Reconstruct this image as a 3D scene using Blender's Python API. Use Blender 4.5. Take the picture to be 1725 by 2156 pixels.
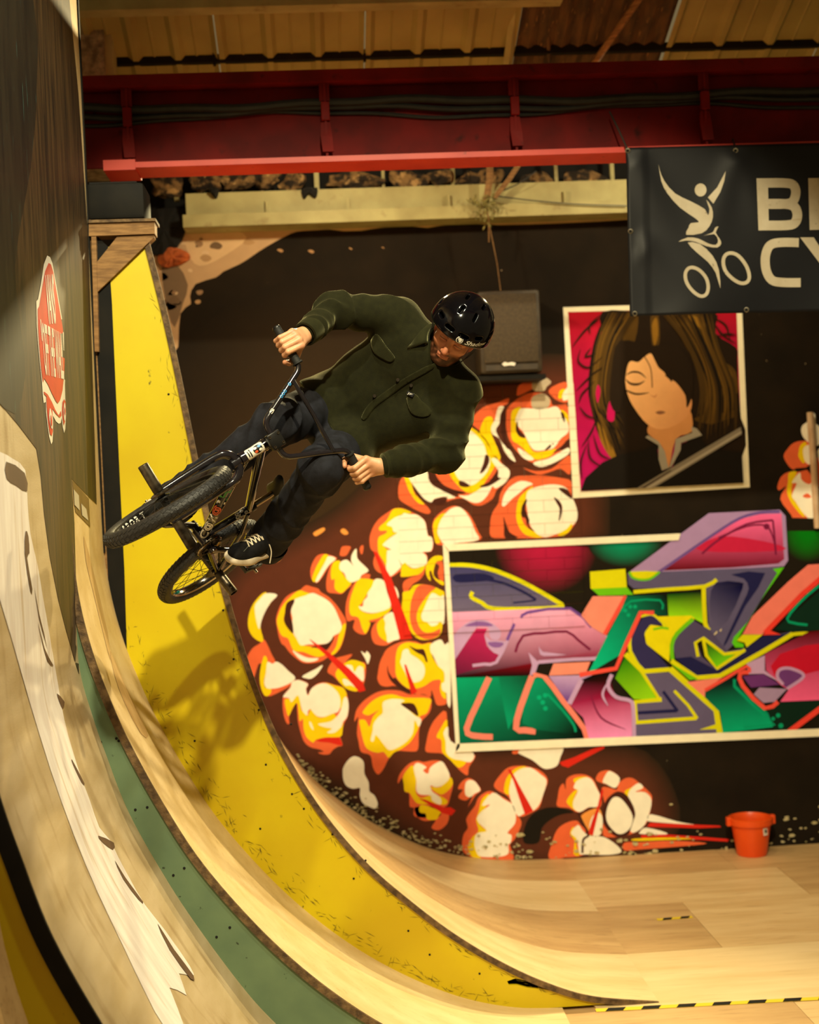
import bpy, bmesh, math, random
import numpy as np
from mathutils import Vector, Matrix
from mathutils.geometry import tessellate_polygon
from mathutils.bvhtree import BVHTree

for o in list(bpy.data.objects):
    bpy.data.objects.remove(o, do_unlink=True)
scn = bpy.context.scene
COL = scn.collection
random.seed(7)
rng = np.random.default_rng(7)
PI = math.pi

# ------------------------------------------------------------------ camera
FPX, CX, CY = 3000.0, 862.5, 1078.0
CAM = np.array([0.0, 0.0, 2.4])
_th, _pi, _ro = map(math.radians, (3.5, -0.7, 2.6))
_r0 = np.array([math.cos(_th), -math.sin(_th), 0.0])
CF = np.array([math.sin(_th) * math.cos(_pi), math.cos(_th) * math.cos(_pi), math.sin(_pi)])
_u0 = np.cross(_r0, CF)
CR = _r0 * math.cos(_ro) - _u0 * math.sin(_ro)
CU = _u0 * math.cos(_ro) + _r0 * math.sin(_ro)
cam_d = bpy.data.cameras.new('camera')
cam_o = bpy.data.objects.new('camera', cam_d)
COL.objects.link(cam_o)
M = Matrix.Identity(4)
for i in range(3):
    M[i][0], M[i][1], M[i][2], M[i][3] = CR[i], CU[i], -CF[i], CAM[i]
cam_o.matrix_world = M
cam_d.sensor_fit = 'VERTICAL'
cam_d.sensor_height = 36.0
cam_d.sensor_width = 28.8
cam_d.lens = 36.0 * FPX / 2156.0
cam_d.clip_end = 100
cam_d.dof.use_dof = True
cam_d.dof.focus_distance = 5.35
cam_d.dof.aperture_fstop = 2.0
scn.camera = cam_o

# ------------------------------------------------------------------ world, lights, exposure
w = bpy.data.worlds.new('world')
scn.world = w
w.use_nodes = True
w.node_tree.nodes['Background'].inputs[0].default_value = (1.0, 0.72, 0.32, 1)
w.node_tree.nodes['Background'].inputs[1].default_value = 0.17
scn.view_settings.view_transform = 'Standard'
scn.view_settings.look = 'None'
scn.view_settings.exposure = 0.0
scn.view_settings.gamma = 1.0
scn.view_settings.use_curve_mapping = False


def spot(name, loc, tgt, power, color, deg, blend, radius):
    d = bpy.data.lights.new(name, 'SPOT')
    d.energy = power
    d.color = color
    d.spot_size = math.radians(deg)
    d.spot_blend = blend
    d.shadow_soft_size = radius
    o = bpy.data.objects.new(name, d)
    COL.objects.link(o)
    o.location = loc
    o.rotation_euler = (Vector(tgt) - Vector(loc)).to_track_quat('-Z', 'Y').to_euler()
    return o


# front floodlight high under the roof behind the camera, and two lamps on the back wall behind the red beam
spot('key_floodlight', (0.4, 0.6, 6.6), (0.5, 8.0, 0.9), 2000, (1.0, 0.87, 0.55), 45, 0.22, 0.10)
spot('ramp_floodlight', (0.7, 3.4, 6.4), (-0.25, 6.0, 1.6), 600, (1.0, 0.95, 0.68), 62, 0.45, 0.07)
spot('back_lamp_light', (0.25, 9.0, 4.72), (-0.7, 4.6, 1.9), 680, (1.0, 0.82, 0.42), 84, 0.35, 0.06)
spot('back_lamp_light', (2.3, 9.0, 4.72), (0.2, 4.8, 1.9), 760, (1.0, 0.82, 0.42), 84, 0.35, 0.06)

spot('added_wall_fill', (0.1, 7.62, 4.42), (0.3, 9.1, 3.0), 95, (1.0, 0.86, 0.52), 150, 0.6, 0.06)  # added lamps hidden behind the beam, brightening wall top, cream girder and mural
spot('added_wall_fill', (2.2, 7.62, 4.42), (2.2, 9.1, 3.0), 95, (1.0, 0.86, 0.52), 150, 0.6, 0.06)


# ------------------------------------------------------------------ helpers
def ray(a, b):
    return CR * (a - CX) / FPX - CU * (b - CY) / FPX + CF


def WD(a, b, d):
    return CAM + ray(a, b) * d


def WP(a, b, ax, c):
    q = ray(a, b)
    return CAM + q * (c - CAM[ax]) / q[ax]


def PX(P):
    v = np.asarray(P, float) - CAM
    d = v @ CF
    return CX + FPX * (v @ CR) / d, CY - FPX * (v @ CU) / d, d


def lin(c):
    o = []
    for v in c[:3]:
        v = v / 255.0
        o.append(v / 12.92 if v <= 0.04045 else ((v + 0.055) / 1.055) ** 2.4)
    return tuple(o)


MATS = {}


def mat(name, c1, c2=None, rough=0.6, metal=0.0, scale=6.0, stretch=(1, 1, 1), bump=0.0, bscale=None,
        detail=5.0, lo=0.35, hi=0.65, c3=None, s3=20.0, lo3=0.6, hi3=0.68, coat=0.0, st3=None, spec=None):
    """procedural material: two tones mixed by stretched noise, an optional third tone in sharp flecks, optional bump"""
    if name in MATS:
        return MATS[name]
    m = bpy.data.materials.new(name)
    m.use_nodes = True
    nt = m.node_tree
    N, L = nt.nodes, nt.links
    b = N['Principled BSDF']
    b.inputs['Roughness'].default_value = rough
    b.inputs['Metallic'].default_value = metal
    if coat:
        b.inputs['Coat Weight'].default_value = coat
        b.inputs['Coat Roughness'].default_value = 0.05
    if spec is not None:
        b.inputs['Specular IOR Level'].default_value = spec
    tc = N.new('ShaderNodeTexCoord')

    def noise(sc, st, det):
        mp = N.new('ShaderNodeMapping')
        mp.inputs['Scale'].default_value = st
        L.new(tc.outputs['Object'], mp.inputs['Vector'])
        n = N.new('ShaderNodeTexNoise')
        n.inputs['Scale'].default_value = sc
        n.inputs['Detail'].default_value = det
        L.new(mp.outputs[0], n.inputs['Vector'])
        return n

    def ramp(src, a, bb, ca, cb):
        r = N.new('ShaderNodeValToRGB')
        r.color_ramp.elements[0].position = a
        r.color_ramp.elements[1].position = bb
        r.color_ramp.elements[0].color = (*ca, 1)
        r.color_ramp.elements[1].color = (*cb, 1)
        L.new(src, r.inputs[0])
        return r
    if c2 is None:
        b.inputs['Base Color'].default_value = (*lin(c1), 1)
        out = None
    else:
        n = noise(scale, stretch, detail)
        r = ramp(n.outputs['Fac'], lo, hi, lin(c1), lin(c2))
        out = r.outputs[0]
        if c3 is not None:
            n3 = noise(s3, st3 or stretch, 6.0)
            r3 = ramp(n3.outputs['Fac'], lo3, hi3, (0, 0, 0), (1, 1, 1))
            mx = N.new('ShaderNodeMix')
            mx.data_type = 'RGBA'
            L.new(r3.outputs[0], mx.inputs[0])
            L.new(out, mx.inputs[6])
            mx.inputs[7].default_value = (*lin(c3), 1)
            out = mx.outputs[2]
        L.new(out, b.inputs['Base Color'])
    if bump:
        n2 = noise(bscale or scale * 3, stretch, 4.0)
        bp = N.new('ShaderNodeBump')
        bp.inputs['Strength'].default_value = bump
        bp.inputs['Distance'].default_value = 0.01
        L.new(n2.outputs['Fac'], bp.inputs['Height'])
        L.new(bp.outputs[0], b.inputs['Normal'])
    MATS[name] = m
    return m


def attr_mat(name, rough=0.7, spec=0.5, bump=0.0, bscale=40, var=0.12, coat=0.0, vscale=14.0, stretch=(1, 1, 1)):
    """base colour from the mesh's own colour attribute, faint procedural mottling"""
    if name in MATS:
        return MATS[name]
    m = bpy.data.materials.new(name)
    m.use_nodes = True
    nt = m.node_tree
    N, L = nt.nodes, nt.links
    b = N['Principled BSDF']
    b.inputs['Roughness'].default_value = rough
    b.inputs['Coat Weight'].default_value = coat
    b.inputs['Specular IOR Level'].default_value = spec
    a = N.new('ShaderNodeAttribute')
    a.attribute_name = 'Col'
    tc = N.new('ShaderNodeTexCoord')
    mp = N.new('ShaderNodeMapping')
    mp.inputs['Scale'].default_value = stretch
    L.new(tc.outputs['Object'], mp.inputs['Vector'])
    n = N.new('ShaderNodeTexNoise')
    n.inputs['Scale'].default_value = vscale
    n.inputs['Detail'].default_value = 6
    L.new(mp.outputs[0], n.inputs['Vector'])
    mr = N.new('ShaderNodeMapRange')
    mr.inputs['From Min'].default_value = 0.3
    mr.inputs['From Max'].default_value = 0.7
    mr.inputs['To Min'].default_value = 1 - var
    mr.inputs['To Max'].default_value = 1 + var * 0.4
    L.new(n.outputs['Fac'], mr.inputs['Value'])
    vm = N.new('ShaderNodeVectorMath')
    vm.operation = 'SCALE'
    L.new(a.outputs['Color'], vm.inputs[0])
    L.new(mr.outputs[0], vm.inputs['Scale'])
    L.new(vm.outputs[0], b.inputs['Base Color'])
    if bump:
        n2 = N.new('ShaderNodeTexNoise')
        n2.inputs['Scale'].default_value = bscale
        L.new(tc.outputs['Object'], n2.inputs['Vector'])
        bp = N.new('ShaderNodeBump')
        bp.inputs['Strength'].default_value = bump
        bp.inputs['Distance'].default_value = 0.005
        L.new(n2.outputs['Fac'], bp.inputs['Height'])
        L.new(bp.outputs[0], b.inputs['Normal'])
    MATS[name] = m
    return m


def tag(o, label=None, cat=None, group=None, kind=None):
    if label:
        o['label'] = label
    if cat:
        o['category'] = cat
    if group:
        o['group'] = group
    if kind:
        o['kind'] = kind
    return o


ROOTM = {}


def root(name, loc, label=None, cat=None, group=None, kind=None, M=None):
    o = bpy.data.objects.new(name, None)
    o.empty_display_size = 0.1
    COL.objects.link(o)
    if M is None:
        M = Matrix.Translation(Vector([float(v) for v in loc]))
    o.matrix_world = M
    ROOTM[o.name] = M.copy()
    tag(o, label, cat, group, kind)
    return o


def world_of(o):
    return ROOTM.get(o.name, Matrix.Identity(4))


def obj(name, V, F, m, parent=None, smooth=False, cols=None, local=False, label=None, cat=None, group=None, kind=None):
    """link ONE mesh object; vertices are given in world space (or in the root's space when local)"""
    V = np.asarray(V, float).reshape(-1, 3)
    PM = world_of(parent) if parent is not None else Matrix.Identity(4)
    if parent is not None and not local:
        I = np.array(PM.inverted())
        V = V @ I[:3, :3].T + I[:3, 3]
    me = bpy.data.meshes.new(name)
    me.from_pydata([tuple(v) for v in V], [], [tuple(int(i) for i in f) for f in F])
    if cols is not None:
        ca = me.color_attributes.new('Col', 'FLOAT_COLOR', 'POINT')
        c = np.ones((len(V), 4))
        c[:, :3] = np.asarray(cols)[:, :3]
        ca.data.foreach_set('color', c.ravel())
    if m is not None:
        me.materials.append(m)
    if smooth:
        me.polygons.foreach_set('use_smooth', [True] * len(me.polygons))
    me.update()
    o = bpy.data.objects.new(name, me)
    COL.objects.link(o)
    if parent is not None:
        o.parent = parent
        ROOTM[o.name] = PM
    tag(o, label, cat, group, kind)
    return o


def fix_normals(o):
    bm = bmesh.new()
    bm.from_mesh(o.data)
    bmesh.ops.recalc_face_normals(bm, faces=bm.faces)
    bm.to_mesh(o.data)
    bm.free()
    return o


def unit(v):
    v = np.asarray(v, float)
    return v / (np.linalg.norm(v) + 1e-12)


def frame_of(d):
    d = unit(d)
    a = np.array([0, 0, 1.0]) if abs(d[2]) < 0.9 else np.array([1.0, 0, 0])
    x = unit(np.cross(a, d))
    return x, np.cross(d, x), d


class MB:
    """collects shapes into one mesh"""

    def __init__(s):
        s.V, s.F = [], []

    def add(s, V, F):
        b = len(s.V)
        s.V += [tuple(float(x) for x in v) for v in V]
        s.F += [tuple(i + b for i in f) for f in F]
        return s

    def box(s, x0, x1, y0, y1, z0, z1, bev=0.0):
        if bev:
            return s.obox(((x0 + x1) / 2, (y0 + y1) / 2, (z0 + z1) / 2), (1, 0, 0), (0, 1, 0), (0, 0, 1),
                          (x1 - x0) / 2, (y1 - y0) / 2, (z1 - z0) / 2, bev)
        V = [(x, y, z) for z in (z0, z1) for y in (y0, y1) for x in (x0, x1)]
        return s.add(V, [(0, 2, 3, 1), (4, 5, 7, 6), (0, 1, 5, 4), (2, 6, 7, 3), (0, 4, 6, 2), (1, 3, 7, 5)])

    def obox(s, c, ax, ay, az, hx, hy, hz, bev=0.0):
        c, ax, ay, az = map(lambda q: np.asarray(q, float), (c, ax, ay, az))
        bm = bmesh.new()
        bmesh.ops.create_cube(bm, size=2.0)
        for v in bm.verts:
            v.co = (v.co.x * hx, v.co.y * hy, v.co.z * hz)
        if bev:
            bmesh.ops.bevel(bm, geom=bm.edges[:], offset=bev, segments=2, profile=0.5, affect='EDGES')
        bm.verts.index_update()
        V = [c + ax * v.co.x + ay * v.co.y + az * v.co.z for v in bm.verts]
        F = [tuple(v.index for v in f.verts) for f in bm.faces]
        bm.free()
        return s.add(V, F)

    def tube(s, P, R, n=10, caps=True, closed=False):
        P = [np.asarray(p, float) for p in P]
        k = len(P)
        R = [R] * k if np.isscalar(R) else list(R)
        V, F = [], []
        T = []
        for i in range(k):
            if closed:
                d = P[(i + 1) % k] - P[i - 1]
            else:
                d = P[min(i + 1, k - 1)] - P[max(i - 1, 0)]
            T.append(unit(d))
        x, y, _ = frame_of(T[0])
        for i in range(k):
            x = unit(x - T[i] * (x @ T[i]))
            y = np.cross(T[i], x)
            for j in range(n):
                a = 2 * PI * j / n
                V.append(P[i] + (x * math.cos(a) + y * math.sin(a)) * R[i])
        m = k if closed else k - 1
        for i in range(m):
            i2 = (i + 1) % k
            for j in range(n):
                j2 = (j + 1) % n
                F.append((i * n + j, i * n + j2, i2 * n + j2, i2 * n + j))
        if caps and not closed:
            F.append(tuple(range(n - 1, -1, -1)))
            F.append(tuple((k - 1) * n + j for j in range(n)))
        return s.add(V, F)

    def lathe(s, c, axis, prof, n=32, start=0.0):
        """prof: list of (radius, along axis)"""
        x, y, d = frame_of(axis)
        c = np.asarray(c, float)
        V, F = [], []
        for r, h in prof:
            for j in range(n):
                a = start + 2 * PI * j / n
                V.append(c + d * h + (x * math.cos(a) + y * math.sin(a)) * r)
        for i in range(len(prof) - 1):
            for j in range(n):
                j2 = (j + 1) % n
                F.append((i * n + j, i * n + j2, (i + 1) * n + j2, (i + 1) * n + j))
        return s.add(V, F)

    def prism(s, P, d):
        """polygon P (3D points) extruded by vector d, capped"""
        k = len(P)
        P = [np.asarray(p, float) for p in P]
        d = np.asarray(d, float)
        tri = tessellate_polygon([[Vector(p) for p in P]])
        V = P + [p + d for p in P]
        F = [tuple(t) for t in tri] + [tuple(i + k for i in reversed(t)) for t in tri]
        F += [(i, (i + 1) % k, (i + 1) % k + k, i + k) for i in range(k)]
        return s.add(V, F)

    def build(s, name, m, parent=None, smooth=False, fix=True, **kw):
        o = obj(name, s.V, s.F, m, parent, smooth, **kw)
        if fix:
            fix_normals(o)
        if smooth:
            auto_smooth(o)
        return o


def auto_smooth(o, deg=38):
    me = o.data
    bm = bmesh.new()
    bm.from_mesh(me)
    c = math.radians(deg)
    for e in bm.edges:
        if len(e.link_faces) == 2 and e.calc_face_angle(0) > c:
            e.smooth = False
    bm.to_mesh(me)
    bm.free()


def spline(P, n=8, closed=False):
    """Catmull-Rom through the points"""
    P = [np.asarray(p, float) for p in P]
    k = len(P)
    out = []
    rngk = k if closed else k - 1
    for i in range(rngk):
        if closed:
            a, b, c, d = P[i - 1], P[i], P[(i + 1) % k], P[(i + 2) % k]
        else:
            a, b, c, d = P[max(i - 1, 0)], P[i], P[i + 1], P[min(i + 2, k - 1)]
        for j in range(n):
            t = j / n
            out.append(0.5 * (2 * b + (c - a) * t + (2 * a - 5 * b + 4 * c - d) * t * t + (3 * b - a - 3 * c + d) * t ** 3))
    if not closed:
        out.append(P[-1])
    return out


def bvh_of(o):
    me = o.data
    Mw = np.array(world_of(o))
    V = np.array([v.co[:] for v in me.vertices]) @ Mw[:3, :3].T + Mw[:3, 3]
    return BVHTree.FromPolygons([tuple(v) for v in V], [tuple(p.vertices) for p in me.polygons])


def drape(name, polys, bvhs, m, parent, off=0.002, maxe=14.0, smooth=True, sub=4, label=None, cols=None, miss=0.15, **kw):
    """outlines given in photo pixels laid onto real surfaces along the view rays, as a thin skin"""
    if len(polys) > 1 and maxe != 9:
        return [drape(name, [q], bvhs, m, parent, off, maxe, smooth, sub, label, None if cols is None else [cols[i]], miss, **kw) for i, q in enumerate(polys)]
    V, F, C = [], [], []
    if not isinstance(bvhs, (list, tuple)):
        bvhs = [bvhs]
    for pi, poly in enumerate(polys):
        P = spline(poly, sub, True) if sub > 1 else [np.asarray(p, float) for p in poly]
        tri = tessellate_polygon([[Vector((p[0], p[1], 0)) for p in P]])
        bm = bmesh.new()
        vs = [bm.verts.new((p[0], p[1], 0)) for p in P]
        for t in tri:
            try:
                bm.faces.new([vs[i] for i in t])
            except ValueError:
                pass
        for it in range(9):
            es = [e for e in bm.edges if e.calc_length() > maxe]
            if not es:
                break
            bmesh.ops.subdivide_edges(bm, edges=es, cuts=1)
            bmesh.ops.triangulate(bm, faces=[f for f in bm.faces if len(f.verts) > 3])
        bm.verts.index_update()
        base = len(V)
        last = None
        pts = []
        for v in bm.verts:
            d = ray(v.co.x, v.co.y)
            best = None
            for bv in bvhs:
                h = bv.ray_cast(Vector(CAM), Vector(d).normalized())
                if h[0] is not None and (best is None or h[3] < best[3]):
                    best = h
            pts.append(best)
        good = [p[3] for p in pts if p]
        if not good:
            bm.free()
            continue
        md = float(np.median(good))
        for v, h in zip(bm.verts, pts):
            d = unit(ray(v.co.x, v.co.y))
            if h is None or abs(h[3] - md) > miss * 20:
                p = None
            else:
                nrm = np.array(h[1])
                if nrm @ d > 0:
                    nrm = -nrm
                p = np.array(h[0]) + nrm * off
            V.append(p if p is not None else (1e9, 1e9, 1e9))
            if cols is not None:
                C.append(cols[pi])
        for f in bm.faces:
            ids = [base + v.index for v in f.verts]
            if all(V[i][0] < 1e8 for i in ids):
                F.append(ids)
        bm.free()
    used = sorted({i for f in F for i in f})
    mp = {i: k for k, i in enumerate(used)}
    V2 = [V[i] for i in used]
    F2 = [[mp[i] for i in f] for f in F]
    if not V2:
        return None
    C2 = [C[i] for i in used] if cols is not None else None
    # orient towards the camera
    V2a = np.array(V2)
    for k, f in enumerate(F2):
        a, b, c = V2a[f[0]], V2a[f[1]], V2a[f[2]]
        if np.cross(b - a, c - a) @ (CAM - a) < 0:
            F2[k] = f[::-1]
    return obj(name, V2, F2, m, parent, smooth, cols=C2, label=label, **kw)


def text_polys(s, size=1.0, shear=0.0, bold=0.0, spacing=1.0):
    """triangulated flat letters of Blender's built-in font: returns list per character of (verts2d, faces), with advance applied"""
    cu = bpy.data.curves.new('tmp', 'FONT')
    cu.body = s
    cu.size = size
    cu.shear = shear
    cu.offset = bold
    cu.space_character = spacing
    cu.resolution_u = 4
    o = bpy.data.objects.new('tmp', cu)
    COL.objects.link(o)
    dg = bpy.context.evaluated_depsgraph_get()
    me = o.evaluated_get(dg).to_mesh()
    V = np.array([v.co[:2] for v in me.vertices]).reshape(-1, 2)
    F = [tuple(p.vertices) for p in me.polygons]
    o.evaluated_get(dg).to_mesh_clear()
    bpy.data.objects.remove(o)
    bpy.data.curves.remove(cu)
    return V, F
# ------------------------------------------------------------------ levels of the place
Y0, Y1, Y2, Y3 = 4.1, 5.7, 6.5, 9.12
XW = -0.99
WALL_TOP = 4.112

m_ply = mat('plywood_warm', (222, 190, 138), (206, 170, 116), rough=0.5, scale=1.4, stretch=(1, 7, 7), bump=0.05, bscale=30,
            c3=(168, 128, 80), s3=5.0, st3=(1, 12, 12), lo3=0.58, hi3=0.8)
m_ply2 = mat('plywood_tan', (204, 168, 115), (186, 148, 98), rough=0.5, scale=1.7, stretch=(1, 6, 6), bump=0.05, bscale=30,
             c3=(150, 112, 70), s3=5.0, st3=(1, 12, 12), lo3=0.57, hi3=0.8)
m_ply3 = mat('plywood_pale', (232, 205, 156), (216, 186, 132), rough=0.48, scale=1.2, stretch=(1, 7, 7), bump=0.04, bscale=30,
             c3=(190, 152, 100), s3=4.0, st3=(1, 14, 14), lo3=0.6, hi3=0.85)
m_edge = mat('plywood_edge', (118, 92, 58), (70, 52, 32), rough=0.8, scale=30, stretch=(1, 1, 1), bump=0.4, bscale=90)
m_black = mat('black_paint', (14, 13, 10), (24, 21, 15), rough=0.75, scale=9, spec=.2)
m_timber = mat('old_timber', (150, 112, 66), (112, 80, 44), rough=0.8, scale=6, stretch=(2, 2, 14), bump=0.3, bscale=40)
m_yellow = mat('yellow_paint', (210, 190, 3), (200, 174, 3), rough=0.42, scale=2.2, c3=(84, 76, 8), s3=26, lo3=0.71, hi3=0.77,
               st3=(1, 1, 0.7))
m_green = mat('green_paint', (104, 128, 96), (90, 114, 88), rough=0.5, scale=5, c3=(48, 60, 44), s3=34, lo3=0.7, hi3=0.76)
m_dkpanel = mat('dark_streaked_wall_paint', (42, 31, 18), (80, 60, 35), rough=0.5, scale=5, stretch=(4, 7, 0.5), bump=0.06,
                c3=(24, 20, 13), s3=3.0, st3=(3, 5, 0.8), lo3=0.5, hi3=0.7)
m_wallbase = mat('black_wall_paint', (25, 19, 12), (33, 25, 16), rough=0.8, scale=3.5, bump=0.12, bscale=22, spec=0.12,
                 c3=(196, 176, 140), s3=34, lo3=0.742, hi3=0.752)
m_red = mat('red_beam_paint', (118, 15, 11), (88, 10, 8), rough=0.6, spec=.15, scale=4, c3=(60, 12, 8), s3=12, lo3=0.62, hi3=0.75)
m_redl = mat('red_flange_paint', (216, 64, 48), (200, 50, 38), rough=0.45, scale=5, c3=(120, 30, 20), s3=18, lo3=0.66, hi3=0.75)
m_cream = mat('cream_girder_paint', (172, 164, 110), (150, 140, 90), rough=0.65, scale=5, c3=(110, 84, 40), s3=9, lo3=0.62, hi3=0.8)
m_sheet = mat('cream_roof_sheet', (158, 146, 84), (142, 128, 70), rough=0.55, scale=2.5)
m_oldsheet = mat('stained_roof_sheet', (94, 66, 32), (56, 38, 18), rough=0.8, scale=5, stretch=(5, 1, 1), c3=(150, 112, 60), s3=10, lo3=0.62, hi3=0.75)
m_conc = mat('rough_concrete', (170, 150, 116), (110, 94, 70), rough=0.95, scale=24, bump=1.0, bscale=60)
m_cable = mat('cable_rubber', (24, 26, 24), (34, 36, 32), rough=0.55, scale=20)
m_debris = mat('crumbling_plaster', (128, 98, 58), (34, 24, 12), rough=0.95, scale=16, lo=.42, hi=.56, bump=0.9, bscale=30, c3=(176, 140, 88), s3=14, lo3=0.58, hi3=0.66)
m_steel = mat('dull_steel', (120, 112, 96), (90, 84, 70), rough=0.4, metal=1.0, scale=30)
m_hole = mat('dark_cavity', (10, 8, 5), rough=0.95)

# ------------------------------------------------------------------ back wall (setting)
wall_back = MB().box(-2.6, 6.5, Y3, Y3 + 0.25, -0.05, WALL_TOP).build('wall_back', m_wallbase, kind='structure')

# ------------------------------------------------------------------ floor of plywood sheets
floor = MB().box(-3.0, 6.5, 0.5, Y3 + 0.2, -0.08, -0.012).build('floor', m_ply2, kind='structure')
fx = [0.9, 2.35, 3.9, 5.4, 6.5]
rows = [(2.4, 4.0), (4.0, 5.25), (5.25, 6.42), (6.42, 7.2), (7.2, 8.02), (8.02, 8.62), (8.62, Y3)]
ms = [m_ply3, m_ply2, m_ply]
for ri, (ya, yb) in enumerate(rows):
    sh = [0.0, 0.55, -0.3, 0.25, -0.4, 0.35, 0.1][ri]
    xs = [0.25 if ya < Y1 else (0.75 if ya < 6.4 else 1.15)] + [x + sh for x in fx[1:-1]] + [6.5]
    for ci in range(len(xs) - 1):
        m = [m_ply, m_ply3, m_ply2, m_ply3, m_ply2, m_ply, m_ply2][ri] if ci % 2 == 0 else [m_ply2, m_ply, m_ply, m_ply, m_ply, m_ply2, m_ply2][ri]
        MB().box(xs[ci] + 0.0015, xs[ci + 1] - 0.0015, ya + 0.0015, yb - 0.0015, -0.013, 0.0 - 0.0012 * ((ri + ci) % 2)).build('plywood_sheet', m, floor)

# ------------------------------------------------------------------ ramp profiles, measured in x and z
S2P = [(-0.727, 3.62), (-0.714, 3.56), (-0.66, 3.29), (-0.61, 3.0), (-0.562, 2.683), (-0.513, 2.37), (-0.462, 2.085), (-0.405, 1.83),
       (-0.335, 1.575), (-0.25, 1.335), (-0.14, 1.11), (-0.015, 0.91), (0.145, 0.71), (0.333, 0.53), (0.522, 0.372), (0.735, 0.228),
       (0.94, 0.12), (1.15, 0.045), (1.45, 0.002)]
S3P = [(-0.99, 3.62), (-0.985, 3.4), (-0.95, 2.9), (-0.87, 2.45), (-0.78, 2.0), (-0.7, 1.72), (-0.62, 1.46), (-0.54, 1.25),
       (-0.46, 1.08), (-0.378, 0.944), (-0.28, 0.79), (-0.136, 0.615), (0.039, 0.455), (0.216, 0.32), (0.424, 0.2), (0.6, 0.118),
       (0.8, 0.06), (1.05, 0.02), (1.45, 0.002)]
S1P = [(XW, 5.6), (XW, 3.4), (XW, 2.33), (-0.978, 2.08), (-0.93, 1.83), (-0.85, 1.585), (-0.77, 1.395), (-0.67, 1.195), (-0.555, 0.995),
       (-0.415, 0.805), (-0.25, 0.615), (-0.07, 0.445), (0.126, 0.295), (0.338, 0.17), (0.553, 0.075), (0.78, 0.018), (1.0, 0.002)]
S0P = [(XW, 5.6), (XW, 3.0), (XW, 1.98), (-0.984, 1.76), (-0.945, 1.585), (-0.9, 1.43), (-0.82, 1.19), (-0.69, 0.925), (-0.565, 0.71),
       (-0.41, 0.475), (-0.3, 0.335), (-0.15, 0.18), (0.05, 0.06), (0.3, 0.002)]
S00P = [(XW, 5.6), (XW, 2.6), (XW, 1.6), (-0.975, 1.3), (-0.93, 1.05), (-0.83, 0.75), (-0.66, 0.45), (-0.45, 0.2), (-0.2, 0.05), (0.05, 0.002)]


def smooth_prof(P, n=6):
    return [tuple(q) for q in spline(P, n)]


def sheet(name, PA, PB, ya, yb, t, m, parent, n=6, **kw):
    """riding sheet lofted from profile PA at ya to PB at yb, thickness t behind it"""
    A, B = smooth_prof(PA, n), smooth_prof(PB, n)

    def nrm(P, i):
        a, b = np.array(P[max(i - 1, 0)]), np.array(P[min(i + 1, len(P) - 1)])
        d = unit(b - a)
        return np.array([d[1], -d[0]])      # points behind the sheet
    k = len(A)
    V = []
    for i in range(k):
        na, nb = nrm(A, i), nrm(B, i)
        V += [(A[i][0], ya, A[i][1]), (B[i][0], yb, B[i][1]),
              (B[i][0] + nb[0] * t, yb, B[i][1] + nb[1] * t), (A[i][0] + na[0] * t, ya, A[i][1] + na[1] * t)]
    F = []
    for i in range(k - 1):
        a, b = i * 4, i * 4 + 4
        for j in range(4):
            j2 = (j + 1) % 4
            F.append((a + j, b + j, b + j2, a + j2))
    F += [(0, 1, 2, 3), tuple((k - 1) * 4 + j for j in (3, 2, 1, 0))]
    o = obj(name, V, F, m, parent, True, **kw)
    fix_normals(o)
    auto_smooth(o, 30)
    return o


def blend(PA, PB, t):
    return [(a[0] + (b[0] - a[0]) * t, a[1] + (b[1] - a[1]) * t) for a, b in zip(PA, PB)]


# section nearest the camera (white spray paint), narrow middle section, far section
ramp0 = root('quarter_pipe', (-0.4, 4.9, 0), 'near wooden quarter pipe section streaked with white spray paint', 'ramp')
ramp1 = root('quarter_pipe', (-0.4, 6.1, 0), 'narrow wooden quarter pipe section between the green and the yellow side panel', 'ramp')
ramp2 = root('quarter_pipe', (0.0, 7.8, 0), 'far quarter pipe section with yellow painted side panel, running into the mural wall', 'ramp')
rampm = root('quarter_pipe', (-0.4, 3.4, 0), 'low quarter pipe section in front of the dark yellow side panel', 'ramp')

T = 0.024
m_plyg = mat('plywood_weathered', (196, 176, 140), (178, 156, 116), rough=0.5, scale=1.6, stretch=(1, 1.5, 7), bump=0.05, bscale=30,
             c3=(150, 124, 84), s3=4.0, st3=(1, 3, .7), lo3=0.56, hi3=0.8)
s0 = sheet('riding_surface', S0P, S0P, Y0, Y1, T, m_plyg, ramp0)
s1 = sheet('riding_surface', S1P, S1P, Y1, Y2, T, m_ply3, ramp1)
sm = sheet('riding_surface', S00P, S00P, 2.6, Y0, T, m_ply2, rampm)
cuts = [0.0, 0.26, 0.55, 0.8, 1.0]
for i in range(4):
    a, b = cuts[i], cuts[i + 1]
    sheet('plywood_sheet', blend(S2P, S3P, a), blend(S2P, S3P, b), Y2 + a * (Y3 - Y2), Y2 + b * (Y3 - Y2) - 0.002, T,
          [m_ply3, m_ply2, m_ply3, m_ply2][i], ramp2)
# laminated edge strips seen end-on


def strip(name, P, y0, y1, t, m, parent, proud=0.0):
    A = smooth_prof(P)
    return sheet(name, P, P, y0, y1, t, m, parent)


strip('plywood_edge', [(x, z) for x, z in S2P], Y2 - 0.012, Y2 + 0.002, 0.026, m_edge, ramp2)
strip('plywood_edge', S1P[2:], Y1 - 0.012, Y1 + 0.002, 0.03, m_edge, ramp1)
strip('plywood_edge', S0P[2:], Y0 - 0.012, Y0 + 0.002, 0.05, m_black, ramp0)


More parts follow.
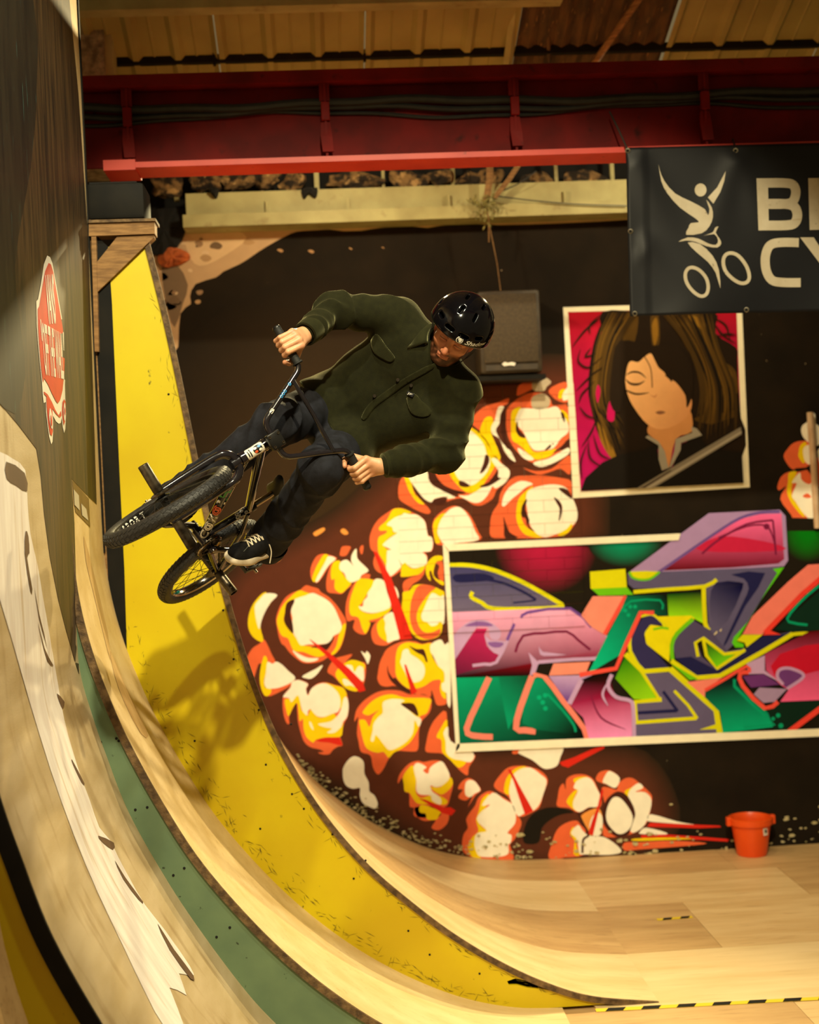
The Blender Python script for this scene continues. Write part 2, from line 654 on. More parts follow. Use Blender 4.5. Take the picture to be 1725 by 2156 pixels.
def panel(name, outer, y, t, m, parent, holes=(), **kw):
    """flat side panel in the plane y, outline in x,z, with real holes"""
    loops = [[Vector((p[0], p[1], 0)) for p in outer]] + [[Vector((p[0], p[1], 0)) for p in h] for h in holes]
    tri = tessellate_polygon(loops)
    P = [p for l in loops for p in l]
    k = len(P)
    V = [(p.x, y, p.y) for p in P] + [(p.x, y + t, p.y) for p in P]
    F = [tuple(f) for f in tri] + [tuple(i + k for i in reversed(f)) for f in tri]
    b = 0
    for l in loops:
        n = len(l)
        F += [(b + i, b + (i + 1) % n, b + (i + 1) % n + k, b + i + k) for i in range(n)]
        b += n
    o = obj(name, V, F, m, parent, **kw)
    fix_normals(o)
    return o


def off_prof(P, t):
    Q = smooth_prof(P)
    out = []
    for i in range(len(Q)):
        a, b = np.array(Q[max(i - 1, 0)]), np.array(Q[min(i + 1, len(Q) - 1)])
        d = unit(b - a)
        out.append((Q[i][0] + d[1] * t, Q[i][1] - d[0] * t))
    return out


def xz(a, b, y):
    p = WP(a, b, 1, y)
    return (p[0], p[2])


# yellow panel in plane Y2: left border beside a black board, hole near its foot
left = [xz(a, b, Y2) for a, b in [(228, 520), (236, 640), (243, 800), (252, 1000), (262, 1200), (268, 1392)]]
s1low = [p for p in smooth_prof(S1P) if p[1] < left[-1][1] - 0.01]
right = [p for p in off_prof(S2P, 0.02) if p[1] > 0.0]
outer = left + [(p[0] + 0.0, p[1]) for p in s1low if p[1] > 0.004] + [(1.3, 0.004)] + list(reversed(right))
hole = [xz(a, b, Y2) for a, b in [(1068, 2066), (1085, 2060), (1105, 2064), (1125, 2062), (1150, 2074), (1160, 2086), (1140, 2082), (1112, 2080),
                                  (1090, 2074), (1072, 2074)]]
panel('side_panel', outer, Y2, 0.016, m_yellow, ramp2, [hole], label='yellow painted plywood side panel')
panel('backing_board', [(0.3, 0.02), (1.2, 0.02), (0.7, 0.17), (0.3, 0.45)], Y2 + 0.12, 0.02, m_hole, ramp2)
blk = [(XW + 0.003, xz(205, 480, Y2)[1]), (XW + 0.003, 2.3)] + [p for p in smooth_prof(S1P) if left[-1][1] - 0.01 <= p[1] < 2.3] + list(reversed(left))
panel('black_board', blk, Y2 - 0.002, 0.016, m_black, ramp2, label='narrow black board left of the yellow panel')
for a, b in [(700, 1757), (613, 1525), (548, 1745), (560, 1610), (492, 1388), (640, 1703), (770, 1812), (745, 1850), (615, 1672), (545, 1495),
             (470, 1285), (355, 830), (410, 1560), (905, 2010), (1010, 2050), (860, 1960)]:
    p = WP(a, b, 1, Y2 - 0.001)
    MB().lathe(p, (0, -1, 0), [(0.0001, 0.002), (0.0045, 0.0018), (0.0052, 0.0), (0.0052, -0.004)], 10).build('screw', m_hole, ramp2)

# scratches worn into the yellow paint along both curved edges: too small to count
V, F = [], []
r_ = random.Random(3)
inner_ = [p_ for p_ in off_prof(S1P, -.0) if .02 < p_[1] < 1.9]
outer_ = [p_ for p_ in off_prof(S2P, 0.03) if .05 < p_[1] < 3.4]
for k in range(380):
    src, side_ = (inner_, 1) if k % 5 < 3 else (outer_, -1)
    i_ = r_.randrange(1, len(src) - 1)
    a_, b_ = np.array(src[i_ - 1]), np.array(src[i_ + 1])
    d_ = unit(b_ - a_)
    n_ = np.array([-d_[1], d_[0]])
    f_ = min(1.0, np.linalg.norm(np.array(src[i_]) - np.array([1.2, 0])) / 1.2)
    c_ = np.array(src[i_]) + d_ * r_.uniform(-.05, .05) + n_ * side_ * (.012 + abs(r_.gauss(0, .035)) * f_) * (1 if side_ > 0 else .5)
    an = r_.gauss(0, .35) if r_.random() < .7 else r_.uniform(0, 3.1)
    e_ = d_ * math.cos(an) + n_ * math.sin(an)
    l_ = r_.uniform(.004, .03)
    w_ = r_.uniform(.0006, .0018)
    q_ = np.array([-e_[1], e_[0]]) * w_
    pts = [c_ - e_ * l_, c_ + q_, c_ + e_ * l_, c_ - q_]
    b0_ = len(V)
    V += [(t_[0], Y2 - .0012, t_[1]) for t_ in pts]
    F.append((b0_, b0_ + 1, b0_ + 2, b0_ + 3))
Va_ = np.array(V)
F = [f if np.cross(Va_[f[1]] - Va_[f[0]], Va_[f[2]] - Va_[f[0]])[1] < 0 else f[::-1] for f in F]
obj('paint_scratches', V, F, mat('scratched_bare_wood', (128, 112, 14), (84, 76, 14), rough=.8, scale=20), ramp2, kind='stuff')

# green panel in plane Y1 between the near and the middle profile
g_out = [p for p in off_prof(S1P, 0.026) if 0.0 < p[1] < 2.12] + [(0.95, 0.003), (0.3, 0.003)] + list(reversed([p for p in smooth_prof(S0P) if 0.003 < p[1] < 2.12]))
panel('side_panel', g_out, Y1 - 0.001, 0.016, m_green, ramp1, label='worn green painted side panel')
for a, b in [(183, 1380), (190, 1405), (212, 1563), (245, 1555), (285, 1705), (365, 1843), (388, 1828), (456, 1973), (484, 1953), (310, 1700), (250, 1560)]:
    p = WP(a, b, 1, Y1 - 0.002)
    MB().lathe(p, (0, -1, 0), [(0.0001, 0.002), (0.0045, 0.0018), (0.0055, 0.0), (0.0055, -0.004)], 10).build('screw', m_hole, ramp1)
# dark yellow panel in plane Y0
y_out = [p for p in off_prof(S0P, 0.04) if 0.0 < p[1] < 1.9] + [(0.28, 0.003), (0.05, 0.003)] + list(reversed([p for p in smooth_prof(S00P) if 0.003 < p[1] < 1.9]))
panel('side_panel', y_out, Y0 - 0.001, 0.016, m_yellow, ramp0, label='dark yellow painted side panel')

# paint on the near and middle sections
bs0, bs1 = bvh_of(s0), bvh_of(s1)
m_white = mat('white_spray_paint', (236, 230, 226), (220, 210, 206), rough=0.5, scale=4, stretch=(1, 6, 1), c3=(190, 168, 140), s3=4, st3=(1, 6, .5), lo3=0.58, hi3=0.75)
m_brownline = mat('brown_spray_line', (104, 76, 52), (84, 60, 40), rough=0.6, scale=5)
drape('dark_paint', [[(-120, -60), (20, -60), (140, -60), (165, 200), (185, 500), (195, 800), (203, 1062), (180, 1040), (150, 1008), (156, 1100), (160, 1240),
                      (166, 1420), (158, 1395), (138, 1325), (122, 1262), (104, 1170), (92, 1080), (85, 1000), (76, 945), (38, 895), (0, 850), (-80, 780)]],
      [bs0, bs1], m_dkpanel, ramp0, off=0.0015, maxe=40, sub=1, label='dark brown streaked paint on the upper wall')
drape('black_patch', [[(-90, -60), (62, -60), (74, 250), (50, 430), (30, 560), (44, 700), (52, 790), (30, 872), (-20, 830), (-90, 770)]], bs0,
      mat('splattered_black_paint', (20, 18, 14), (38, 34, 24), rough=.5, scale=6, stretch=(1, 3, .5), c3=(56, 84, 78), s3=9, st3=(1, 4, .5), lo3=.66, hi3=.72), ramp0, off=0.0022, maxe=40, sub=2,
      label='splattered black paint patch')
drape('spray_paint', [[(-40, 940), (0, 952), (26, 966), (52, 990), (57, 1060), (63, 1125), (78, 1190), (88, 1250), (97, 1300), (108, 1365), (121, 1440),
                       (134, 1515), (152, 1580), (168, 1632), (188, 1685), (208, 1742), (230, 1768), (248, 1805), (272, 1850), (304, 1905), (349, 1962),
                       (399, 2035), (406, 2058), (376, 2050), (392, 2096), (356, 2080), (390, 2170), (350, 2170), (300, 2080), (262, 2000), (205, 1880), (155, 1760),
                       (105, 1620), (62, 1480), (22, 1340), (-20, 1200), (-60, 1050)]],
      bs0, m_white, ramp0, off=0.002, maxe=24, sub=2, label='long band of white spray paint')
drape('spray_line', [[(11, 972), (50, 996), (55, 1035), (32, 1022), (12, 1008)],
                     [(52, 1118), (58, 1130), (60, 1165), (55, 1175), (66, 1240), (62, 1245), (50, 1165)],
                     [(70, 1235), (80, 1290), (90, 1330), (98, 1368), (92, 1345), (80, 1300)],
                     [(92, 1365), (107, 1395), (110, 1402), (98, 1392), (84, 1340), (78, 1310)],
                     [(118, 1460), (134, 1478), (130, 1492), (124, 1480)],
                     [(150, 1600), (176, 1650), (170, 1648), (152, 1610)],
                     [(205, 1760), (238, 1775), (236, 1790), (215, 1775)],
                     [(240, 1812), (262, 1848), (300, 1900), (290, 1895), (258, 1852)],
                     [(330, 1945), (365, 2000), (406, 2055), (400, 2062), (355, 2000)]],
      bs0, m_brownline, ramp0, off=0.0035, maxe=12, sub=2)
m_tape = mat('brown_tape', (120, 92, 50), (104, 78, 42), rough=0.5, scale=12)
drape('sticker', [[(151, 1010), (186, 1050), (189, 1110), (158, 1078)]], [bs1], m_tape, ramp1, off=0.002, sub=1, label='brown sticker with worn white print')
drape('sticker_print', [[(153, 1030), (164, 1043), (166, 1075), (155, 1063)], [(169, 1060), (180, 1072), (184, 1096), (171, 1085)]], [bs1],
      mat('worn_print', (196, 186, 160), rough=0.6), ramp1, off=0.004, sub=1)
m_scuff = mat('dark_scuffs', (188, 150, 98), (206, 172, 120), rough=0.55, scale=8, stretch=(1, 5, 1))
drape('scuff_mark', [[(176, 1128), (190, 1180), (205, 1240), (226, 1330), (232, 1390), (216, 1330), (194, 1240), (180, 1180)],
                     [(232, 1370), (262, 1440), (290, 1500), (312, 1550), (296, 1545), (262, 1480), (240, 1420)]], [bs1], m_scuff, ramp1, off=0.0015, sub=2)
# red and white skateboard-shaped sticker on the near section's wall
m_stw = mat('sticker_white', (226, 220, 208), rough=0.4)
m_str = mat('sticker_red', (205, 46, 46), (190, 38, 40), rough=0.4, scale=10)


def zz(pts, ox, oy, s):
    return [(ox + x / s, oy + y / s) for x, y in pts]


ST = (60, 520, 4.9)
drape('skateboard_sticker', [zz([(185, 88), (215, 105), (240, 170), (255, 260), (280, 400), (320, 640), (345, 780), (360, 900), (372, 1050), (375, 1230), (368, 1420), (372, 1560),
                        (380, 1720), (372, 1880), (360, 1920), (345, 1860), (335, 1760), (325, 1815), (305, 1825), (275, 1800), (245, 1740), (246, 1900),
                        (240, 2010), (226, 2036), (205, 1960), (188, 1840), (172, 1700), (170, 1600), (148, 1610), (138, 1520), (130, 1400), (112, 1240),
                        (90, 1000), (76, 800), (72, 560), (90, 540), (120, 380), (150, 180)], *ST)], bs0, m_stw, ramp0, off=0.003, maxe=12, sub=1,
      label='red and white skateboard shaped sticker')
drape('sticker_red_field', [zz([(195, 165), (220, 180), (245, 260), (270, 410), (310, 650), (340, 820), (356, 950), (362, 1150), (358, 1300), (340, 1480), (315, 1580), (290, 1615), (270, 1590), (225, 1500), (190, 1420),
                      (150, 1355), (138, 1400), (118, 1240), (98, 1000), (86, 800), (84, 640), (100, 610), (130, 420), (160, 250)], *ST),
                  zz([(146, 1490), (185, 1520), (230, 1600), (265, 1680), (300, 1740), (325, 1690), (330, 1740), (310, 1760), (270, 1720), (235, 1665), (240, 1900), (228, 1950), (210, 1930), (190, 1800), (176, 1640), (172, 1540), (150, 1520)], *ST),
                  zz([(340, 1600), (358, 1570), (372, 1600), (374, 1700), (366, 1800), (352, 1840), (342, 1770), (336, 1680)], *ST)],
      bs0, m_str, ramp0, off=0.0045, maxe=12, sub=1)


def glyph_line(s, corners, name, m, parent, bv, off, bold=0.0, spacing=1.0, shear=0.0):
    """word laid between four photo-pixel corners (tl, tr, br, bl) onto a surface"""
    V, F = text_polys(s, 1.0, shear, bold, spacing)
    x0, x1 = V[:, 0].min(), V[:, 0].max()
    y0, y1 = V[:, 1].min(), V[:, 1].max()
    tl, tr, br, bl = [np.array(c, float) for c in corners]
    out = []
    for x, y in V:
        u, v = (x - x0) / (x1 - x0), (y - y0) / (y1 - y0)
        p = (bl * (1 - u) + br * u) * (1 - v) + (tl * (1 - u) + tr * u) * v
        d = unit(ray(*p))
        h = bv.ray_cast(Vector(CAM), Vector(d))
        if h[0] is None:
            out.append(WD(p[0], p[1], 5.0))
            continue
        n = np.array(h[1])
        n = -n if n @ d > 0 else n
        out.append(np.array(h[0]) + n * off)
    Vw = np.array(out)
    F2 = []
    for f in F:
        a, b, c = Vw[f[0]], Vw[f[1]], Vw[f[2]]
        F2.append(f if np.cross(b - a, c - a) @ (CAM - a) > 0 else f[::-1])
    return obj(name, Vw, F2, m, parent)


glyph_line('VANS', [(91.5, 578), (109, 576), (115, 682), (98, 684)], 'sticker_lettering', m_stw, ramp0, bs0, 0.006, bold=0.03)
glyph_line('"OFF THE WALL"', [(81, 672), (131, 700), (134, 800), (90, 790)], 'sticker_lettering', m_stw, ramp0, bs0, 0.006, bold=0.02)
drape('sticker_wheel', [zz([(205, 1660), (225, 1720), (234, 1840), (226, 1880), (208, 1830), (196, 1740)], *ST), zz([(355, 1600), (368, 1660), (364, 1770), (354, 1790), (346, 1690)], *ST)],
      bs0, m_stw, ramp0, off=0.006, maxe=12, sub=2)
drape('sticker_hub', [zz([(210, 1730), (224, 1790), (222, 1850), (210, 1820)], *ST), zz([(355, 1650), (362, 1690), (358, 1740), (351, 1700)], *ST)],
      bs0, m_str, ramp0, off=0.0075, maxe=12, sub=2)

# black batten down the far edge of the tall wall
MB().box(XW - 0.03, XW + 0.006, Y2 - 0.03, Y2 - 0.004, 2.2, 5.6).build('edge_batten', m_black, ramp1)
MB().box(XW - 0.012, XW + 0.012, Y2 - 0.004, Y2 + 0.012, 1.95, 3.7).build('edge_batten', m_timber, ramp1)

# ------------------------------------------------------------------ wooden bracket and dark box at the top of the far section
br = root('wooden_bracket', (-0.85, 6.45, 3.3), 'rough timber corner bracket fixed to the tall wall above the yellow panel', 'bracket')
yb = Y2 - 0.035
P = [xz(a, b, yb) for a, b in [(187, 468), (325, 464), (326, 492), (187, 497)]]
MB().prism([(p[0], yb, p[1]) for p in P], (0, 0.10, 0)).build('cross_rail', m_timber, br)
P = [xz(a, b, yb) for a, b in [(246, 497), (322, 493), (324, 498), (201, 617), (199, 556)]]
MB().prism([(p[0], yb + 0.012, p[1]) for p in P], (0, 0.07, 0)).build('diagonal_brace', m_timber, br)
P = [xz(a, b, yb) for a, b in [(192, 495), (202, 495), (208, 740), (199, 740)]]
MB().prism([(p[0], yb + 0.004, p[1]) for p in P], (0, 0.05, 0)).build('upright_batten', m_timber, br)
P = [xz(a, b, yb) for a, b in [(187, 464), (328, 460), (328, 466), (187, 470)]]
MB().prism([(p[0], yb - 0.01, p[1]) for p in P], (0, 0.16, 0)).build('top_board', m_edge, br)

bx = root('black_box', (-0.88, 6.62, 3.7), 'black box with rounded corner standing on the timber bracket', 'box')
MB().box(-1.0, -0.735, 6.5, 6.75, 3.7, 3.865, bev=0.02).build('case', m_black, bx, True)
MB().box(-0.985, -0.77, 6.53, 6.7, 3.86, 3.875, bev=0.004).build('lid', m_hole, bx)

# ------------------------------------------------------------------ red steel beam with stiffeners
YB = 7.3
zt, zu, zl, zb = 4.58, 4.53, 4.14, 4.112
beam = root('steel_beam', (2.2, YB + 0.1, 4.11), 'red painted steel girder spanning the hall under the roof', 'beam')
MB().box(-1.6, 6.5, YB + 0.09, YB + 0.11, zl, zu).build('web', m_red, beam)
MB().box(-1.6, 6.5, YB - 0.02, YB + 0.22, zu - 0.01, zt).build('top_flange', m_red, beam)
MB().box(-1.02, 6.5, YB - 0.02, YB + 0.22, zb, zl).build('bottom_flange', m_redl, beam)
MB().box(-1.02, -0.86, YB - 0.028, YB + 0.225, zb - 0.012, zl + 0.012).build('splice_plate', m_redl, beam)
for u in (268, 686, 1086, 1487, 1888, 2290):
    x = WP(u, 250, 1, YB)[0]
    mb = MB()
    mb.box(x - 0.006, x + 0.006, YB, YB + 0.092, zl, zu)
    mb.box(x - 0.028, x + 0.024, YB + 0.012, YB + 0.024, 4.43, zu)
    mb.box(x - 0.022, x + 0.022, YB - 0.012, YB + 0.02, 4.325, 4.42, bev=0.004)
    mb.prism([(x - 0.026, YB + 0.01, 4.32), (x + 0.022, YB + 0.01, 4.32), (x + 0.03, YB - 0.005, 4.24), (x + 0.034, YB - 0.012, 4.165), (x - 0.022, YB - 0.012, 4.165),
              (x - 0.03, YB, 4.25)], (0, 0.02, 0))
    mb.build('stiffener', m_red, beam)
shade_girder = root('steel_beam', (1.5, 2.7, 5.78), 'second red steel girder higher under the roof, nearer the riders\' start', 'beam')  # added girder out of view, keeps key light off beam and wall top
MB().box(-1.6, 6.5, 2.69, 2.71, 5.95, 6.47).build('web', m_red, shade_girder)
MB().box(-1.6, 6.5, 2.58, 2.82, 6.46, 6.5).build('top_flange', m_red, shade_girder)
MB().box(-1.6, 6.5, 2.58, 2.82, 5.91, 5.95).build('bottom_flange', m_redl, shade_girder)
# cables slung along the beam, each a thing
for k, (v0, rad, amp, ph, lab) in enumerate([(214, 0.022, 5, 0.3, 'thick black cable slung along the red beam, uppermost of the bundle'),
                                            (228, 0.016, 7, 1.2, 'middle black cable of the bundle slung along the red beam'),
                                            (240, 0.011, 9, 2.1, 'thin black cable sagging lowest along the red beam')]):
    P = []
    for i in range(90):
        u = 120 + i * 24
        v = v0 - (u - 862) * 0.022 + amp * math.sin((u - 268) / 400 * PI + ph) + 2 * math.sin(u / 37 + ph)
        P.append(WP(u, v, 1, YB + 0.045 + 0.018 * k))
    MB().tube(P, rad, 8).build('electric_cable', m_cable, None, True, label=lab, cat='cable')

# ------------------------------------------------------------------ roof: corrugated sheets (setting), purlins
ceiling = root('ceiling', (2, 8, 5), kind='structure')
ceiling['kind'] = 'structure'


def roof_z(y):
    return 4.6 + (9.4 - y) * 0.37


def roof_sheet(x0, x1, m, fine=False):
    pr = []
    if fine:
        n = 36
        for i in range(n + 1):
            pr.append((x0 + (x1 - x0) * i / n, 0.012 * math.sin(i * PI / 2)))
    else:
        n = 3
        wd = (x1 - x0) / n
        for i in range(n):
            a = x0 + wd * i
            pr += [(a, -0.028), (a + 0.03, -0.028), (a + 0.055, 0.0), (a + wd * 0.5 - 0.01, 0.0), (a + wd * 0.5, -0.006), (a + wd * 0.5 + 0.01, 0.0), (a + wd - 0.03, 0.0)]
        pr += [(x1, -0.028)]
    V, F = [], []
    ys = [9.35, 8.6, 7.4, 5.0, 2.0, -0.6]
    for y in ys:
        for x, h in pr:
            V.append((x, y, roof_z(y) + h))
    k = len(pr)
    for j in range(len(ys) - 1):
        for i in range(k - 1):
            F.append((j * k + i, j * k + i + 1, (j + 1) * k + i + 1, (j + 1) * k + i))
    return obj('roof_sheet', V, F, m, ceiling)


edges = [WP(u, 60, 1, 8.2)[0] for u in (-220, 180, 455, 767, 1090, 1412, 1740, 2060, 2400)]
for i in range(len(edges) - 1):
    roof_sheet(edges[i] + 0.004, edges[i + 1] - 0.004, m_oldsheet if i == 4 else m_sheet, i == 4)
purl = MB().box(-1.6, 6.5, 8.33, 8.38, 4.955, 5.0).build('roof_purlin', m_black, None, label='black painted roof purlin under the cream sheets just above the beam', cat='purlin')
MB().box(-1.2, 1.45, 7.78, 7.90, 5.08, 5.14).build('roof_purlin', m_cream, None, label='pale roof purlin crossing the cream sheets highest up', cat='purlin')
for u, nm in ((455, 0), (767, 0), (1078, 1)):
    a, b = WP(u, 40, 1, 8.0), WP(u, 145, 1, 8.45)
    x = b[0]
    if nm == 0:
        MB().box(x - 0.008, x + 0.008, 8.31, 8.335, 4.93, 5.0).build('purlin_clip', m_black, purl)
p0, p1 = WP(1068, 145, 1, 8.42), WP(1092, -40, 1, 7.9)
MB().tube([p0, p1], 0.028, 4).build('roof_strut', m_cream, None, label='cream upright strut between beam and roof sheets', cat='strut')
p0, p1 = WP(1245, 142, 1, 8.3), WP(1372, -40, 1, 7.75)
MB().tube([p0, p1], 0.021, 8).build('brace_rod', m_timber, None, True, label='thin diagonal rod in front of the stained roof sheet', cat='rod')
p0, p1 = WP(1157, 140, 1, 8.45), WP(1150, -10, 1, 8.0)
MB().tube([p0, p1], 0.014, 6).build('hanging_strap', m_oldsheet, None, label='brown strap hanging down the stained roof sheet', cat='strap')
MB().box(-1.28, -1.1, 8.1, 8.4, 4.3, 5.6).build('concrete_pillar', m_conc, None, label='rough concrete pillar rising behind the left end of the red beam', cat='pillar')
MB().box(-1.1, -1.06, 8.14, 8.3, 4.3, 5.6).build('pillar_trim', m_cream, None, label='cream trim strip beside the concrete pillar', cat='trim')

# cream valley girder on top of the back wall, dark gap with crumbling plaster above it
g = root('valley_girder', (2.0, 9.05, 4.11), 'cream painted girder lying along the top of the mural wall', 'girder')
MB().box(WP(392, 440, 1, 8.96)[0], 6.5, 8.96, 9.2, 4.19, 4.335).build('girder_face', m_cream, g)
MB().box(WP(385, 460, 1, 8.9)[0], 6.5, 8.9, 9.2, 4.115, 4.192).build('bottom_ledge', m_cream, g)
for u in (562, 733, 945, 1190, 1420):
    x = WP(u, 430, 1, 8.95)[0]
    MB().box(x - 0.008, x + 0.008, 8.93, 8.965, 4.12, 4.27).build('joint_plate', m_cream, g)
wall_upper = MB().box(-2.6, 6.5, 9.3, 9.36, 4.1, 4.75).build('wall_upper', m_hole, None, kind='structure')
for k, (u, wdt) in enumerate(((372, 9), (668, 10), (808, 6), (955, 8), (1172, 7), (1290, 8))):
    a, b = WP(u, 405, 1, 9.1), WP(u - 3, 340, 1, 9.1)
    MB().box(a[0] - wdt / 660, a[0] + wdt / 660, 9.08, 9.12, 4.32, 4.62).build('gutter_post', m_cream, g)


def lump(name, us, m, y, label, cat, group=None, parent=None, seed=0):
    """irregular slab: outline in pixels given real thickness and a knobbly front"""
    r = random.Random(seed)
    P = [WP(a, b, 1, y) for a, b in spline(us, 3, True)]
    jag = .24 if label is None else .04
    c = sum(P) / len(P)
    V = [c + np.array([0, -0.035, 0])]
    n = len(P)
    for s, d in ((0.55, -0.03), (1.0, 0.0), (1.0, 0.06)):
        for p in P:
            V.append(c + (p - c) * s * (1 + r.uniform(-jag, jag)) + np.array([0, d + r.uniform(-.012, .012), 0]))
    F = [(0, 1 + i, 1 + (i + 1) % n) for i in range(n)]
    for k in range(2):
        F += [(1 + k * n + i, 1 + (k + 1) * n + i, 1 + (k + 1) * n + (i + 1) % n, 1 + k * n + (i + 1) % n) for i in range(n)]
    o = obj(name, V, F, m, parent, label=label, cat=cat, group=group)
    fix_normals(o)
    return o


for k, us in enumerate([[(545, 362), (590, 358), (585, 380), (560, 395), (540, 388)], [(905, 362), (950, 356), (948, 380), (915, 385)], [(1010, 358), (1060, 356), (1050, 384), (1020, 392)], [(320, 375), (345, 358), (378, 365), (380, 392), (372, 410), (330, 408)],
                        [(400, 372), (440, 360), (470, 378), (452, 398), (410, 396)],
                        [(480, 365), (520, 356), (545, 380), (500, 398), (470, 392)],
                        [(590, 396), (600, 372), (625, 360), (640, 376), (622, 404)],
                        [(690, 390), (700, 370), (730, 362), (790, 366), (800, 384), (740, 398)],
                        [(820, 366), (860, 360), (900, 372), (905, 396), (850, 402)],
                        [(960, 380), (985, 362), (1015, 370), (1010, 398), (970, 402)],
                        [(1105, 372), (1140, 360), (1165, 378), (1160, 402), (1110, 404)],
                        [(1190, 366), (1230, 360), (1275, 370), (1280, 398), (1215, 402)]]):
    lump('plaster_lump', us, m_debris, 9.05, None, None, parent=wall_upper, seed=k)
for us, lb in (([(636, 396), (668, 396), (664, 416), (650, 408), (640, 418)], 'wide scrap of torn black roofing felt hanging over the cream girder'), ([(440, 398), (460, 396), (456, 416), (448, 412)], 'narrow scrap of torn black roofing felt at the broken end of the girder')):
    lump('torn_felt', us, m_hole, 8.93, lb, 'felt', seed=3)
lump('loose_plaster', [(330, 545), (350, 520), (392, 528), (398, 545), (375, 556), (345, 562)], mat('orange_foam', (196, 98, 40), (150, 70, 30), rough=.9, scale=20, bump=.8), 9.08,
     'orange foam oozing out of the wall corner beside the timber bracket', 'foam', seed=5)
lump('wall_cavity', [(300, 470), (330, 440), (385, 438), (392, 470), (372, 520), (330, 535), (310, 520)], m_hole, 9.07, 'dark broken cavity at the upper wall corner', 'cavity', seed=9)
# bent rods and weeds hanging where the girder meets the roof
for a, b, r_, lab in (((1032, 335), (1024, 425), .024, 'bent cream rod reaching down to the girder'), ((1098, 338), (1040, 418), .018, 'slanting cream rod beside the weeds on the girder'),
                      ((1022, 415), (1030, 510), .005, 'thin dead stalk hanging below the girder'), ((1030, 470), (1058, 640), .003, 'thin cord hanging down the black wall')):
    MB().tube([WP(*a, 1, 8.85), WP((a[0] + b[0]) / 2 + 3, (a[1] + b[1]) / 2, 1, 8.86), WP(*b, 1, 8.88)], r_, 6).build('hanging_rod', m_timber, None, True, label=lab, cat='rod')
mb = MB()
r_ = random.Random(4)
for i in range(70):
    c = WP(r_.gauss(1022, 14), r_.gauss(432, 12), 1, 8.84 + r_.uniform(-.03, .03))
    d = unit([r_.gauss(0, 1), r_.gauss(0, .3), r_.gauss(-.3, 1)]) * r_.uniform(.02, .06)
    s = unit(np.cross(d, [0, 1, 0])) * .006
    mb.add([c, c + d * .5 + s, c + d, c + d * .5 - s], [(0, 1, 2, 3)])
mb.build('weed_tuft', mat('dry_weeds', (120, 110, 50), (80, 76, 34), rough=.8, scale=20), None, fix=False, label='dry weeds sprouting from the cream girder', cat='weeds')
for a, b in (((1040, 412), (1320, 433)), ((1050, 405), (1130, 360))):
    P = [WP(a[0] + (b[0] - a[0]) * t / 8, a[1] + (b[1] - a[1]) * t / 8 + 5 * math.sin(t / 8 * PI), 1, 8.87) for t in range(9)]
    MB().tube(P, .004, 5).build('loose_wire', m_cable, None, True, label='loose wire strung across the cream girder' if b[1] > 400 else 'short loose wire rising from the weeds to the beam', cat='wire')
# ------------------------------------------------------------------ mural paint on the back wall (parts of wall_back)
LAYER = 0.00012
TRI = {'popcorn_mural': [], 'portrait_mural': [], 'letter_mural': []}     # art -> list of (level, [3 x (x,z,r,g,b)])
ART = ['popcorn_mural']
LV = [0]


def tf(pts, o):
    return [(o[0] + x / o[2], o[1] + y / o[2]) for x, y in pts]


def paint(o, pts, col, lv=None, sm=3, grad=None):
    """one painted shape. grad = (colour2, (x0,y0), (x1,y1)) runs linearly from col at the first to colour2 at the second point"""
    if lv is None:
        LV[0] += 1
        lv = LV[0]
    P = tf(pts, o) if o else pts
    Q = spline(P, sm, True) if sm > 1 else [np.array(p, float) for p in P]
    c1 = np.array(lin(col))
    if grad:
        c2 = np.array(lin(grad[0]))
        a, b = (tf([grad[1], grad[2]], o) if o else (grad[1], grad[2]))
        a, b = np.array(a), np.array(b)
    W = []
    for q in Q:
        w_ = WP(q[0], q[1], 1, Y3)
        c = c1
        if grad:
            t = ((q - a) @ (b - a)) / ((b - a) @ (b - a))
            c = np.clip(c1 + (c2 - c1) * t, 0.0, 1.0)
        W.append((w_[0], w_[2], *c))
    for t in tessellate_polygon([[Vector((p[0], p[1], 0)) for p in W]]):
        TRI[ART[0]].append((lv, [W[i] for i in t]))


def ribbon(o, pts, wd, col, lv=None, sm=5, taper=False):
    P = spline(pts, sm)
    L_, R_ = [], []
    n = len(P)
    for i in range(n):
        d = P[min(i + 1, n - 1)] - P[max(i - 1, 0)]
        d = unit(d)
        h = wd / 2 * (max(0.08, math.sin(PI * (i + .5) / n)) if taper else 1)
        L_.append(P[i] + np.array([-d[1], d[0]]) * h)
        R_.append(P[i] - np.array([-d[1], d[0]]) * h)
    if lv is None:
        LV[0] += 1
        lv = LV[0]
    c = lin(col)
    W = []
    for q in L_ + R_:
        w_ = WP(*(tf([q], o)[0] if o else q), 1, Y3)
        W.append((w_[0], w_[2], *c))
    for i in range(n - 1):
        TRI[ART[0]].append((lv, [W[i], W[i + 1], W[n + i + 1]]))
        TRI[ART[0]].append((lv, [W[i], W[n + i + 1], W[n + i]]))


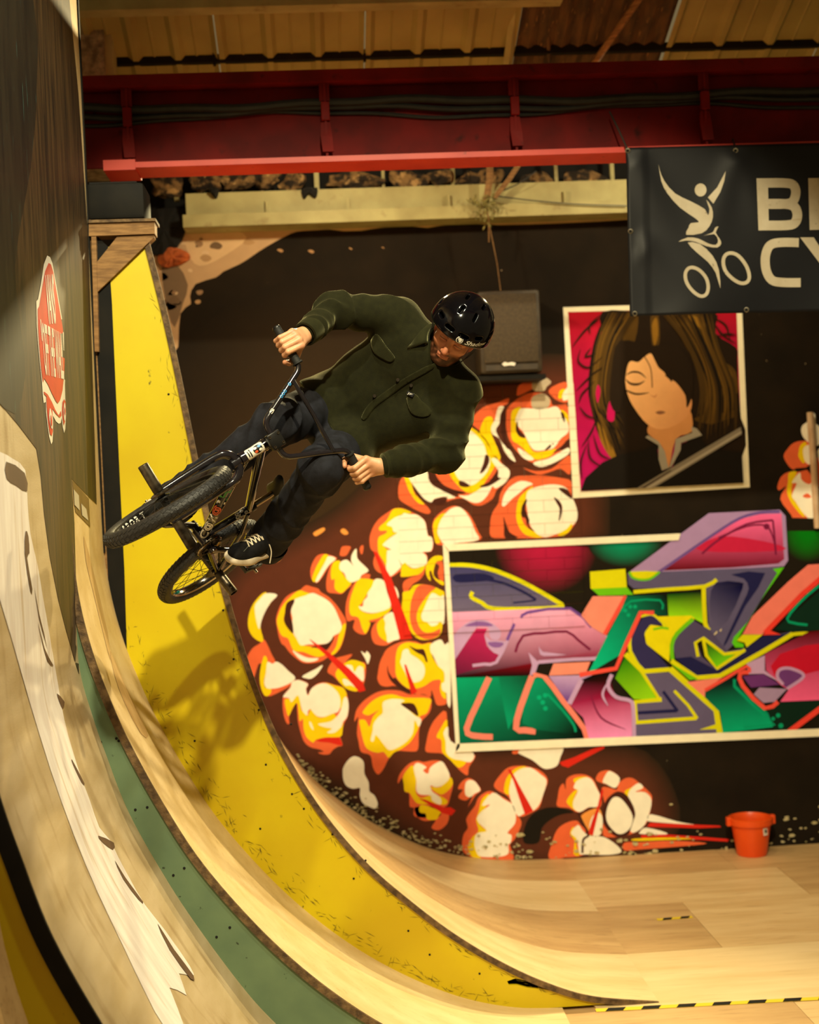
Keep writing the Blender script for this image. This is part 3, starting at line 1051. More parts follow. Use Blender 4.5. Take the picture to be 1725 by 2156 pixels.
def glow(c, rx, ry, col, edge, a0=0, a1=2 * PI, lv=None, n=28):
    if lv is None:
        LV[0] += 1
        lv = LV[0]
    rings = [(0.0, 1.0), (0.3, 0.92), (0.6, 0.6), (0.85, 0.2), (1.0, 0.0)]
    c1, c2 = np.array(lin(col)), np.array(lin(edge))
    G = []
    for s, k in rings:
        row = []
        for i in range(n + 1):
            a = a0 + (a1 - a0) * i / n
            w_ = WP(c[0] + rx * s * math.cos(a), c[1] + ry * s * math.sin(a), 1, Y3)
            row.append((w_[0], w_[2], *(c2 + (c1 - c2) * k)))
        G.append(row)
    for r_ in range(len(G) - 1):
        for i in range(n):
            TRI[ART[0]].append((lv, [G[r_][i], G[r_ + 1][i], G[r_ + 1][i + 1]]))
            TRI[ART[0]].append((lv, [G[r_][i], G[r_ + 1][i + 1], G[r_][i + 1]]))


def soft(pts, col, edge, wd, lv):
    """soft patch: solid inside, fading into the wall paint over wd pixels"""
    Q = spline(pts, 3, True)
    n = len(Q)
    area = sum(Q[i][0] * Q[(i + 1) % n][1] - Q[(i + 1) % n][0] * Q[i][1] for i in range(n))
    sg = 1 if area > 0 else -1
    c1, c2 = np.array(lin(col)), np.array(lin(edge))
    I_, O_, M_ = [], [], []
    for i in range(n):
        d = unit(Q[(i + 2) % n] - Q[i - 2])
        nn = np.array([d[1], -d[0]]) * sg
        for L_, k, c in ((I_, -.35, c1), (M_, .25, c1 * .5 + c2 * .5), (O_, .85, c2)):
            w_ = WP(*(Q[i] + nn * wd * k), 1, Y3)
            L_.append((w_[0], w_[2], *c))
    for t in tessellate_polygon([[Vector((p_[0], p_[1], 0)) for p_ in I_]]):
        TRI[ART[0]].append((lv, [I_[i] for i in t]))
    for A_, B_ in ((I_, M_), (M_, O_)):
        for i in range(n):
            j = (i + 1) % n
            TRI[ART[0]].append((lv, [A_[i], B_[i], B_[j]]))
            TRI[ART[0]].append((lv, [A_[i], B_[j], A_[j]]))


def dot(o, c, r, col, lv=None):
    paint(o, [(c[0] + r * math.cos(a), c[1] + r * math.sin(a)) for a in np.linspace(0, 2 * PI, 8, endpoint=False)], col, lv, 2)


OR, LO, YE, CR_, DK, RD, HALO = (238, 108, 64), (246, 160, 76), (250, 216, 12), (255, 250, 232), (72, 36, 26), (222, 44, 30), (92, 48, 32)
CA, CB, CC, CD, CE, CG, CGF = (480, 1080, 5.673), (720, 1040, 6.342), (480, 1360, 5.75), (720, 1340, 5.675), (820, 780, 4.107), (1080, 1540, 5.39), (820, 1560, 5.75)
CH, CI = (1580, 820, 4.897), (1350, 1560, 4.6)
# plaster laid bare at the upper corner, brown overspray round the popcorn
paint(None, [(300, 470), (395, 474), (520, 472), (700, 470), (700, 482), (640, 486), (612, 492), (560, 520), (530, 540), (505, 556), (470, 572), (455, 584), (412, 598), (400, 625),
             (402, 640), (380, 660), (376, 720), (372, 735), (355, 740), (330, 640), (310, 560)], (190, 156, 118), 1, 2)
paint(None, [(700, 468), (1330, 452), (1330, 462), (1180, 470), (1050, 474), (960, 470), (900, 480), (840, 474), (760, 486), (700, 484)], (190, 162, 116), 1, 2)
paint(None, [(340, 560), (372, 556), (396, 600), (385, 640), (368, 690), (352, 650)], (120, 98, 76), 2, 2)
paint(None, [(395, 480), (470, 480), (520, 500), (470, 540), (420, 560), (395, 530)], (212, 178, 136), 2, 3)
_r = random.Random(5)
for _k in range(46):
    a, b = _r.uniform(335, 560), _r.uniform(482, 700)
    if b > 740 - (a - 335) * 1.15:
        continue
    s = _r.uniform(4, 13)
    paint(None, [(a + s * _r.uniform(.6, 1.3) * math.cos(q_), b + s * .7 * _r.uniform(.6, 1.3) * math.sin(q_)) for q_ in np.linspace(0, 6.28, 7, endpoint=False)], [(150, 118, 88), (216, 184, 146), (112, 90, 68), (176, 140, 100)][_k % 4], 2 + _k % 3, 2)
for a, b, s in ((590, 528, 7), (655, 530, 7), (738, 524, 4), (806, 522, 3)):
    paint(None, [(a - s, b - 2), (a, b - s * .6), (a + s, b), (a + 2, b + s * .5)], (170, 130, 90), 2, 2)
soft([(470, 1340), (500, 1232), (560, 1190), (640, 1150), (720, 1105), (780, 1055), (840, 1000), (870, 950), (930, 895), (980, 850), (1010, 825), (1060, 800), (1110, 788), (1235, 800),
             (1240, 1000), (1230, 1140), (1000, 1150), (960, 1560), (1180, 1590), (1260, 1600), (1340, 1615), (1385, 1680), (1385, 1750), (1250, 1800), (1080, 1806), (960, 1796),
             (900, 1760), (800, 1690), (730, 1640), (640, 1600), (560, 1500), (520, 1440)], HALO, (44, 32, 20), 46, 2)
soft([(470, 1000), (560, 860), (700, 800), (860, 860), (960, 960), (1000, 1100), (900, 1250), (700, 1330), (540, 1300), (480, 1150)], (54, 39, 22), (29, 22, 14), 260, 1)  # wide brown patch fading softly into the black wall colour


def p(o, kind, *lists):
    lv = {'O': 3, 'L': 4, 'Y': 5, 'C': 6, 'D': 7, 'R': 8, 'G': 6, 'B': 7}[kind]
    col = {'O': OR, 'L': LO, 'Y': YE, 'C': CR_, 'D': DK, 'R': RD, 'G': (202, 186, 158), 'B': (30, 25, 18)}[kind]
    for l in lists:
        paint(o, l, col, lv, 3 if kind != 'R' else 1)


# left-hand cluster
p(CA, 'Y', [(450, 945), (380, 990), (300, 1090), (258, 1190), (240, 1290), (250, 1390), (300, 1480), (380, 1535), (425, 1520), (390, 1380), (400, 1290), (440, 1180), (520, 1050), (480, 990)])
p(CA, 'C', [(455, 960), (590, 978), (510, 1070), (440, 1190), (400, 1290), (375, 1390), (340, 1290), (320, 1150), (330, 1090), (380, 1030)])
p(CA, 'O', [(930, 865), (1000, 880), (1080, 905), (1110, 945), (1200, 1000), (1290, 1090), (1360, 1190), (1410, 1280), (1410, 1360), (1390, 1480), (1340, 1620), (1270, 1690), (1200, 1720),
            (1120, 1770), (1000, 1795), (900, 1790), (820, 1740), (740, 1670), (680, 1590), (640, 1560), (610, 1480), (590, 1380), (575, 1270), (600, 1170), (640, 1080), (700, 1000), (780, 950), (860, 920)])
p(CA, 'Y', [(850, 925), (940, 950), (1030, 975), (900, 1010), (790, 1030), (720, 1060), (690, 1110), (690, 1180), (665, 1270), (700, 1350), (770, 1430), (830, 1520), (900, 1580), (1000, 1600),
            (1120, 1640), (1180, 1680), (1090, 1720), (1000, 1700), (900, 1660), (800, 1650), (760, 1600), (720, 1500), (650, 1470), (610, 1400), (585, 1290), (620, 1170), (660, 1100), (740, 1010)],
  [(1395, 1320), (1412, 1340), (1390, 1450), (1350, 1580), (1280, 1680), (1230, 1690), (1290, 1600), (1320, 1480), (1350, 1370)])
p(CA, 'C', [(930, 985), (1010, 955), (1100, 990), (1200, 1050), (1270, 1130), (1320, 1240), (1360, 1350), (1330, 1430), (1260, 1470), (1230, 1530), (1180, 1560), (1060, 1570), (960, 1570),
            (870, 1580), (820, 1500), (785, 1440), (770, 1340), (770, 1250), (755, 1170), (780, 1060), (820, 1020)], [(770, 1640), (860, 1690), (960, 1730), (1080, 1735), (1040, 1770), (940, 1780), (850, 1740)])
p(CA, 'D', [(780, 1030), (795, 1060), (760, 1140), (750, 1230), (775, 1330), (778, 1440), (710, 1370), (670, 1290), (680, 1190), (700, 1080)],
  [(1265, 1470), (1260, 1520), (1200, 1620), (1150, 1640), (1070, 1610), (990, 1610), (1080, 1580), (1180, 1560), (1230, 1520)])
p(CA, 'R', [(970, 1505), (1000, 1520), (1200, 1660), (1450, 1860), (1610, 2020), (1645, 2120), (1570, 2140), (1400, 1940), (1200, 1730), (1040, 1580)])
p(CA, 'O', [(1090, 500), (1150, 490), (1240, 510), (1305, 545), (1230, 600), (1170, 700), (1110, 790), (1060, 835), (1000, 790), (985, 690), (1010, 600), (1050, 530)])
p(CA, 'Y', [(1150, 495), (1200, 515), (1140, 620), (1080, 740), (1040, 825), (1005, 790), (1040, 680), (1090, 580)])
p(CA, 'C', [(1205, 515), (1290, 545), (1220, 610), (1160, 690), (1105, 780), (1062, 830), (1050, 800), (1110, 680), (1160, 590)])
p(CA, 'O', [(1240, 600), (1310, 570), (1350, 590), (1480, 830), (1420, 910), (1360, 965), (1280, 960), (1190, 940), (1175, 830), (1200, 700)])
p(CA, 'Y', [(1260, 590), (1340, 575), (1350, 680), (1410, 780), (1480, 825), (1380, 945), (1330, 950), (1275, 900), (1275, 790), (1240, 800), (1230, 700)])
p(CA, 'C', [(1345, 590), (1400, 560), (1440, 570), (1500, 630), (1475, 580), (1480, 500), (1535, 425), (1545, 540), (1620, 620), (1680, 690), (1600, 740), (1570, 790), (1480, 830), (1420, 790), (1390, 720), (1335, 670)])
p(CA, 'O', [(1370, 400), (1465, 400), (1450, 450), (1410, 510), (1340, 510), (1345, 450)], [(1585, 400), (1620, 390), (1610, 480), (1590, 490), (1575, 440)])
p(CA, 'L', [(1030, 230), (1140, 175), (1155, 210), (1060, 275), (1025, 260)], [(1355, 195), (1395, 190), (1440, 240), (1400, 262), (1350, 230)], [(515, 540), (560, 500), (620, 520), (635, 550), (590, 585), (550, 570)])
p(CA, 'O', [(240, 1700), (300, 1610), (380, 1560), (430, 1510), (480, 1590), (520, 1680), (570, 1780), (540, 1800), (480, 1790), (440, 1720), (410, 1800), (370, 1800), (340, 1880), (315, 1960), (290, 1960), (230, 1780)])
p(CA, 'O', [(1190, 1900), (1220, 1810), (1280, 1740), (1380, 1710), (1490, 1690), (1400, 1800), (1600, 1780), (1650, 1830), (1630, 2020), (1560, 2130), (1420, 2100), (1330, 2020), (1260, 1950)])
p(CA, 'Y', [(1390, 1800), (1480, 1755), (1590, 1780), (1640, 1830), (1600, 1960), (1560, 2120), (1440, 2110), (1350, 2040), (1290, 1950), (1300, 1880)])
p(CA, 'C', [(1400, 1830), (1480, 1820), (1510, 1900), (1560, 1830), (1620, 1860), (1620, 2010), (1520, 1950)], [(1370, 1990), (1420, 1990), (1500, 2050), (1570, 2120), (1480, 2060), (1400, 2060)], [(1590, 1650), (1640, 1680), (1660, 1650), (1700, 1700), (1690, 1760), (1670, 1805), (1640, 1740)])
p(CC, 'Y', [(440, 120), (475, 150), (480, 300), (440, 400), (450, 500), (520, 520), (520, 570), (470, 610), (430, 580), (395, 480), (385, 380), (400, 250), (420, 170)])
p(CC, 'O', [(500, 520), (640, 480), (760, 440), (740, 490), (620, 560), (490, 610)])
p(CC, 'C', [(480, 195), (540, 215), (590, 190), (660, 230), (730, 300), (815, 380), (770, 440), (650, 495), (560, 515), (470, 510), (440, 440), (460, 330)], [(1150, 230), (1090, 330), (1010, 395), (940, 390), (900, 370), (960, 330), (1060, 280)])
p(CC, 'O', [(665, 640), (680, 590), (750, 500), (770, 440), (830, 410), (900, 420), (975, 460), (950, 520), (965, 590), (1010, 520), (1080, 460), (1180, 440), (1290, 470), (1390, 500), (1440, 580), (1462, 720),
            (1450, 850), (1410, 930), (1385, 1020), (1360, 1100), (1390, 1200), (1330, 1220), (1270, 1260), (1230, 1310), (1150, 1315), (1090, 1290), (1160, 1280), (1100, 1250), (1010, 1230), (930, 1170), (885, 1060),
            (850, 920), (840, 800), (830, 690), (780, 770), (740, 860), (745, 930), (720, 945), (685, 870), (665, 760)])
p(CC, 'Y', [(690, 650), (760, 640), (840, 600), (870, 640), (890, 780), (930, 780), (960, 850), (1010, 760), (1050, 830), (1120, 870), (1200, 850), (1290, 820), (1370, 980), (1395, 920), (1390, 1010), (1360, 1100),
            (1180, 1105), (1060, 1140), (1030, 1170), (950, 1100), (915, 990), (910, 880), (870, 910), (855, 800), (840, 690), (790, 740), (735, 850), (705, 770)],
  [(1180, 445), (1300, 480), (1400, 510), (1440, 600), (1400, 640), (1390, 740), (1360, 750), (1360, 660), (1310, 550), (1230, 480)])
p(CC, 'C', [(670, 620), (690, 580), (760, 500), (775, 440), (840, 412), (900, 425), (970, 462), (945, 520), (970, 600), (1010, 520), (1090, 465), (1180, 452), (1270, 500), (1340, 580), (1365, 680), (1340, 790),
            (1260, 822), (1160, 860), (1080, 850), (1030, 800), (1000, 765), (970, 790), (960, 840), (900, 780), (870, 650), (840, 600), (770, 680), (740, 630)],
  [(1400, 640), (1440, 620), (1462, 720), (1445, 850), (1395, 920), (1370, 980), (1290, 1050), (1200, 1050), (1260, 1000), (1180, 985), (1090, 945), (1240, 915), (1330, 840), (1375, 750)], [(985, 920), (1010, 930), (1040, 1020), (1000, 980)])
p(CC, 'R', [(1060, 1135), (1180, 1110), (1350, 1105), (1370, 1150), (1390, 1205), (1340, 1200), (1230, 1170), (1110, 1160)])
p(CD, 'C', [(10, 1620), (20, 1560), (80, 1470), (150, 1430), (230, 1460), (265, 1520), (270, 1640), (320, 1740), (330, 1850), (390, 1900), (430, 2000), (400, 2055), (340, 2040), (250, 1990), (215, 1900), (215, 1810), (140, 1820), (60, 1790), (20, 1720)])
# upper blob with long red spike
p(CB, 'O', [(640, 230), (700, 195), (800, 190), (900, 230), (990, 270), (1060, 310), (1120, 390), (1145, 540), (1190, 570), (1220, 640), (1200, 760), (1110, 780), (1140, 830), (1130, 940), (1110, 1000), (1090, 1080),
            (1030, 1150), (950, 1200), (900, 1270), (850, 1330), (815, 1270), (820, 1180), (900, 1120), (1000, 1090), (790, 1110), (790, 1030), (700, 1090), (640, 1110), (600, 1060), (520, 1060), (450, 1010), (420, 930),
            (430, 850), (450, 790), (390, 740), (370, 640), (380, 540), (430, 420), (510, 320)])
p(CB, 'Y', [(680, 210), (800, 195), (930, 250), (810, 270), (700, 330), (600, 410), (690, 440), (680, 510), (740, 520), (640, 580), (560, 670), (600, 740), (650, 745), (600, 770), (600, 860), (590, 960), (560, 900),
            (520, 840), (490, 780), (480, 700), (490, 580), (580, 530), (600, 490), (510, 490), (500, 440), (600, 350)], [(800, 920), (850, 915), (900, 980), (980, 995), (1050, 970), (1110, 940), (1090, 1010), (1030, 1070), (940, 1090), (800, 1110), (790, 1040)])
p(CB, 'C', [(830, 255), (900, 270), (990, 275), (1060, 315), (1115, 390), (1145, 550), (1190, 570), (1215, 640), (1190, 760), (1080, 775), (1130, 830), (1130, 930), (1050, 970), (960, 990), (890, 960), (840, 915), (800, 940),
            (750, 860), (790, 960), (750, 1020), (660, 1095), (620, 1080), (590, 980), (600, 900), (605, 760), (660, 745), (555, 690), (560, 660), (640, 590), (740, 520), (690, 505), (670, 440), (600, 410), (700, 320), (800, 280)])
p(CB, 'R', [(420, 765), (470, 780), (560, 960), (660, 1120), (720, 1290), (760, 1420), (830, 1600), (900, 1790), (940, 1930), (780, 1950), (690, 1600), (600, 1250), (520, 1030)])
p(CB, 'O', [(180, 1170), (260, 1110), (290, 1070), (380, 1075), (380, 1140), (560, 1150), (600, 1300), (660, 1500), (620, 1590), (540, 1640), (480, 1690), (400, 1710), (350, 1690), (380, 1740), (320, 1870), (220, 1860), (150, 1790),
            (170, 1680), (80, 1700), (50, 1600), (60, 1440), (110, 1290)])
p(CB, 'Y', [(210, 1150), (280, 1130), (420, 1150), (420, 1220), (340, 1330), (270, 1450), (230, 1500), (260, 1560), (380, 1600), (520, 1570), (660, 1510), (600, 1600), (480, 1660), (360, 1690), (380, 1730), (320, 1865), (270, 1790), (220, 1650), (120, 1620), (100, 1500), (130, 1340)])
p(CB, 'C', [(430, 1160), (470, 1130), (560, 1160), (600, 1300), (655, 1480), (600, 1540), (480, 1580), (380, 1590), (270, 1560), (225, 1500), (280, 1500), (290, 1430), (340, 1370), (345, 1320), (400, 1240)], [(680, 1225), (730, 1260), (760, 1350), (745, 1400), (700, 1310)])
p(CB, 'O', [(460, 1700), (560, 1640), (610, 1600), (680, 1580), (720, 1700), (780, 1920), (700, 1960), (600, 2020), (500, 2020), (430, 1990), (395, 1900), (400, 1800)])
p(CB, 'Y', [(470, 1740), (550, 1650), (590, 1720), (580, 1800), (620, 1960), (560, 1950), (490, 1880)])
p(CB, 'C', [(560, 1640), (650, 1580), (690, 1600), (740, 1760), (775, 1920), (690, 1960), (610, 1985), (600, 1900), (575, 1800), (580, 1720)])
p(CB, 'Y', [(810, 1400), (815, 1310), (900, 1290), (960, 1220), (1080, 1205), (1210, 1230), (1320, 1280), (1365, 1310), (1365, 1400), (1345, 1720), (1310, 1880), (1190, 1940), (1060, 1945), (960, 1890), (880, 1760), (820, 1600), (800, 1500)])
LV[0] = 5
paint(CB, [(1010, 1230), (1130, 1210), (1250, 1250), (1180, 1310), (1090, 1420), (1010, 1560), (1000, 1680), (1050, 1800), (1120, 1850), (1220, 1840), (1310, 1800), (1300, 1880), (1180, 1940), (1060, 1920), (960, 1830), (910, 1680), (910, 1540), (930, 1400)], OR, 6)
p(CB, 'D')
paint(CB, [(1170, 1360), (1220, 1320), (1310, 1370), (1365, 1370), (1365, 1720), (1310, 1700), (1260, 1750), (1190, 1760), (1140, 1710), (1080, 1690), (1060, 1620), (1100, 1520)], CR_, 7)
p(CB, 'Y', [(1120, 960), (1180, 870), (1250, 825), (1340, 830), (1340, 880), (1270, 900), (1240, 950), (1220, 1060), (1260, 1130), (1355, 1170), (1355, 1220), (1280, 1180), (1220, 1110), (1190, 1020), (1165, 1050), (1185, 1160), (1130, 1090)])
p(CB, 'O', [(1250, 920), (1300, 900), (1350, 920), (1355, 1180), (1300, 1130), (1280, 1050), (1300, 960)])
p(CE, 'O', [(370, 1350), (390, 1280), (440, 1230), (500, 1190), (560, 1170), (620, 1190), (680, 1230), (730, 1310), (770, 1400), (790, 1460), (600, 1500), (440, 1510), (400, 1490), (380, 1420)])
p(CE, 'Y', [(380, 1320), (450, 1240), (550, 1235), (480, 1260), (440, 1300), (430, 1370), (410, 1400), (440, 1480), (400, 1490), (385, 1420)])
p(CE, 'C', [(490, 1230), (540, 1190), (600, 1180), (650, 1215), (700, 1290), (740, 1390), (770, 1465), (600, 1490), (480, 1505), (430, 1440), (415, 1390), (440, 1300)])
# right-hand cluster beside the rider's arm
p(CE, 'C', [(170, 900), (240, 850), (330, 850), (335, 930), (370, 990), (440, 1030), (540, 1080), (570, 1100), (500, 1110), (480, 1090), (390, 1110), (360, 1140), (300, 1110), (220, 1010), (180, 950)])
p(CE, 'O', [(100, 940), (170, 890), (190, 960), (210, 1040), (270, 1120), (330, 1180), (355, 1220), (330, 1240), (250, 1215), (150, 1160), (85, 1110), (78, 1020)])
p(CE, 'Y', [(130, 920), (165, 900), (190, 970), (215, 1060), (280, 1130), (300, 1160), (240, 1140), (180, 1060), (150, 990)])
p(CE, 'O', [(400, 810), (540, 730), (590, 620), (680, 490), (780, 520), (900, 600), (950, 760), (990, 830), (1040, 880), (1010, 960), (930, 1030), (890, 1110), (800, 1165), (720, 1160), (650, 1110), (570, 1110), (470, 1140),
            (500, 1100), (600, 1090), (560, 1050), (450, 980), (400, 900)])
p(CE, 'Y', [(690, 500), (780, 545), (850, 620), (890, 720), (940, 770), (900, 850), (830, 960), (760, 1050), (660, 1050), (560, 960), (520, 890), (530, 780), (600, 640)])
p(CE, 'C', [(640, 520), (700, 520), (770, 580), (820, 650), (840, 720), (870, 760), (860, 850), (800, 930), (720, 990), (650, 980), (590, 930), (560, 870), (540, 800), (560, 700), (600, 610)],
  [(880, 770), (920, 760), (960, 800), (1040, 870), (1010, 960), (920, 1020), (890, 1000), (860, 1060), (800, 1130), (730, 1145), (650, 1110), (600, 1080), (680, 1080), (790, 1020), (870, 960), (940, 900), (930, 850)])
p(CE, 'D', [(830, 730), (860, 745), (860, 800), (820, 870), (780, 890), (810, 810)], [(600, 960), (640, 960), (695, 995), (670, 1010), (610, 1000)],
  [(780, 1000), (860, 960), (920, 880), (940, 850), (940, 920), (965, 930), (930, 960), (860, 1000), (800, 1010)], [(590, 620), (610, 620), (590, 690), (560, 710)], [(530, 780), (545, 800), (545, 840), (525, 820)],
  [(330, 860), (380, 850), (410, 920), (470, 990), (560, 1030), (660, 1055), (620, 1070), (500, 1060), (400, 1000), (345, 930)], [(200, 980), (240, 1060), (300, 1110), (360, 1140), (400, 1110), (480, 1110), (500, 1080), (490, 1140), (430, 1160), (350, 1150), (270, 1110), (215, 1040)])
p(CE, 'O', [(710, 430), (760, 360), (830, 310), (930, 280), (1030, 240), (1020, 290), (960, 320), (920, 400), (890, 470), (870, 560), (830, 560), (770, 540), (720, 500)])
p(CE, 'Y', [(820, 420), (880, 400), (900, 460), (880, 540), (920, 640), (960, 740), (940, 780), (890, 720), (840, 620), (780, 540)])
p(CE, 'C', [(940, 320), (990, 315), (960, 380), (950, 460), (920, 520), (970, 620), (1040, 690), (1070, 740), (1090, 790), (1040, 760), (990, 690), (950, 590), (890, 550), (880, 490), (910, 430)])
p(CE, 'D', [(690, 450), (740, 490), (775, 525), (720, 500)], [(970, 370), (1000, 350), (1000, 480), (1020, 620), (1060, 680), (1010, 670), (970, 570), (960, 480)], [(915, 600), (960, 660), (1000, 740), (1080, 800), (1020, 820), (960, 740)])
p(CE, 'O', [(1020, 330), (1100, 250), (1200, 200), (1320, 195), (1390, 250), (1410, 300), (1480, 300), (1545, 320), (1550, 600), (1500, 680), (1420, 740), (1330, 780), (1250, 800), (1180, 770), (1100, 700), (1040, 610), (1010, 500), (1010, 400)],
  [(1150, 840), (1260, 870), (1400, 850), (1500, 770), (1560, 740), (1560, 900), (1480, 850), (1380, 880), (1280, 900)])
p(CE, 'Y', [(1060, 350), (1140, 320), (1100, 430), (1100, 540), (1180, 590), (1240, 700), (1340, 700), (1440, 680), (1390, 740), (1290, 770), (1230, 750), (1130, 650), (1060, 600), (1050, 480)], [(1480, 340), (1540, 380), (1545, 450), (1510, 430)])
p(CE, 'C', [(1140, 330), (1230, 330), (1360, 330), (1440, 310), (1490, 370), (1530, 430), (1550, 490), (1540, 540), (1480, 590), (1420, 670), (1340, 690), (1250, 690), (1200, 620), (1160, 540), (1110, 480), (1090, 430), (1110, 370)],
  [(1110, 670), (1180, 710), (1250, 770), (1190, 775), (1130, 730)], [(1260, 790), (1380, 760), (1500, 690), (1550, 670), (1550, 720), (1440, 790), (1320, 835), (1250, 815)])
p(CE, 'G', [(1230, 240), (1300, 200), (1350, 210), (1390, 260), (1360, 328), (1240, 328)])
p(CE, 'D', [(1105, 440), (1120, 510), (1170, 560), (1170, 585), (1120, 570), (1090, 510)], [(1340, 690), (1390, 640), (1395, 665), (1360, 690)], [(1480, 360), (1510, 380), (1515, 450), (1495, 420)], [(1410, 710), (1480, 660), (1550, 590), (1555, 650), (1480, 690)], [(1405, 630), (1420, 630), (1415, 645)])
p(CE, 'O', [(1100, 190), (1120, 130), (1200, 85), (1260, 80), (1250, 150), (1200, 180), (1110, 220)], [(1375, 180), (1430, 130), (1545, 105), (1545, 270), (1460, 265), (1410, 230)])
p(CE, 'G', [(1240, 90), (1300, 40), (1400, 95), (1360, 140), (1330, 180), (1240, 170)])
p(CE, 'Y', [(1470, 180), (1510, 160), (1530, 190), (1490, 240), (1460, 240)])
p(CE, 'C', [(1500, 200), (1550, 140), (1550, 240), (1500, 260)])
p(CE, 'O', [(880, 1440), (870, 1330), (890, 1230), (940, 1150), (960, 1060), (1010, 980), (1080, 920), (1200, 910), (1340, 910), (1480, 930), (1570, 960), (1575, 1090), (1620, 1200), (1620, 1290), (1580, 1360), (1520, 1420), (1400, 1440), (1250, 1450), (1000, 1450)])
p(CE, 'D', [(985, 1260), (1010, 1330), (1040, 1400), (1110, 1445), (1000, 1450), (990, 1340)])
p(CE, 'C', [(975, 1130), (1000, 1060), (1050, 1000), (1140, 955), (1240, 980), (1180, 1010), (1110, 1070), (1060, 1110), (1000, 1170), (975, 1170)])
p(CE, 'Y', [(1130, 1090), (1240, 1000), (1200, 1080), (1150, 1180), (1140, 1270), (1180, 1350), (1260, 1400), (1320, 1440), (1230, 1440), (1150, 1400), (1100, 1300), (1100, 1180)])
p(CE, 'C', [(1200, 1040), (1300, 1000), (1420, 985), (1520, 1010), (1570, 1080), (1620, 1200), (1620, 1290), (1580, 1340), (1500, 1390), (1400, 1430), (1330, 1440), (1260, 1400), (1210, 1320), (1190, 1200), (1180, 1120)])
paint(CE, [(1450, 1420), (1530, 1370), (1575, 1320), (1570, 1370), (1510, 1425)], YE, 7)
p(CE, 'D', [(1145, 1170), (1190, 1110), (1175, 1200), (1210, 1290), (1205, 1340), (1255, 1390), (1200, 1360), (1175, 1280), (1140, 1260)], [(1420, 1095), (1470, 1130), (1495, 1190), (1475, 1290), (1462, 1290), (1470, 1200), (1440, 1140)], [(1460, 1020), (1540, 1030), (1580, 1110), (1520, 1075)])
# lower cluster
p(CD, 'O', [(430, 450), (450, 330), (490, 230), (540, 150), (640, 90), (760, 55), (880, 60), (960, 90), (1060, 70), (1110, 120), (1060, 200), (1120, 300), (1210, 420), (1230, 560), (1240, 700), (1250, 800), (1180, 825), (1130, 810), (1100, 720), (1070, 640),
            (1060, 720), (990, 690), (900, 690), (800, 650), (640, 590), (540, 600), (460, 580), (425, 510)])
p(CD, 'Y', [(650, 200), (690, 110), (780, 70), (880, 80), (960, 95), (1060, 80), (1100, 130), (1070, 200), (1130, 330), (1220, 420), (1225, 600), (1250, 740), (1200, 720), (1170, 620), (1180, 520), (1080, 530), (990, 590), (900, 620), (790, 620), (700, 550), (650, 470), (640, 360)])
p(CD, 'C', [(710, 260), (730, 170), (790, 150), (820, 210), (900, 260), (980, 340), (990, 440), (950, 520), (870, 550), (800, 530), (760, 440), (700, 320)], [(1060, 100), (1130, 50), (1190, 40), (1230, 100), (1290, 120), (1300, 800), (1260, 800), (1250, 680), (1200, 640), (1195, 560), (1225, 540), (1220, 420), (1150, 350), (1090, 230), (1060, 180)])
p(CD, 'D', [(800, 110), (890, 150), (970, 150), (1000, 200), (1025, 300), (1005, 300), (970, 230), (890, 190)], [(545, 340), (560, 420), (610, 500), (640, 490), (700, 560), (780, 620), (850, 660), (760, 660), (650, 590), (580, 520), (545, 430)])
p(CD, 'R', [(745, 330), (770, 340), (830, 500), (900, 660), (830, 700), (810, 600), (765, 430)])
p(CD, 'O', [(150, 1020), (170, 890), (240, 790), (340, 710), (440, 660), (560, 640), (700, 650), (800, 690), (900, 690), (1050, 720), (1070, 830), (1040, 920), (950, 1020), (920, 1150), (910, 1350), (820, 1375), (650, 1370), (560, 1460), (500, 1580), (430, 1650), (370, 1560),
            (340, 1420), (230, 1380), (200, 1260), (180, 1150), (195, 960)])
p(CD, 'Y', [(250, 900), (330, 800), (450, 720), (600, 690), (760, 730), (1050, 740), (1050, 830), (1010, 920), (930, 960), (920, 1080), (860, 1200), (800, 1280), (700, 1350), (620, 1390), (560, 1450), (500, 1380), (420, 1390), (300, 1340), (250, 1220), (220, 1080), (210, 1000), (280, 1000),
            (330, 1080), (370, 960), (440, 880), (330, 940), (270, 930)])
p(CD, 'C', [(490, 790), (580, 750), (700, 750), (750, 770), (710, 800), (800, 880), (880, 950), (950, 990), (920, 1080), (870, 1000), (850, 1150), (780, 1250), (680, 1320), (570, 1360), (500, 1290), (440, 1210), (400, 1180), (380, 1250), (345, 1240), (370, 1120), (380, 1040), (440, 960), (490, 910)])
p(CD, 'D', [(705, 810), (760, 795), (850, 800), (890, 850), (915, 930), (900, 950), (830, 900)])
p(CD, 'O', [(1000, 1370), (1010, 1260), (1050, 1100), (1130, 970), (1250, 900), (1290, 1300), (1560, 1400), (1590, 1450), (1520, 1560), (1500, 1660), (1400, 1590), (1310, 1480), (1200, 1400), (1080, 1390)])
p(CD, 'Y', [(1130, 1200), (1190, 1080), (1260, 1000), (1280, 1300), (1450, 1450), (1490, 1500), (1400, 1570), (1300, 1480), (1200, 1380), (1190, 1240)])
p(CD, 'C', [(1215, 1150), (1270, 1080), (1300, 1250), (1570, 1390), (1540, 1500), (1430, 1480), (1330, 1460), (1250, 1390), (1240, 1250)])
p(CD, 'O', [(670, 1760), (680, 1670), (740, 1580), (820, 1510), (910, 1485), (980, 1500), (1080, 1480), (1190, 1490), (1250, 1560), (1300, 1680), (1330, 1760), (1300, 1900), (1260, 2020), (1180, 2060), (1160, 2156), (880, 2156), (860, 2050), (810, 2030), (805, 1880), (760, 1860), (745, 1770), (720, 1690)])
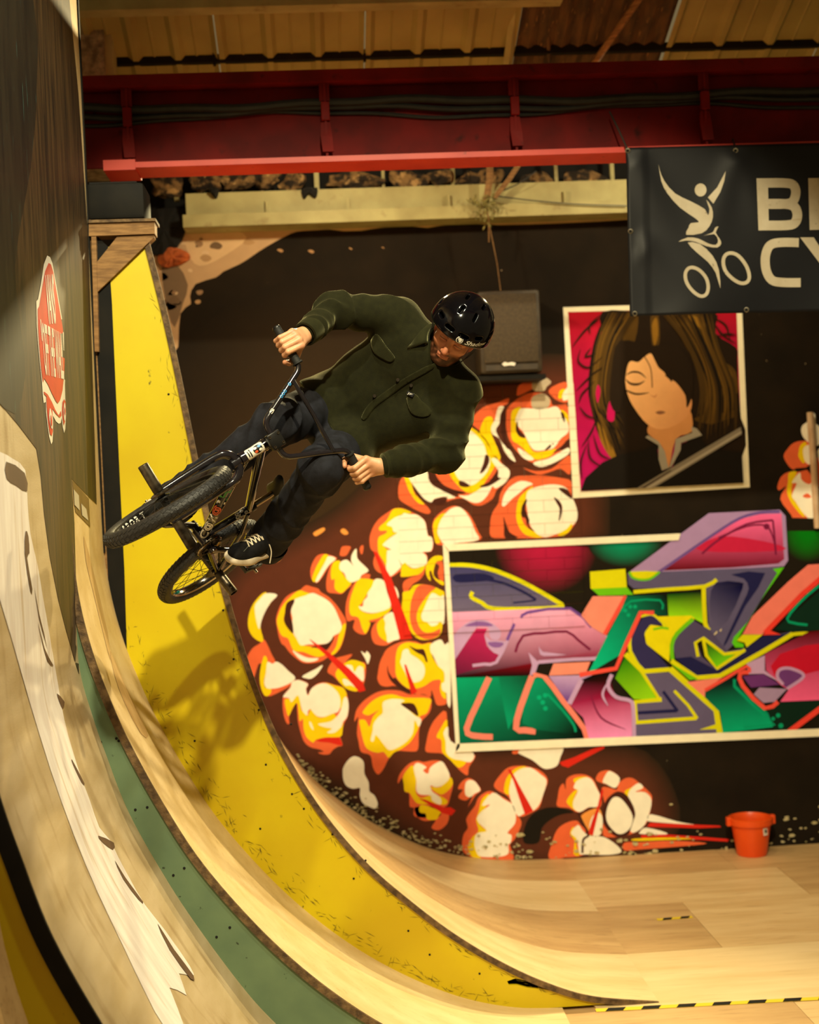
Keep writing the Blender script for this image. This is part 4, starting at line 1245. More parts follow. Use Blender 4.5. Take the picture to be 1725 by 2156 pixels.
p(CGF, 'O', [(310, 860), (320, 800), (500, 790), (620, 850), (720, 880), (700, 1000), (600, 1080), (510, 1050), (560, 960), (430, 970), (350, 930)])
p(CGF, 'Y', [(360, 830), (400, 770), (610, 850), (600, 900), (570, 950), (460, 950), (440, 880), (380, 870)])
p(CD, 'Y', [(730, 1690), (760, 1620), (850, 1540), (890, 1700), (880, 1850), (940, 1930), (1060, 1900), (1180, 1910), (1260, 1960), (1250, 2000), (1200, 2010), (1100, 2000), (920, 2000), (860, 1950), (810, 1870), (750, 1850), (740, 1760)], [(1060, 1800), (1180, 1800), (1290, 1680), (1328, 1750), (1280, 1830), (1180, 1890)])
p(CD, 'C', [(860, 1550), (910, 1510), (1010, 1560), (970, 1600), (1030, 1640), (1060, 1560), (1180, 1490), (1240, 1550), (1290, 1680), (1200, 1780), (1120, 1800), (1060, 1780), (1080, 1850), (1150, 1900), (1190, 1960), (1170, 2010), (1080, 1960), (1060, 1900), (940, 1890), (890, 1840), (890, 1720), (870, 1640)])
p(CD, 'R', [(915, 1935), (1000, 1950), (1120, 2000), (1220, 2045), (1300, 2040), (1360, 2080), (1310, 2140), (1200, 2110), (1030, 2000)])
p(CGF, 'O', [(830, 580), (870, 500), (950, 450), (1030, 480), (1080, 540), (1110, 600), (1050, 650), (990, 740), (950, 800), (1010, 660), (930, 720), (850, 700), (840, 660), (890, 590)])
p(CGF, 'C', [(920, 520), (960, 475), (1020, 480), (1070, 530), (1100, 600), (1030, 640), (980, 680), (920, 650)])
p(CGF, 'O', [(880, 1240), (900, 1130), (950, 1050), (930, 950), (980, 860), (1040, 780), (1070, 700), (1130, 640), (1220, 605), (1320, 650), (1480, 750), (1540, 880), (1600, 980), (1570, 1090), (1510, 1200), (1460, 1260), (1510, 1420), (1400, 1440), (1110, 1430), (960, 1390), (890, 1330)])
p(CGF, 'Y', [(1100, 770), (1130, 690), (1210, 640), (1190, 760), (1130, 850), (1060, 920), (1100, 1020), (1180, 1090), (1090, 1120), (1040, 1190), (1050, 1330), (1110, 1420), (1000, 1400), (950, 1280), (1010, 1160), (1080, 1090), (1050, 960), (1080, 860)])
p(CGF, 'C', [(1120, 780), (1250, 625), (1380, 700), (1490, 770), (1530, 880), (1520, 1000), (1430, 1110), (1480, 1140), (1470, 1230), (1440, 1260), (1440, 1360), (1340, 1400), (1110, 1400), (1050, 1330), (1030, 1230), (1060, 1120), (1180, 1090), (1090, 1000), (1060, 930), (1120, 850), (1220, 770)])
p(None, 'O', [(1040, 1654), (1050, 1636), (1070, 1616), (1098, 1612), (1117, 1615), (1139, 1623), (1154, 1642), (1145, 1670), (1137, 1698), (1123, 1709), (1095, 1720), (1082, 1700), (1069, 1676), (1051, 1666)])
p(None, 'Y', [(1066, 1640), (1085, 1618), (1108, 1614), (1090, 1632), (1074, 1650), (1076, 1672), (1062, 1668)])
p(CG, 'C', [(0, 500), (80, 430), (200, 410), (320, 490), (385, 560), (350, 700), (300, 830), (230, 900), (130, 930), (60, 960), (0, 850), (-40, 700), (-30, 600)])
p(None, 'R', [(1069, 1619), (1076, 1621), (1098, 1662), (1123, 1707), (1106, 1716), (1093, 1679), (1081, 1643)])
p(CG, 'O', [(0, 215), (80, 205), (60, 250), (0, 255)])
p(CG, 'C', [(60, 240), (120, 190), (340, 170), (565, 175), (540, 290), (500, 390), (400, 425), (330, 410), (230, 330), (130, 280)])
p(CG, 'R', [(530, 350), (700, 290), (900, 200), (1040, 160), (1040, 190), (850, 290), (700, 370), (630, 410), (560, 390)])
p(CG, 'B', [(120, 1250), (130, 1100), (200, 960), (330, 880), (450, 860), (600, 880), (690, 920), (560, 940), (430, 1000), (330, 1100), (300, 1250), (200, 1280)])
p(CG, 'O', [(505, 850), (510, 750), (530, 640), (575, 590), (600, 660), (610, 540), (700, 490), (820, 490), (910, 540), (960, 640), (990, 720), (1010, 800), (980, 870), (890, 850), (750, 920), (640, 870)])
p(CG, 'Y', [(610, 790), (680, 690), (740, 660), (700, 740), (690, 830), (740, 910), (660, 860)], [(690, 540), (770, 515), (850, 520), (720, 590)])
p(CG, 'C', [(690, 640), (730, 560), (830, 520), (900, 550), (960, 660), (990, 730), (960, 850), (860, 860), (760, 915), (690, 870), (690, 780), (740, 670)])
p(CG, 'O', [(950, 560), (960, 490), (1010, 450), (1110, 445), (1215, 530), (1170, 640), (1090, 610)])
p(CG, 'C', [(1060, 480), (1110, 450), (1215, 530), (1165, 640), (1060, 595), (1020, 570)])
p(CG, 'O', [(1180, 660), (1200, 590), (1280, 530), (1360, 530), (1430, 580), (1560, 700), (1580, 780), (1540, 980), (1480, 1080), (1330, 1170), (1060, 1200), (1020, 1100), (1050, 870), (1040, 800), (1010, 640), (1100, 640)])
p(CG, 'Y', [(1270, 680), (1340, 640), (1430, 590), (1330, 740), (1310, 770)])
p(CG, 'C', [(1340, 650), (1430, 585), (1480, 640), (1390, 685), (1500, 690), (1575, 780), (1540, 960), (1480, 1080), (1370, 1150), (1330, 1100), (1380, 960), (1370, 850), (1310, 740)])
p(CG, 'D', [(1030, 1050), (1020, 900), (1060, 780), (1130, 710), (1200, 680), (1290, 720), (1360, 830), (1390, 930), (1375, 1000), (1330, 1130), (1310, 1170), (1200, 1200), (1110, 1150)])
paint(CG, [(1060, 920), (1090, 820), (1140, 750), (1210, 750), (1290, 830), (1360, 960), (1340, 1080), (1270, 1150), (1190, 1160), (1110, 1090), (1065, 1010)], CR_, 8)
p(CG, 'O', [(410, 1440), (440, 1280), (500, 1120), (600, 1040), (720, 1010), (770, 1060), (830, 1130), (780, 1250), (800, 1400), (600, 1430)])
p(CG, 'Y', [(650, 1160), (690, 1080), (730, 1200), (720, 1300), (760, 1400), (690, 1390), (700, 1240)])
p(CG, 'C', [(660, 1150), (740, 1060), (790, 1120), (860, 1180), (980, 1190), (1060, 1210), (1180, 1290), (1230, 1370), (1080, 1400), (830, 1395), (760, 1390), (740, 1290), (720, 1210)])
ribbon(CG, [(740, 920), (800, 1050), (860, 1170), (800, 1230), (790, 1380)], 26, DK, 7)
p(CG, 'L', [(765, 990), (820, 920), (960, 870), (1010, 930), (1020, 1060), (1000, 1170), (910, 1180), (860, 1170), (840, 1090)])
p(CG, 'C', [(900, 970), (980, 920), (1020, 1000), (1000, 1160), (920, 1190), (870, 1090)])
p(CG, 'R', [(1010, 640), (1030, 680), (975, 900), (910, 1180), (855, 1160), (900, 1010), (960, 860)])
p(CI, 'C', [(60, 760), (100, 710), (350, 780), (520, 810), (330, 800), (90, 780)], [(-10, 880), (50, 840), (250, 890), (200, 910), (0, 900)])
p(CI, 'R', [(90, 790), (300, 800), (760, 820), (780, 835), (560, 845), (60, 830)], [(0, 910), (250, 905), (600, 930), (860, 950), (840, 975), (600, 960), (300, 950), (0, 940)])
paint(CI, [(-60, 945), (300, 935), (500, 950), (200, 960), (-60, 968)], YE, 9)
p(CI, 'O', [(-160, 985), (0, 980), (300, 965), (640, 990), (400, 1020), (0, 1050), (-160, 1060)])
# popcorn at the far right with the pale pipe over it
p(CH, 'O', [(345, 690), (380, 620), (450, 550), (550, 530), (620, 560), (610, 780), (480, 810), (440, 825), (390, 780)], [(280, 1000), (320, 900), (400, 850), (500, 850), (620, 870), (640, 1340), (670, 1420), (480, 1400), (420, 1290), (310, 1130), (370, 1000), (300, 1040)])
p(CH, 'Y', [(500, 640), (520, 570), (580, 550), (560, 760), (500, 700)], [(400, 860), (480, 850), (430, 980), (430, 1100), (480, 1180), (560, 1300), (530, 1300), (430, 1180), (380, 1060), (390, 950)])
p(CH, 'C', [(545, 620), (600, 570), (650, 600), (640, 760), (570, 750)], [(525, 430), (540, 370), (590, 330), (600, 260), (635, 235), (670, 260), (675, 350), (710, 380), (760, 480), (720, 560), (660, 580), (560, 510)],
  [(430, 960), (510, 855), (530, 930), (600, 970), (640, 970), (650, 1330), (560, 1290), (470, 1160), (430, 1090), (480, 970)], [(690, 640), (760, 600), (790, 700), (740, 800)])
paint(CH, [(530, 930), (530, 870), (620, 880), (630, 960), (590, 975)], OR, 7)
paint(CH, [(540, 1100), (590, 1070), (630, 1110), (580, 1120)], OR, 7)
p(CH, 'O', [(670, 780), (710, 680), (800, 760), (800, 1000), (710, 1000), (680, 920)])

# ---- portrait panel: cream border, crimson ground, dark flowing hair, plain face with closed eye, grey collar, diagonal blade
ART[0] = 'portrait_mural'
LV[0] = 9
CP = (1160, 620, 3.053)
paint(None, [(1186, 647), (1562, 636), (1579, 1026), (1206, 1049)], (252, 244, 214), sm=1)
paint(None, [(1196, 657), (1551, 648), (1565, 1014), (1223, 1035)], (176, 16, 34), sm=1, grad=((190, 14, 104), (1370, 650), (1390, 1030)))
HB, HM, HL, SK = (34, 23, 12), (84, 60, 20), (142, 102, 30), (248, 188, 126)
paint(CP, [(330, 112), (600, 108), (1040, 100), (1060, 250), (1190, 340), (1200, 420), (1205, 560), (1215, 700), (1222, 850), (1180, 980), (1000, 1000), (900, 880), (620, 860), (540, 1000), (430, 1040), (400, 1050), (330, 960), (280, 820), (250, 650), (300, 450), (280, 380), (330, 260)], HB)
for l in ([(860, 120), (960, 130), (1030, 250), (1060, 330), (960, 290)], [(1010, 420), (1120, 440), (1190, 500), (1200, 640), (1100, 520)], [(920, 800), (1000, 760), (1060, 640), (1120, 600), (1080, 760), (1200, 740), (1130, 830), (1000, 830)], [(640, 150), (690, 130), (700, 300), (660, 370)],
          [(330, 400), (420, 250), (430, 420), (330, 620), (300, 560)], [(470, 140), (560, 130), (540, 300), (470, 380)], [(980, 880), (1180, 800), (1225, 900), (1220, 1000), (1080, 990)], [(800, 180), (900, 260), (960, 420), (880, 360)]):
    paint(CP, l, HM)
for l in ([(300, 820), (330, 660), (370, 650), (320, 800), (360, 900), (420, 1040), (390, 1055), (320, 940)], [(880, 140), (950, 150), (1010, 240), (960, 220)], [(650, 200), (680, 150), (690, 260), (664, 330)], [(1060, 450), (1130, 460), (1170, 540), (1100, 500)]):
    paint(CP, l, HL)
paint(CP, [(430, 860), (560, 840), (640, 860), (710, 970), (600, 1030), (430, 1060)], HB)
paint(CP, [(880, 840), (1010, 840), (1224, 800), (1230, 1040), (980, 1010), (880, 960)], HB)
_r = random.Random(21)
for _k in range(70):
    t_ = _r.random()
    sd_ = -1 if _k % 2 else 1
    if sd_ < 0:
        a_, b_, c_, d_ = (560 - 200 * t_, 115), (430 - 150 * t_, 330), (380 - 130 * t_, 620 + 60 * _r.random()), (470 - 130 * t_ + _r.uniform(-30, 40), 900 + _r.uniform(-80, 110))
    else:
        a_, b_, c_, d_ = (700 + 330 * t_, 112), (880 + 200 * t_, 320 + 60 * _r.random()), (960 + 220 * t_, 600), (930 + 260 * t_, 880 + _r.uniform(-120, 60))
    cc_ = [(58, 41, 16), (84, 60, 20), (104, 74, 24), (24, 17, 10), (70, 50, 18)][_k % 5]
    ribbon(CP, [a_, b_, c_, d_], _r.uniform(8, 26), cc_, taper=True)
paint(CP, [(300, 580), (318, 620), (300, 700), (286, 640)], (190, 14, 84))
paint(CP, [(370, 700), (405, 680), (405, 810), (360, 800)], (190, 14, 90))
paint(CP, [(640, 830), (720, 860), (820, 820), (890, 740), (905, 880), (800, 930), (755, 1120), (730, 1010), (690, 950), (620, 890)], (206, 142, 86))
paint(CP, [(490, 430), (560, 400), (650, 380), (740, 480), (830, 560), (870, 640), (904, 680), (890, 760), (820, 830), (710, 868), (620, 836), (540, 740), (490, 640), (475, 520)], SK, grad=((214, 150, 96), (560, 560), (880, 700)))
paint(CP, [(440, 300), (640, 330), (800, 330), (900, 450), (906, 640), (872, 730), (862, 650), (800, 565), (752, 540), (725, 500), (690, 470), (664, 420), (640, 380), (600, 402), (560, 436), (510, 430), (486, 480), (470, 600), (440, 760), (380, 700), (390, 480)], HB)
ribbon(CP, [(600, 400), (640, 480), (650, 600)], 6, HB)
ribbon(CP, [(450, 600), (540, 640), (630, 632)], 12, HB, taper=True)
ribbon(CP, [(480, 520), (520, 500), (570, 505), (612, 540)], 12, HB, taper=True)
ribbon(CP, [(478, 545), (510, 574), (560, 578), (602, 556)], 15, HB, taper=True)
ribbon(CP, [(735, 520), (760, 540), (775, 560)], 10, HB)
paint(CP, [(670, 760), (700, 748), (735, 758), (700, 772)], (140, 94, 66))
paint(CP, [(630, 640), (660, 655), (680, 640), (665, 665)], (205, 140, 92))
paint(CP, [(190, 1262), (220, 1180), (330, 1080), (440, 1030), (600, 1000), (680, 960), (690, 1060), (720, 1135), (780, 1110), (840, 960), (960, 920), (1000, 990), (1225, 1020), (1236, 1212), (700, 1238)], (24, 19, 14), sm=1)
paint(CP, [(605, 920), (690, 970), (690, 1060), (712, 1132), (772, 1108), (832, 1000), (834, 955), (970, 905), (935, 862), (902, 850), (906, 890), (800, 930), (790, 1010), (755, 1120), (730, 1010), (690, 945), (622, 905)], (158, 150, 134), sm=1)
paint(CP, [(545, 1248), (1218, 852), (1224, 900), (660, 1243)], (132, 122, 106), sm=1)
paint(CP, [(600, 1246), (1222, 878), (1223, 890), (640, 1244)], (170, 160, 142), sm=1)
paint(CP, [(575, 1246), (760, 1132), (780, 1130), (600, 1246)], (74, 62, 50), sm=1)
for l in ([(135, 340), (220, 230), (320, 150)], [(250, 260), (250, 200), (320, 130)], [(190, 350), (175, 430), (240, 470), (330, 400)], [(260, 340), (220, 400), (290, 380)], [(160, 620), (260, 520), (330, 470)], [(180, 700), (200, 640), (280, 560)], [(180, 720), (230, 780), (300, 800)],
          [(195, 980), (260, 880), (290, 800)], [(240, 930), (250, 1050), (330, 1110)], [(270, 900), (310, 1020), (380, 1060)], [(200, 1190), (190, 1080), (230, 960)], [(1040, 150), (1120, 200), (1150, 300)], [(1060, 270), (1130, 255), (1190, 262)], [(1050, 190), (1100, 260), (1190, 320)]):
    ribbon(CP, l, 12, HB, taper=True)

# ---- lettering panel
ART[0] = 'letter_mural'
LV[0] = 9
GA, GB = (920, 1060, 3.993), (1220, 1060, 3.416)
FRC = (255, 248, 222)
INK = (30, 24, 15)
paint(None, [(938, 1152), (1432, 1128), (1660, 1090), (1900, 1096), (1900, 1532), (964, 1574)], INK, sm=1)
glow((1150, 1146), 110, 105, (186, 26, 74), INK, 0.06, PI - .0)
glow((1316, 1136), 80, 58, (0, 150, 112), INK, 0.0, PI)
glow((1700, 1118), 56, 66, (0, 128, 14), INK, 0.0, PI)
SL, NV, LM, GN, TL, TD, SA, SR, LI, PU, MG, DM, PK = (96, 90, 132), (32, 32, 84), (226, 226, 10), (112, 208, 20), (0, 164, 122), (4, 92, 66), (250, 138, 124), (246, 84, 72), (200, 164, 218), (120, 78, 172), (192, 36, 100), (122, 26, 72), (255, 164, 214)
paint(GA, [(90, 520), (300, 530), (500, 575), (720, 660), (900, 760), (1050, 850), (480, 895), (110, 910)], (70, 68, 120), sm=2, grad=((112, 104, 140), (300, 560), (300, 880)))
paint(GA, [(150, 600), (400, 590), (480, 640), (300, 660), (160, 660)], NV)
ribbon(GA, [(420, 640), (560, 670), (720, 740), (832, 808)], 22, NV)
ribbon(GA, [(640, 834), (740, 824), (832, 812)], 14, NV, sm=2)
ribbon(GA, [(85, 515), (280, 520), (480, 562), (700, 652), (900, 760), (1055, 852)], 36, LM)
ribbon(GA, [(1070, 862), (900, 880), (480, 882), (380, 835), (288, 785), (300, 742)], 34, LM, sm=3)
paint(GA, [(110, 915), (480, 900), (1080, 872), (1130, 882), (1290, 1030), (1420, 1110), (1540, 1120), (1570, 1190), (1440, 1300), (850, 1340), (780, 1450), (140, 1462)], (255, 172, 222), sm=1, grad=((150, 34, 88), (700, 930), (700, 1290)))
paint(GA, [(140, 1330), (330, 1050), (420, 1050), (400, 1110), (420, 1200), (520, 1270), (490, 1340), (140, 1450)], MG, sm=1, grad=(DM, (400, 1100), (300, 1420)))
paint(GA, [(130, 1130), (240, 1010), (330, 975), (430, 985), (520, 1050), (540, 1100), (515, 1145), (460, 1140), (440, 1100), (430, 1040), (330, 1040), (140, 1330)], LI, sm=2)
paint(GA, [(230, 1030), (330, 990), (430, 1000), (470, 1030), (330, 1030)], (140, 96, 176), sm=2)
paint(GA, [(400, 1100), (450, 1150), (590, 1160), (560, 1240), (520, 1272), (440, 1220)], LI, sm=2)
paint(GA, [(430, 1165), (560, 1170), (530, 1210), (460, 1205)], (140, 96, 176), sm=2)
ribbon(GA, [(660, 1250), (725, 1112), (900, 1090)], 22, DM, sm=2)
ribbon(GA, [(900, 1090), (1090, 1076), (1190, 1150), (1290, 1230)], 20, DM, sm=2)
paint(GA, [(860, 1190), (890, 1246), (1090, 1270), (900, 1282), (862, 1250)], LI, sm=2)
ribbon(GA, [(850, 1333), (1150, 1310), (1440, 1290), (1556, 1190), (1565, 1130)], 30, LI, sm=2)
paint(GA, [(1410, 1110), (1540, 1115), (1568, 1160), (1550, 1195), (1480, 1180)], LI, sm=2)
paint(GA, [(770, 1250), (840, 1320), (860, 1345), (820, 1440), (780, 1445), (800, 1360)], LI, sm=1)
ribbon(GA, [(595, 1150), (500, 1335), (400, 1350), (300, 1362)], 26, LI, sm=2)
ribbon(GA, [(650, 1010), (590, 1150)], 24, PU, sm=2)
ribbon(GA, [(710, 962), (760, 915), (1120, 882), (1300, 1040)], 24, PU, sm=2)
paint(GA, [(145, 1465), (780, 1450), (900, 1440), (1240, 1900), (1240, 1986), (175, 2030)], TL, sm=1, grad=((0, 84, 62), (250, 1500), (520, 1980)))
paint(GA, [(520, 1460), (780, 1452), (700, 1700), (600, 1900), (560, 1700)], TD, sm=1, grad=((0, 150, 112), (760, 1500), (560, 1700)))
ribbon(GA, [(440, 1462), (340, 1680), (250, 1890), (300, 1950), (470, 1962)], 50, SA, sm=2)
ribbon(GA, [(800, 1450), (700, 1720), (665, 1890), (740, 1905), (830, 1916)], 52, SA, sm=2)
paint(GA, [(820, 1480), (880, 1470), (1180, 1860), (1160, 1940), (830, 1900), (720, 1850), (720, 1750)], (0, 156, 118), sm=1, grad=((0, 82, 60), (760, 1560), (1050, 1850)))
ribbon(GA, [(810, 1448), (900, 1448), (1060, 1660), (1235, 1890), (1256, 1990)], 44, SA, sm=2)
ribbon(GA, [(930, 1600), (1060, 1740), (1150, 1860), (1166, 1920)], 20, TL, sm=2)
for c in ((860, 1630), (890, 1672), (912, 1722), (910, 1612)):
    dot(GA, c, 20, (0, 180, 136))
paint(GA, [(1210, 940), (1310, 780), (1600, 776), (1420, 1110), (1290, 1030)], (250, 150, 132), sm=1)
ribbon(GA, [(1590, 776), (1410, 1100)], 34, SR, sm=1)
paint(GA, [(980, 1345), (1290, 1330), (1250, 1432), (940, 1446)], (250, 150, 132), sm=1)
paint(GA, [(850, 1355), (980, 1345), (940, 1450), (830, 1420)], INK, sm=1)
paint(GA, [(940, 1450), (1310, 1440), (1200, 1500), (1110, 1690)], (196, 160, 222), sm=1, grad=((120, 80, 170), (1100, 1460), (1080, 1640)))
paint(GA, [(1215, 1480), (1310, 1442), (1490, 1425), (1480, 1500), (1500, 1600), (1600, 1660), (1640, 1690), (1640, 1972), (1280, 1982), (1230, 1800), (1110, 1690)], (160, 32, 84), sm=1, grad=((255, 140, 204), (1400, 1640), (1440, 1900)))
ribbon(GA, [(1215, 1480), (1112, 1684)], 40, LI, sm=1)
ribbon(GA, [(1290, 1600), (1380, 1800), (1590, 1900)], 16, DM, taper=True)
# right half
paint(GB, [(340, 665), (625, 655), (632, 812), (560, 800), (430, 780), (290, 1090), (60, 1225), (200, 950), (300, 760)], (0, 150, 116), sm=1, grad=((6, 60, 48), (300, 900), (560, 700)))
ribbon(GB, [(300, 780), (370, 702), (580, 696), (596, 762)], 15, TL, sm=2)
for c in ((365, 742), (400, 742), (352, 802), (330, 770)):
    dot(GB, c, 14, (0, 176, 132))
paint(GB, [(360, 490), (930, 70), (1440, 45), (1482, 90), (1500, 410), (1470, 452), (600, 496)], (176, 144, 202), sm=1)
paint(GB, [(600, 482), (960, 230), (1160, 112), (1300, 76), (1452, 72), (1472, 400), (1430, 432), (1100, 460)], (238, 96, 158), sm=1, grad=((130, 24, 58), (1200, 180), (1200, 440)))
paint(GB, [(830, 320), (1000, 240), (1200, 250), (1440, 300), (1450, 340), (1000, 350)], (205, 34, 78), sm=2)
ribbon(GB, [(560, 500), (950, 232), (1150, 108), (1300, 66), (1440, 60)], 20, (112, 84, 164), sm=3)
ribbon(GB, [(880, 362), (1000, 262), (1200, 150), (1390, 120)], 15, DM, sm=3)
ribbon(GB, [(1390, 120), (1402, 240), (1412, 370)], 14, DM, sm=2)
ribbon(GB, [(1000, 246), (1200, 165), (1340, 160), (1390, 240), (1412, 330)], 12, DM, sm=3)
dot(GB, (1345, 166), 22, DM)
paint(GB, [(75, 490), (330, 470), (340, 600), (380, 650), (140, 660), (80, 610)], LM, sm=1)
paint(GB, [(85, 614), (340, 602), (388, 656), (140, 662)], GN, sm=1)
paint(GB, [(345, 500), (600, 490), (1080, 470), (1440, 456), (1400, 530), (1210, 850), (1120, 1000), (1060, 1060), (930, 910), (910, 600), (390, 612), (350, 580)], SL, sm=1)
paint(GB, [(360, 490), (580, 490), (500, 545), (430, 548), (376, 520)], LM, sm=2)
ribbon(GB, [(360, 490), (380, 530), (440, 548), (510, 540), (575, 492)], 16, GN)
paint(GB, [(1090, 510), (1335, 500), (1190, 740), (1060, 1000), (1040, 1000), (1170, 720), (1216, 610), (1180, 540)], NV, sm=2)
paint(GB, [(980, 570), (1150, 566), (1172, 610), (1060, 850), (960, 880), (935, 700)], (26, 26, 76), sm=2, grad=((96, 90, 132), (1080, 600), (930, 860)))
paint(GB, [(1390, 470), (1470, 458), (1300, 700), (1130, 990), (1180, 1010), (1180, 1035), (1120, 1035), (1096, 1000), (1110, 960), (1210, 850), (1420, 500)], (96, 212, 20), sm=1)
ribbon(GB, [(388, 636), (640, 616), (900, 596), (985, 546)], 28, LM, sm=2)
ribbon(GB, [(892, 606), (902, 860), (935, 912)], 32, LM, sm=2)
paint(GB, [(630, 652), (875, 632), (885, 860), (810, 820), (640, 812)], (0, 96, 14), sm=1, grad=((140, 214, 20), (760, 660), (760, 780)))
paint(GB, [(470, 800), (560, 812), (800, 805), (830, 825), (700, 930), (650, 1020), (645, 1140), (480, 1010), (466, 930), (510, 870), (600, 885), (560, 820)], (238, 230, 10), sm=1)
paint(GB, [(445, 830), (530, 806), (596, 872), (510, 872), (470, 930), (482, 1010), (640, 1176), (440, 1192), (366, 1060), (370, 980)], (52, 48, 100), sm=2)
ribbon(GB, [(440, 812), (520, 797), (580, 840), (640, 900)], 18, LM)
ribbon(GB, [(530, 905), (590, 893), (640, 900)], 16, GN, sm=2)
ribbon(GB, [(362, 960), (364, 1060), (440, 1192)], 26, LM, sm=2)
ribbon(GB, [(535, 786), (440, 782), (340, 1000), (262, 1185), (0, 1232)], 32, SR, sm=1)
paint(GB, [(330, 1095), (440, 1210), (560, 1410), (390, 1405), (256, 1256)], (52, 140, 0), sm=1, grad=((150, 222, 20), (330, 1130), (430, 1400)))
paint(GB, [(250, 1265), (345, 1400), (280, 1395), (235, 1320)], INK, sm=2)
paint(GB, [(820, 840), (940, 912), (1060, 1060), (1180, 1040), (1180, 1070), (1000, 1090), (890, 975), (840, 1000), (880, 1100), (985, 1190), (1310, 960), (1530, 920), (1460, 980), (1000, 1232), (840, 1242), (690, 1112), (668, 1010), (720, 910)], (84, 76, 116), sm=1)
paint(GB, [(690, 1112), (800, 1100), (985, 1196), (1320, 952), (1540, 930), (1100, 1180), (1000, 1236), (840, 1246)], NV, sm=1)
paint(GB, [(900, 990), (1040, 1090), (1120, 1080), (990, 1176), (915, 1110)], GN, sm=1, grad=((10, 110, 20), (980, 1140), (930, 1020)))
ribbon(GB, [(852, 1100), (832, 1000), (888, 966), (1040, 1082), (1180, 1062)], 24, LM, sm=1)
ribbon(GB, [(888, 970), (912, 1092), (986, 1186), (1190, 1050)], 24, LM, sm=1)
ribbon(GB, [(815, 830), (700, 935), (662, 1020), (668, 1125)], 28, GN, sm=2)
ribbon(GB, [(658, 1130), (840, 1252), (1010, 1238), (1300, 1075), (1530, 938)], 34, LM, sm=1)
ribbon(GB, [(1525, 940), (1640, 935), (1675, 985), (1660, 1015), (1596, 1026)], 26, LM, sm=4)
paint(GB, [(1130, 985), (1170, 942), (1320, 940), (1200, 1034), (1186, 1000)], LM, sm=1)
ribbon(GB, [(330, 1080), (450, 1200), (580, 1400)], 40, LM, sm=1)
paint(GB, [(470, 1222), (660, 1212), (960, 1480), (992, 1560), (992, 1652), (400, 1676), (410, 1440), (592, 1416)], (102, 94, 134), sm=1)
ribbon(GB, [(440, 1208), (650, 1192)], 32, LM, sm=1)
ribbon(GB, [(650, 1186), (980, 1480), (1008, 1652)], 44, LM, sm=1)
ribbon(GB, [(590, 1408), (400, 1425), (405, 1574)], 32, LM, sm=1)
ribbon(GB, [(400, 1574), (840, 1542)], 26, LM, sm=1)
ribbon(GB, [(845, 1545), (780, 1450), (680, 1345)], 22, LM, sm=1)
paint(GB, [(860, 1625), (980, 1585), (1000, 1620)], LM, sm=1)
ribbon(GB, [(415, 1505), (700, 1488)], 24, NV, sm=1)
ribbon(GB, [(705, 1492), (600, 1350)], 22, NV, sm=1)
paint(GB, [(655, 1150), (850, 1262), (790, 1268)], GN, sm=1)
ribbon(GB, [(232, 1228), (204, 1310), (262, 1390), (360, 1415), (385, 1470), (392, 1680)], 28, LI, sm=3)
ribbon(GB, [(205, 1280), (165, 1370), (205, 1455)], 18, LI, taper=True)
paint(GB, [(900, 1340), (1140, 1208), (1160, 1270), (1330, 1480), (1440, 1600), (1030, 1648), (1010, 1500), (900, 1392)], (4, 70, 56), sm=1, grad=((0, 170, 128), (1050, 1330), (1090, 1600)))
paint(GB, [(770, 1282), (1024, 1250), (902, 1340), (900, 1392)], SA, sm=1)
paint(GB, [(1345, 1480), (1430, 1430), (1800, 1406), (1800, 1470), (1500, 1632), (1400, 1632)], (8, 40, 28), sm=1)
ribbon(GB, [(1112, 1262), (1112, 1312), (1260, 1460), (1400, 1588), (1180, 1606)], 22, TL, sm=1)
for c, r_ in (((1390, 1546), 14), ((1426, 1522), 16), ((1446, 1596), 18)):
    dot(GB, c, r_, TL)
paint(GB, [(1330, 1080), (1650, 920), (1800, 905), (1800, 1408), (1440, 1424), (1500, 1340), (1440, 1300), (1340, 1200)], (120, 10, 44), sm=1, grad=((236, 92, 150), (1600, 960), (1600, 1330)))
paint(GB, [(1440, 1080), (1800, 1000), (1800, 1180), (1400, 1240)], (204, 20, 52), sm=2)
paint(GB, [(1200, 1150), (1330, 1090), (1330, 1200), (1450, 1290), (1320, 1222), (1210, 1226)], LI, sm=1)
paint(GB, [(1170, 1240), (1320, 1225), (1440, 1300), (1230, 1322)], (112, 54, 132), sm=1)
paint(GB, [(1290, 1322), (1490, 1332), (1400, 1424), (1320, 1432), (1250, 1370)], (172, 146, 194), sm=1)
paint(GB, [(1440, 1200), (1520, 1190), (1610, 1240), (1490, 1330), (1430, 1240)], (112, 60, 136), sm=2)
ribbon(GB, [(1462, 1300), (1420, 1244), (1440, 1192), (1520, 1186), (1610, 1240), (1490, 1330)], 22, (196, 156, 212))
ribbon(GB, [(900, 1342), (1050, 1255), (1200, 1168), (1220, 1214)], 24, SR, sm=2)
ribbon(GB, [(1215, 1212), (1152, 1222), (1172, 1310), (1330, 1470), (1424, 1424)], 32, SR, sm=2)
paint(GB, [(1170, 940), (1240, 810), (1500, 560), (1640, 440), (1800, 430), (1800, 520), (1600, 650), (1310, 940)], (248, 130, 118), sm=1)
paint(GB, [(1400, 905), (1800, 560), (1800, 905), (1650, 915), (1530, 922)], (8, 44, 32), sm=1)
ribbon(GB, [(1800, 480), (1600, 650), (1330, 930)], 36, (244, 64, 52), sm=1)
paint(GB, [(1310, 945), (1360, 908), (1446, 942)], (244, 64, 52), sm=1)
ribbon(GB, [(1800, 530), (1640, 655), (1512, 790), (1502, 850), (1636, 872)], 18, TL, sm=2)
ribbon(GB, [(1500, 1642), (1800, 1420)], 40, (246, 70, 58), sm=1)
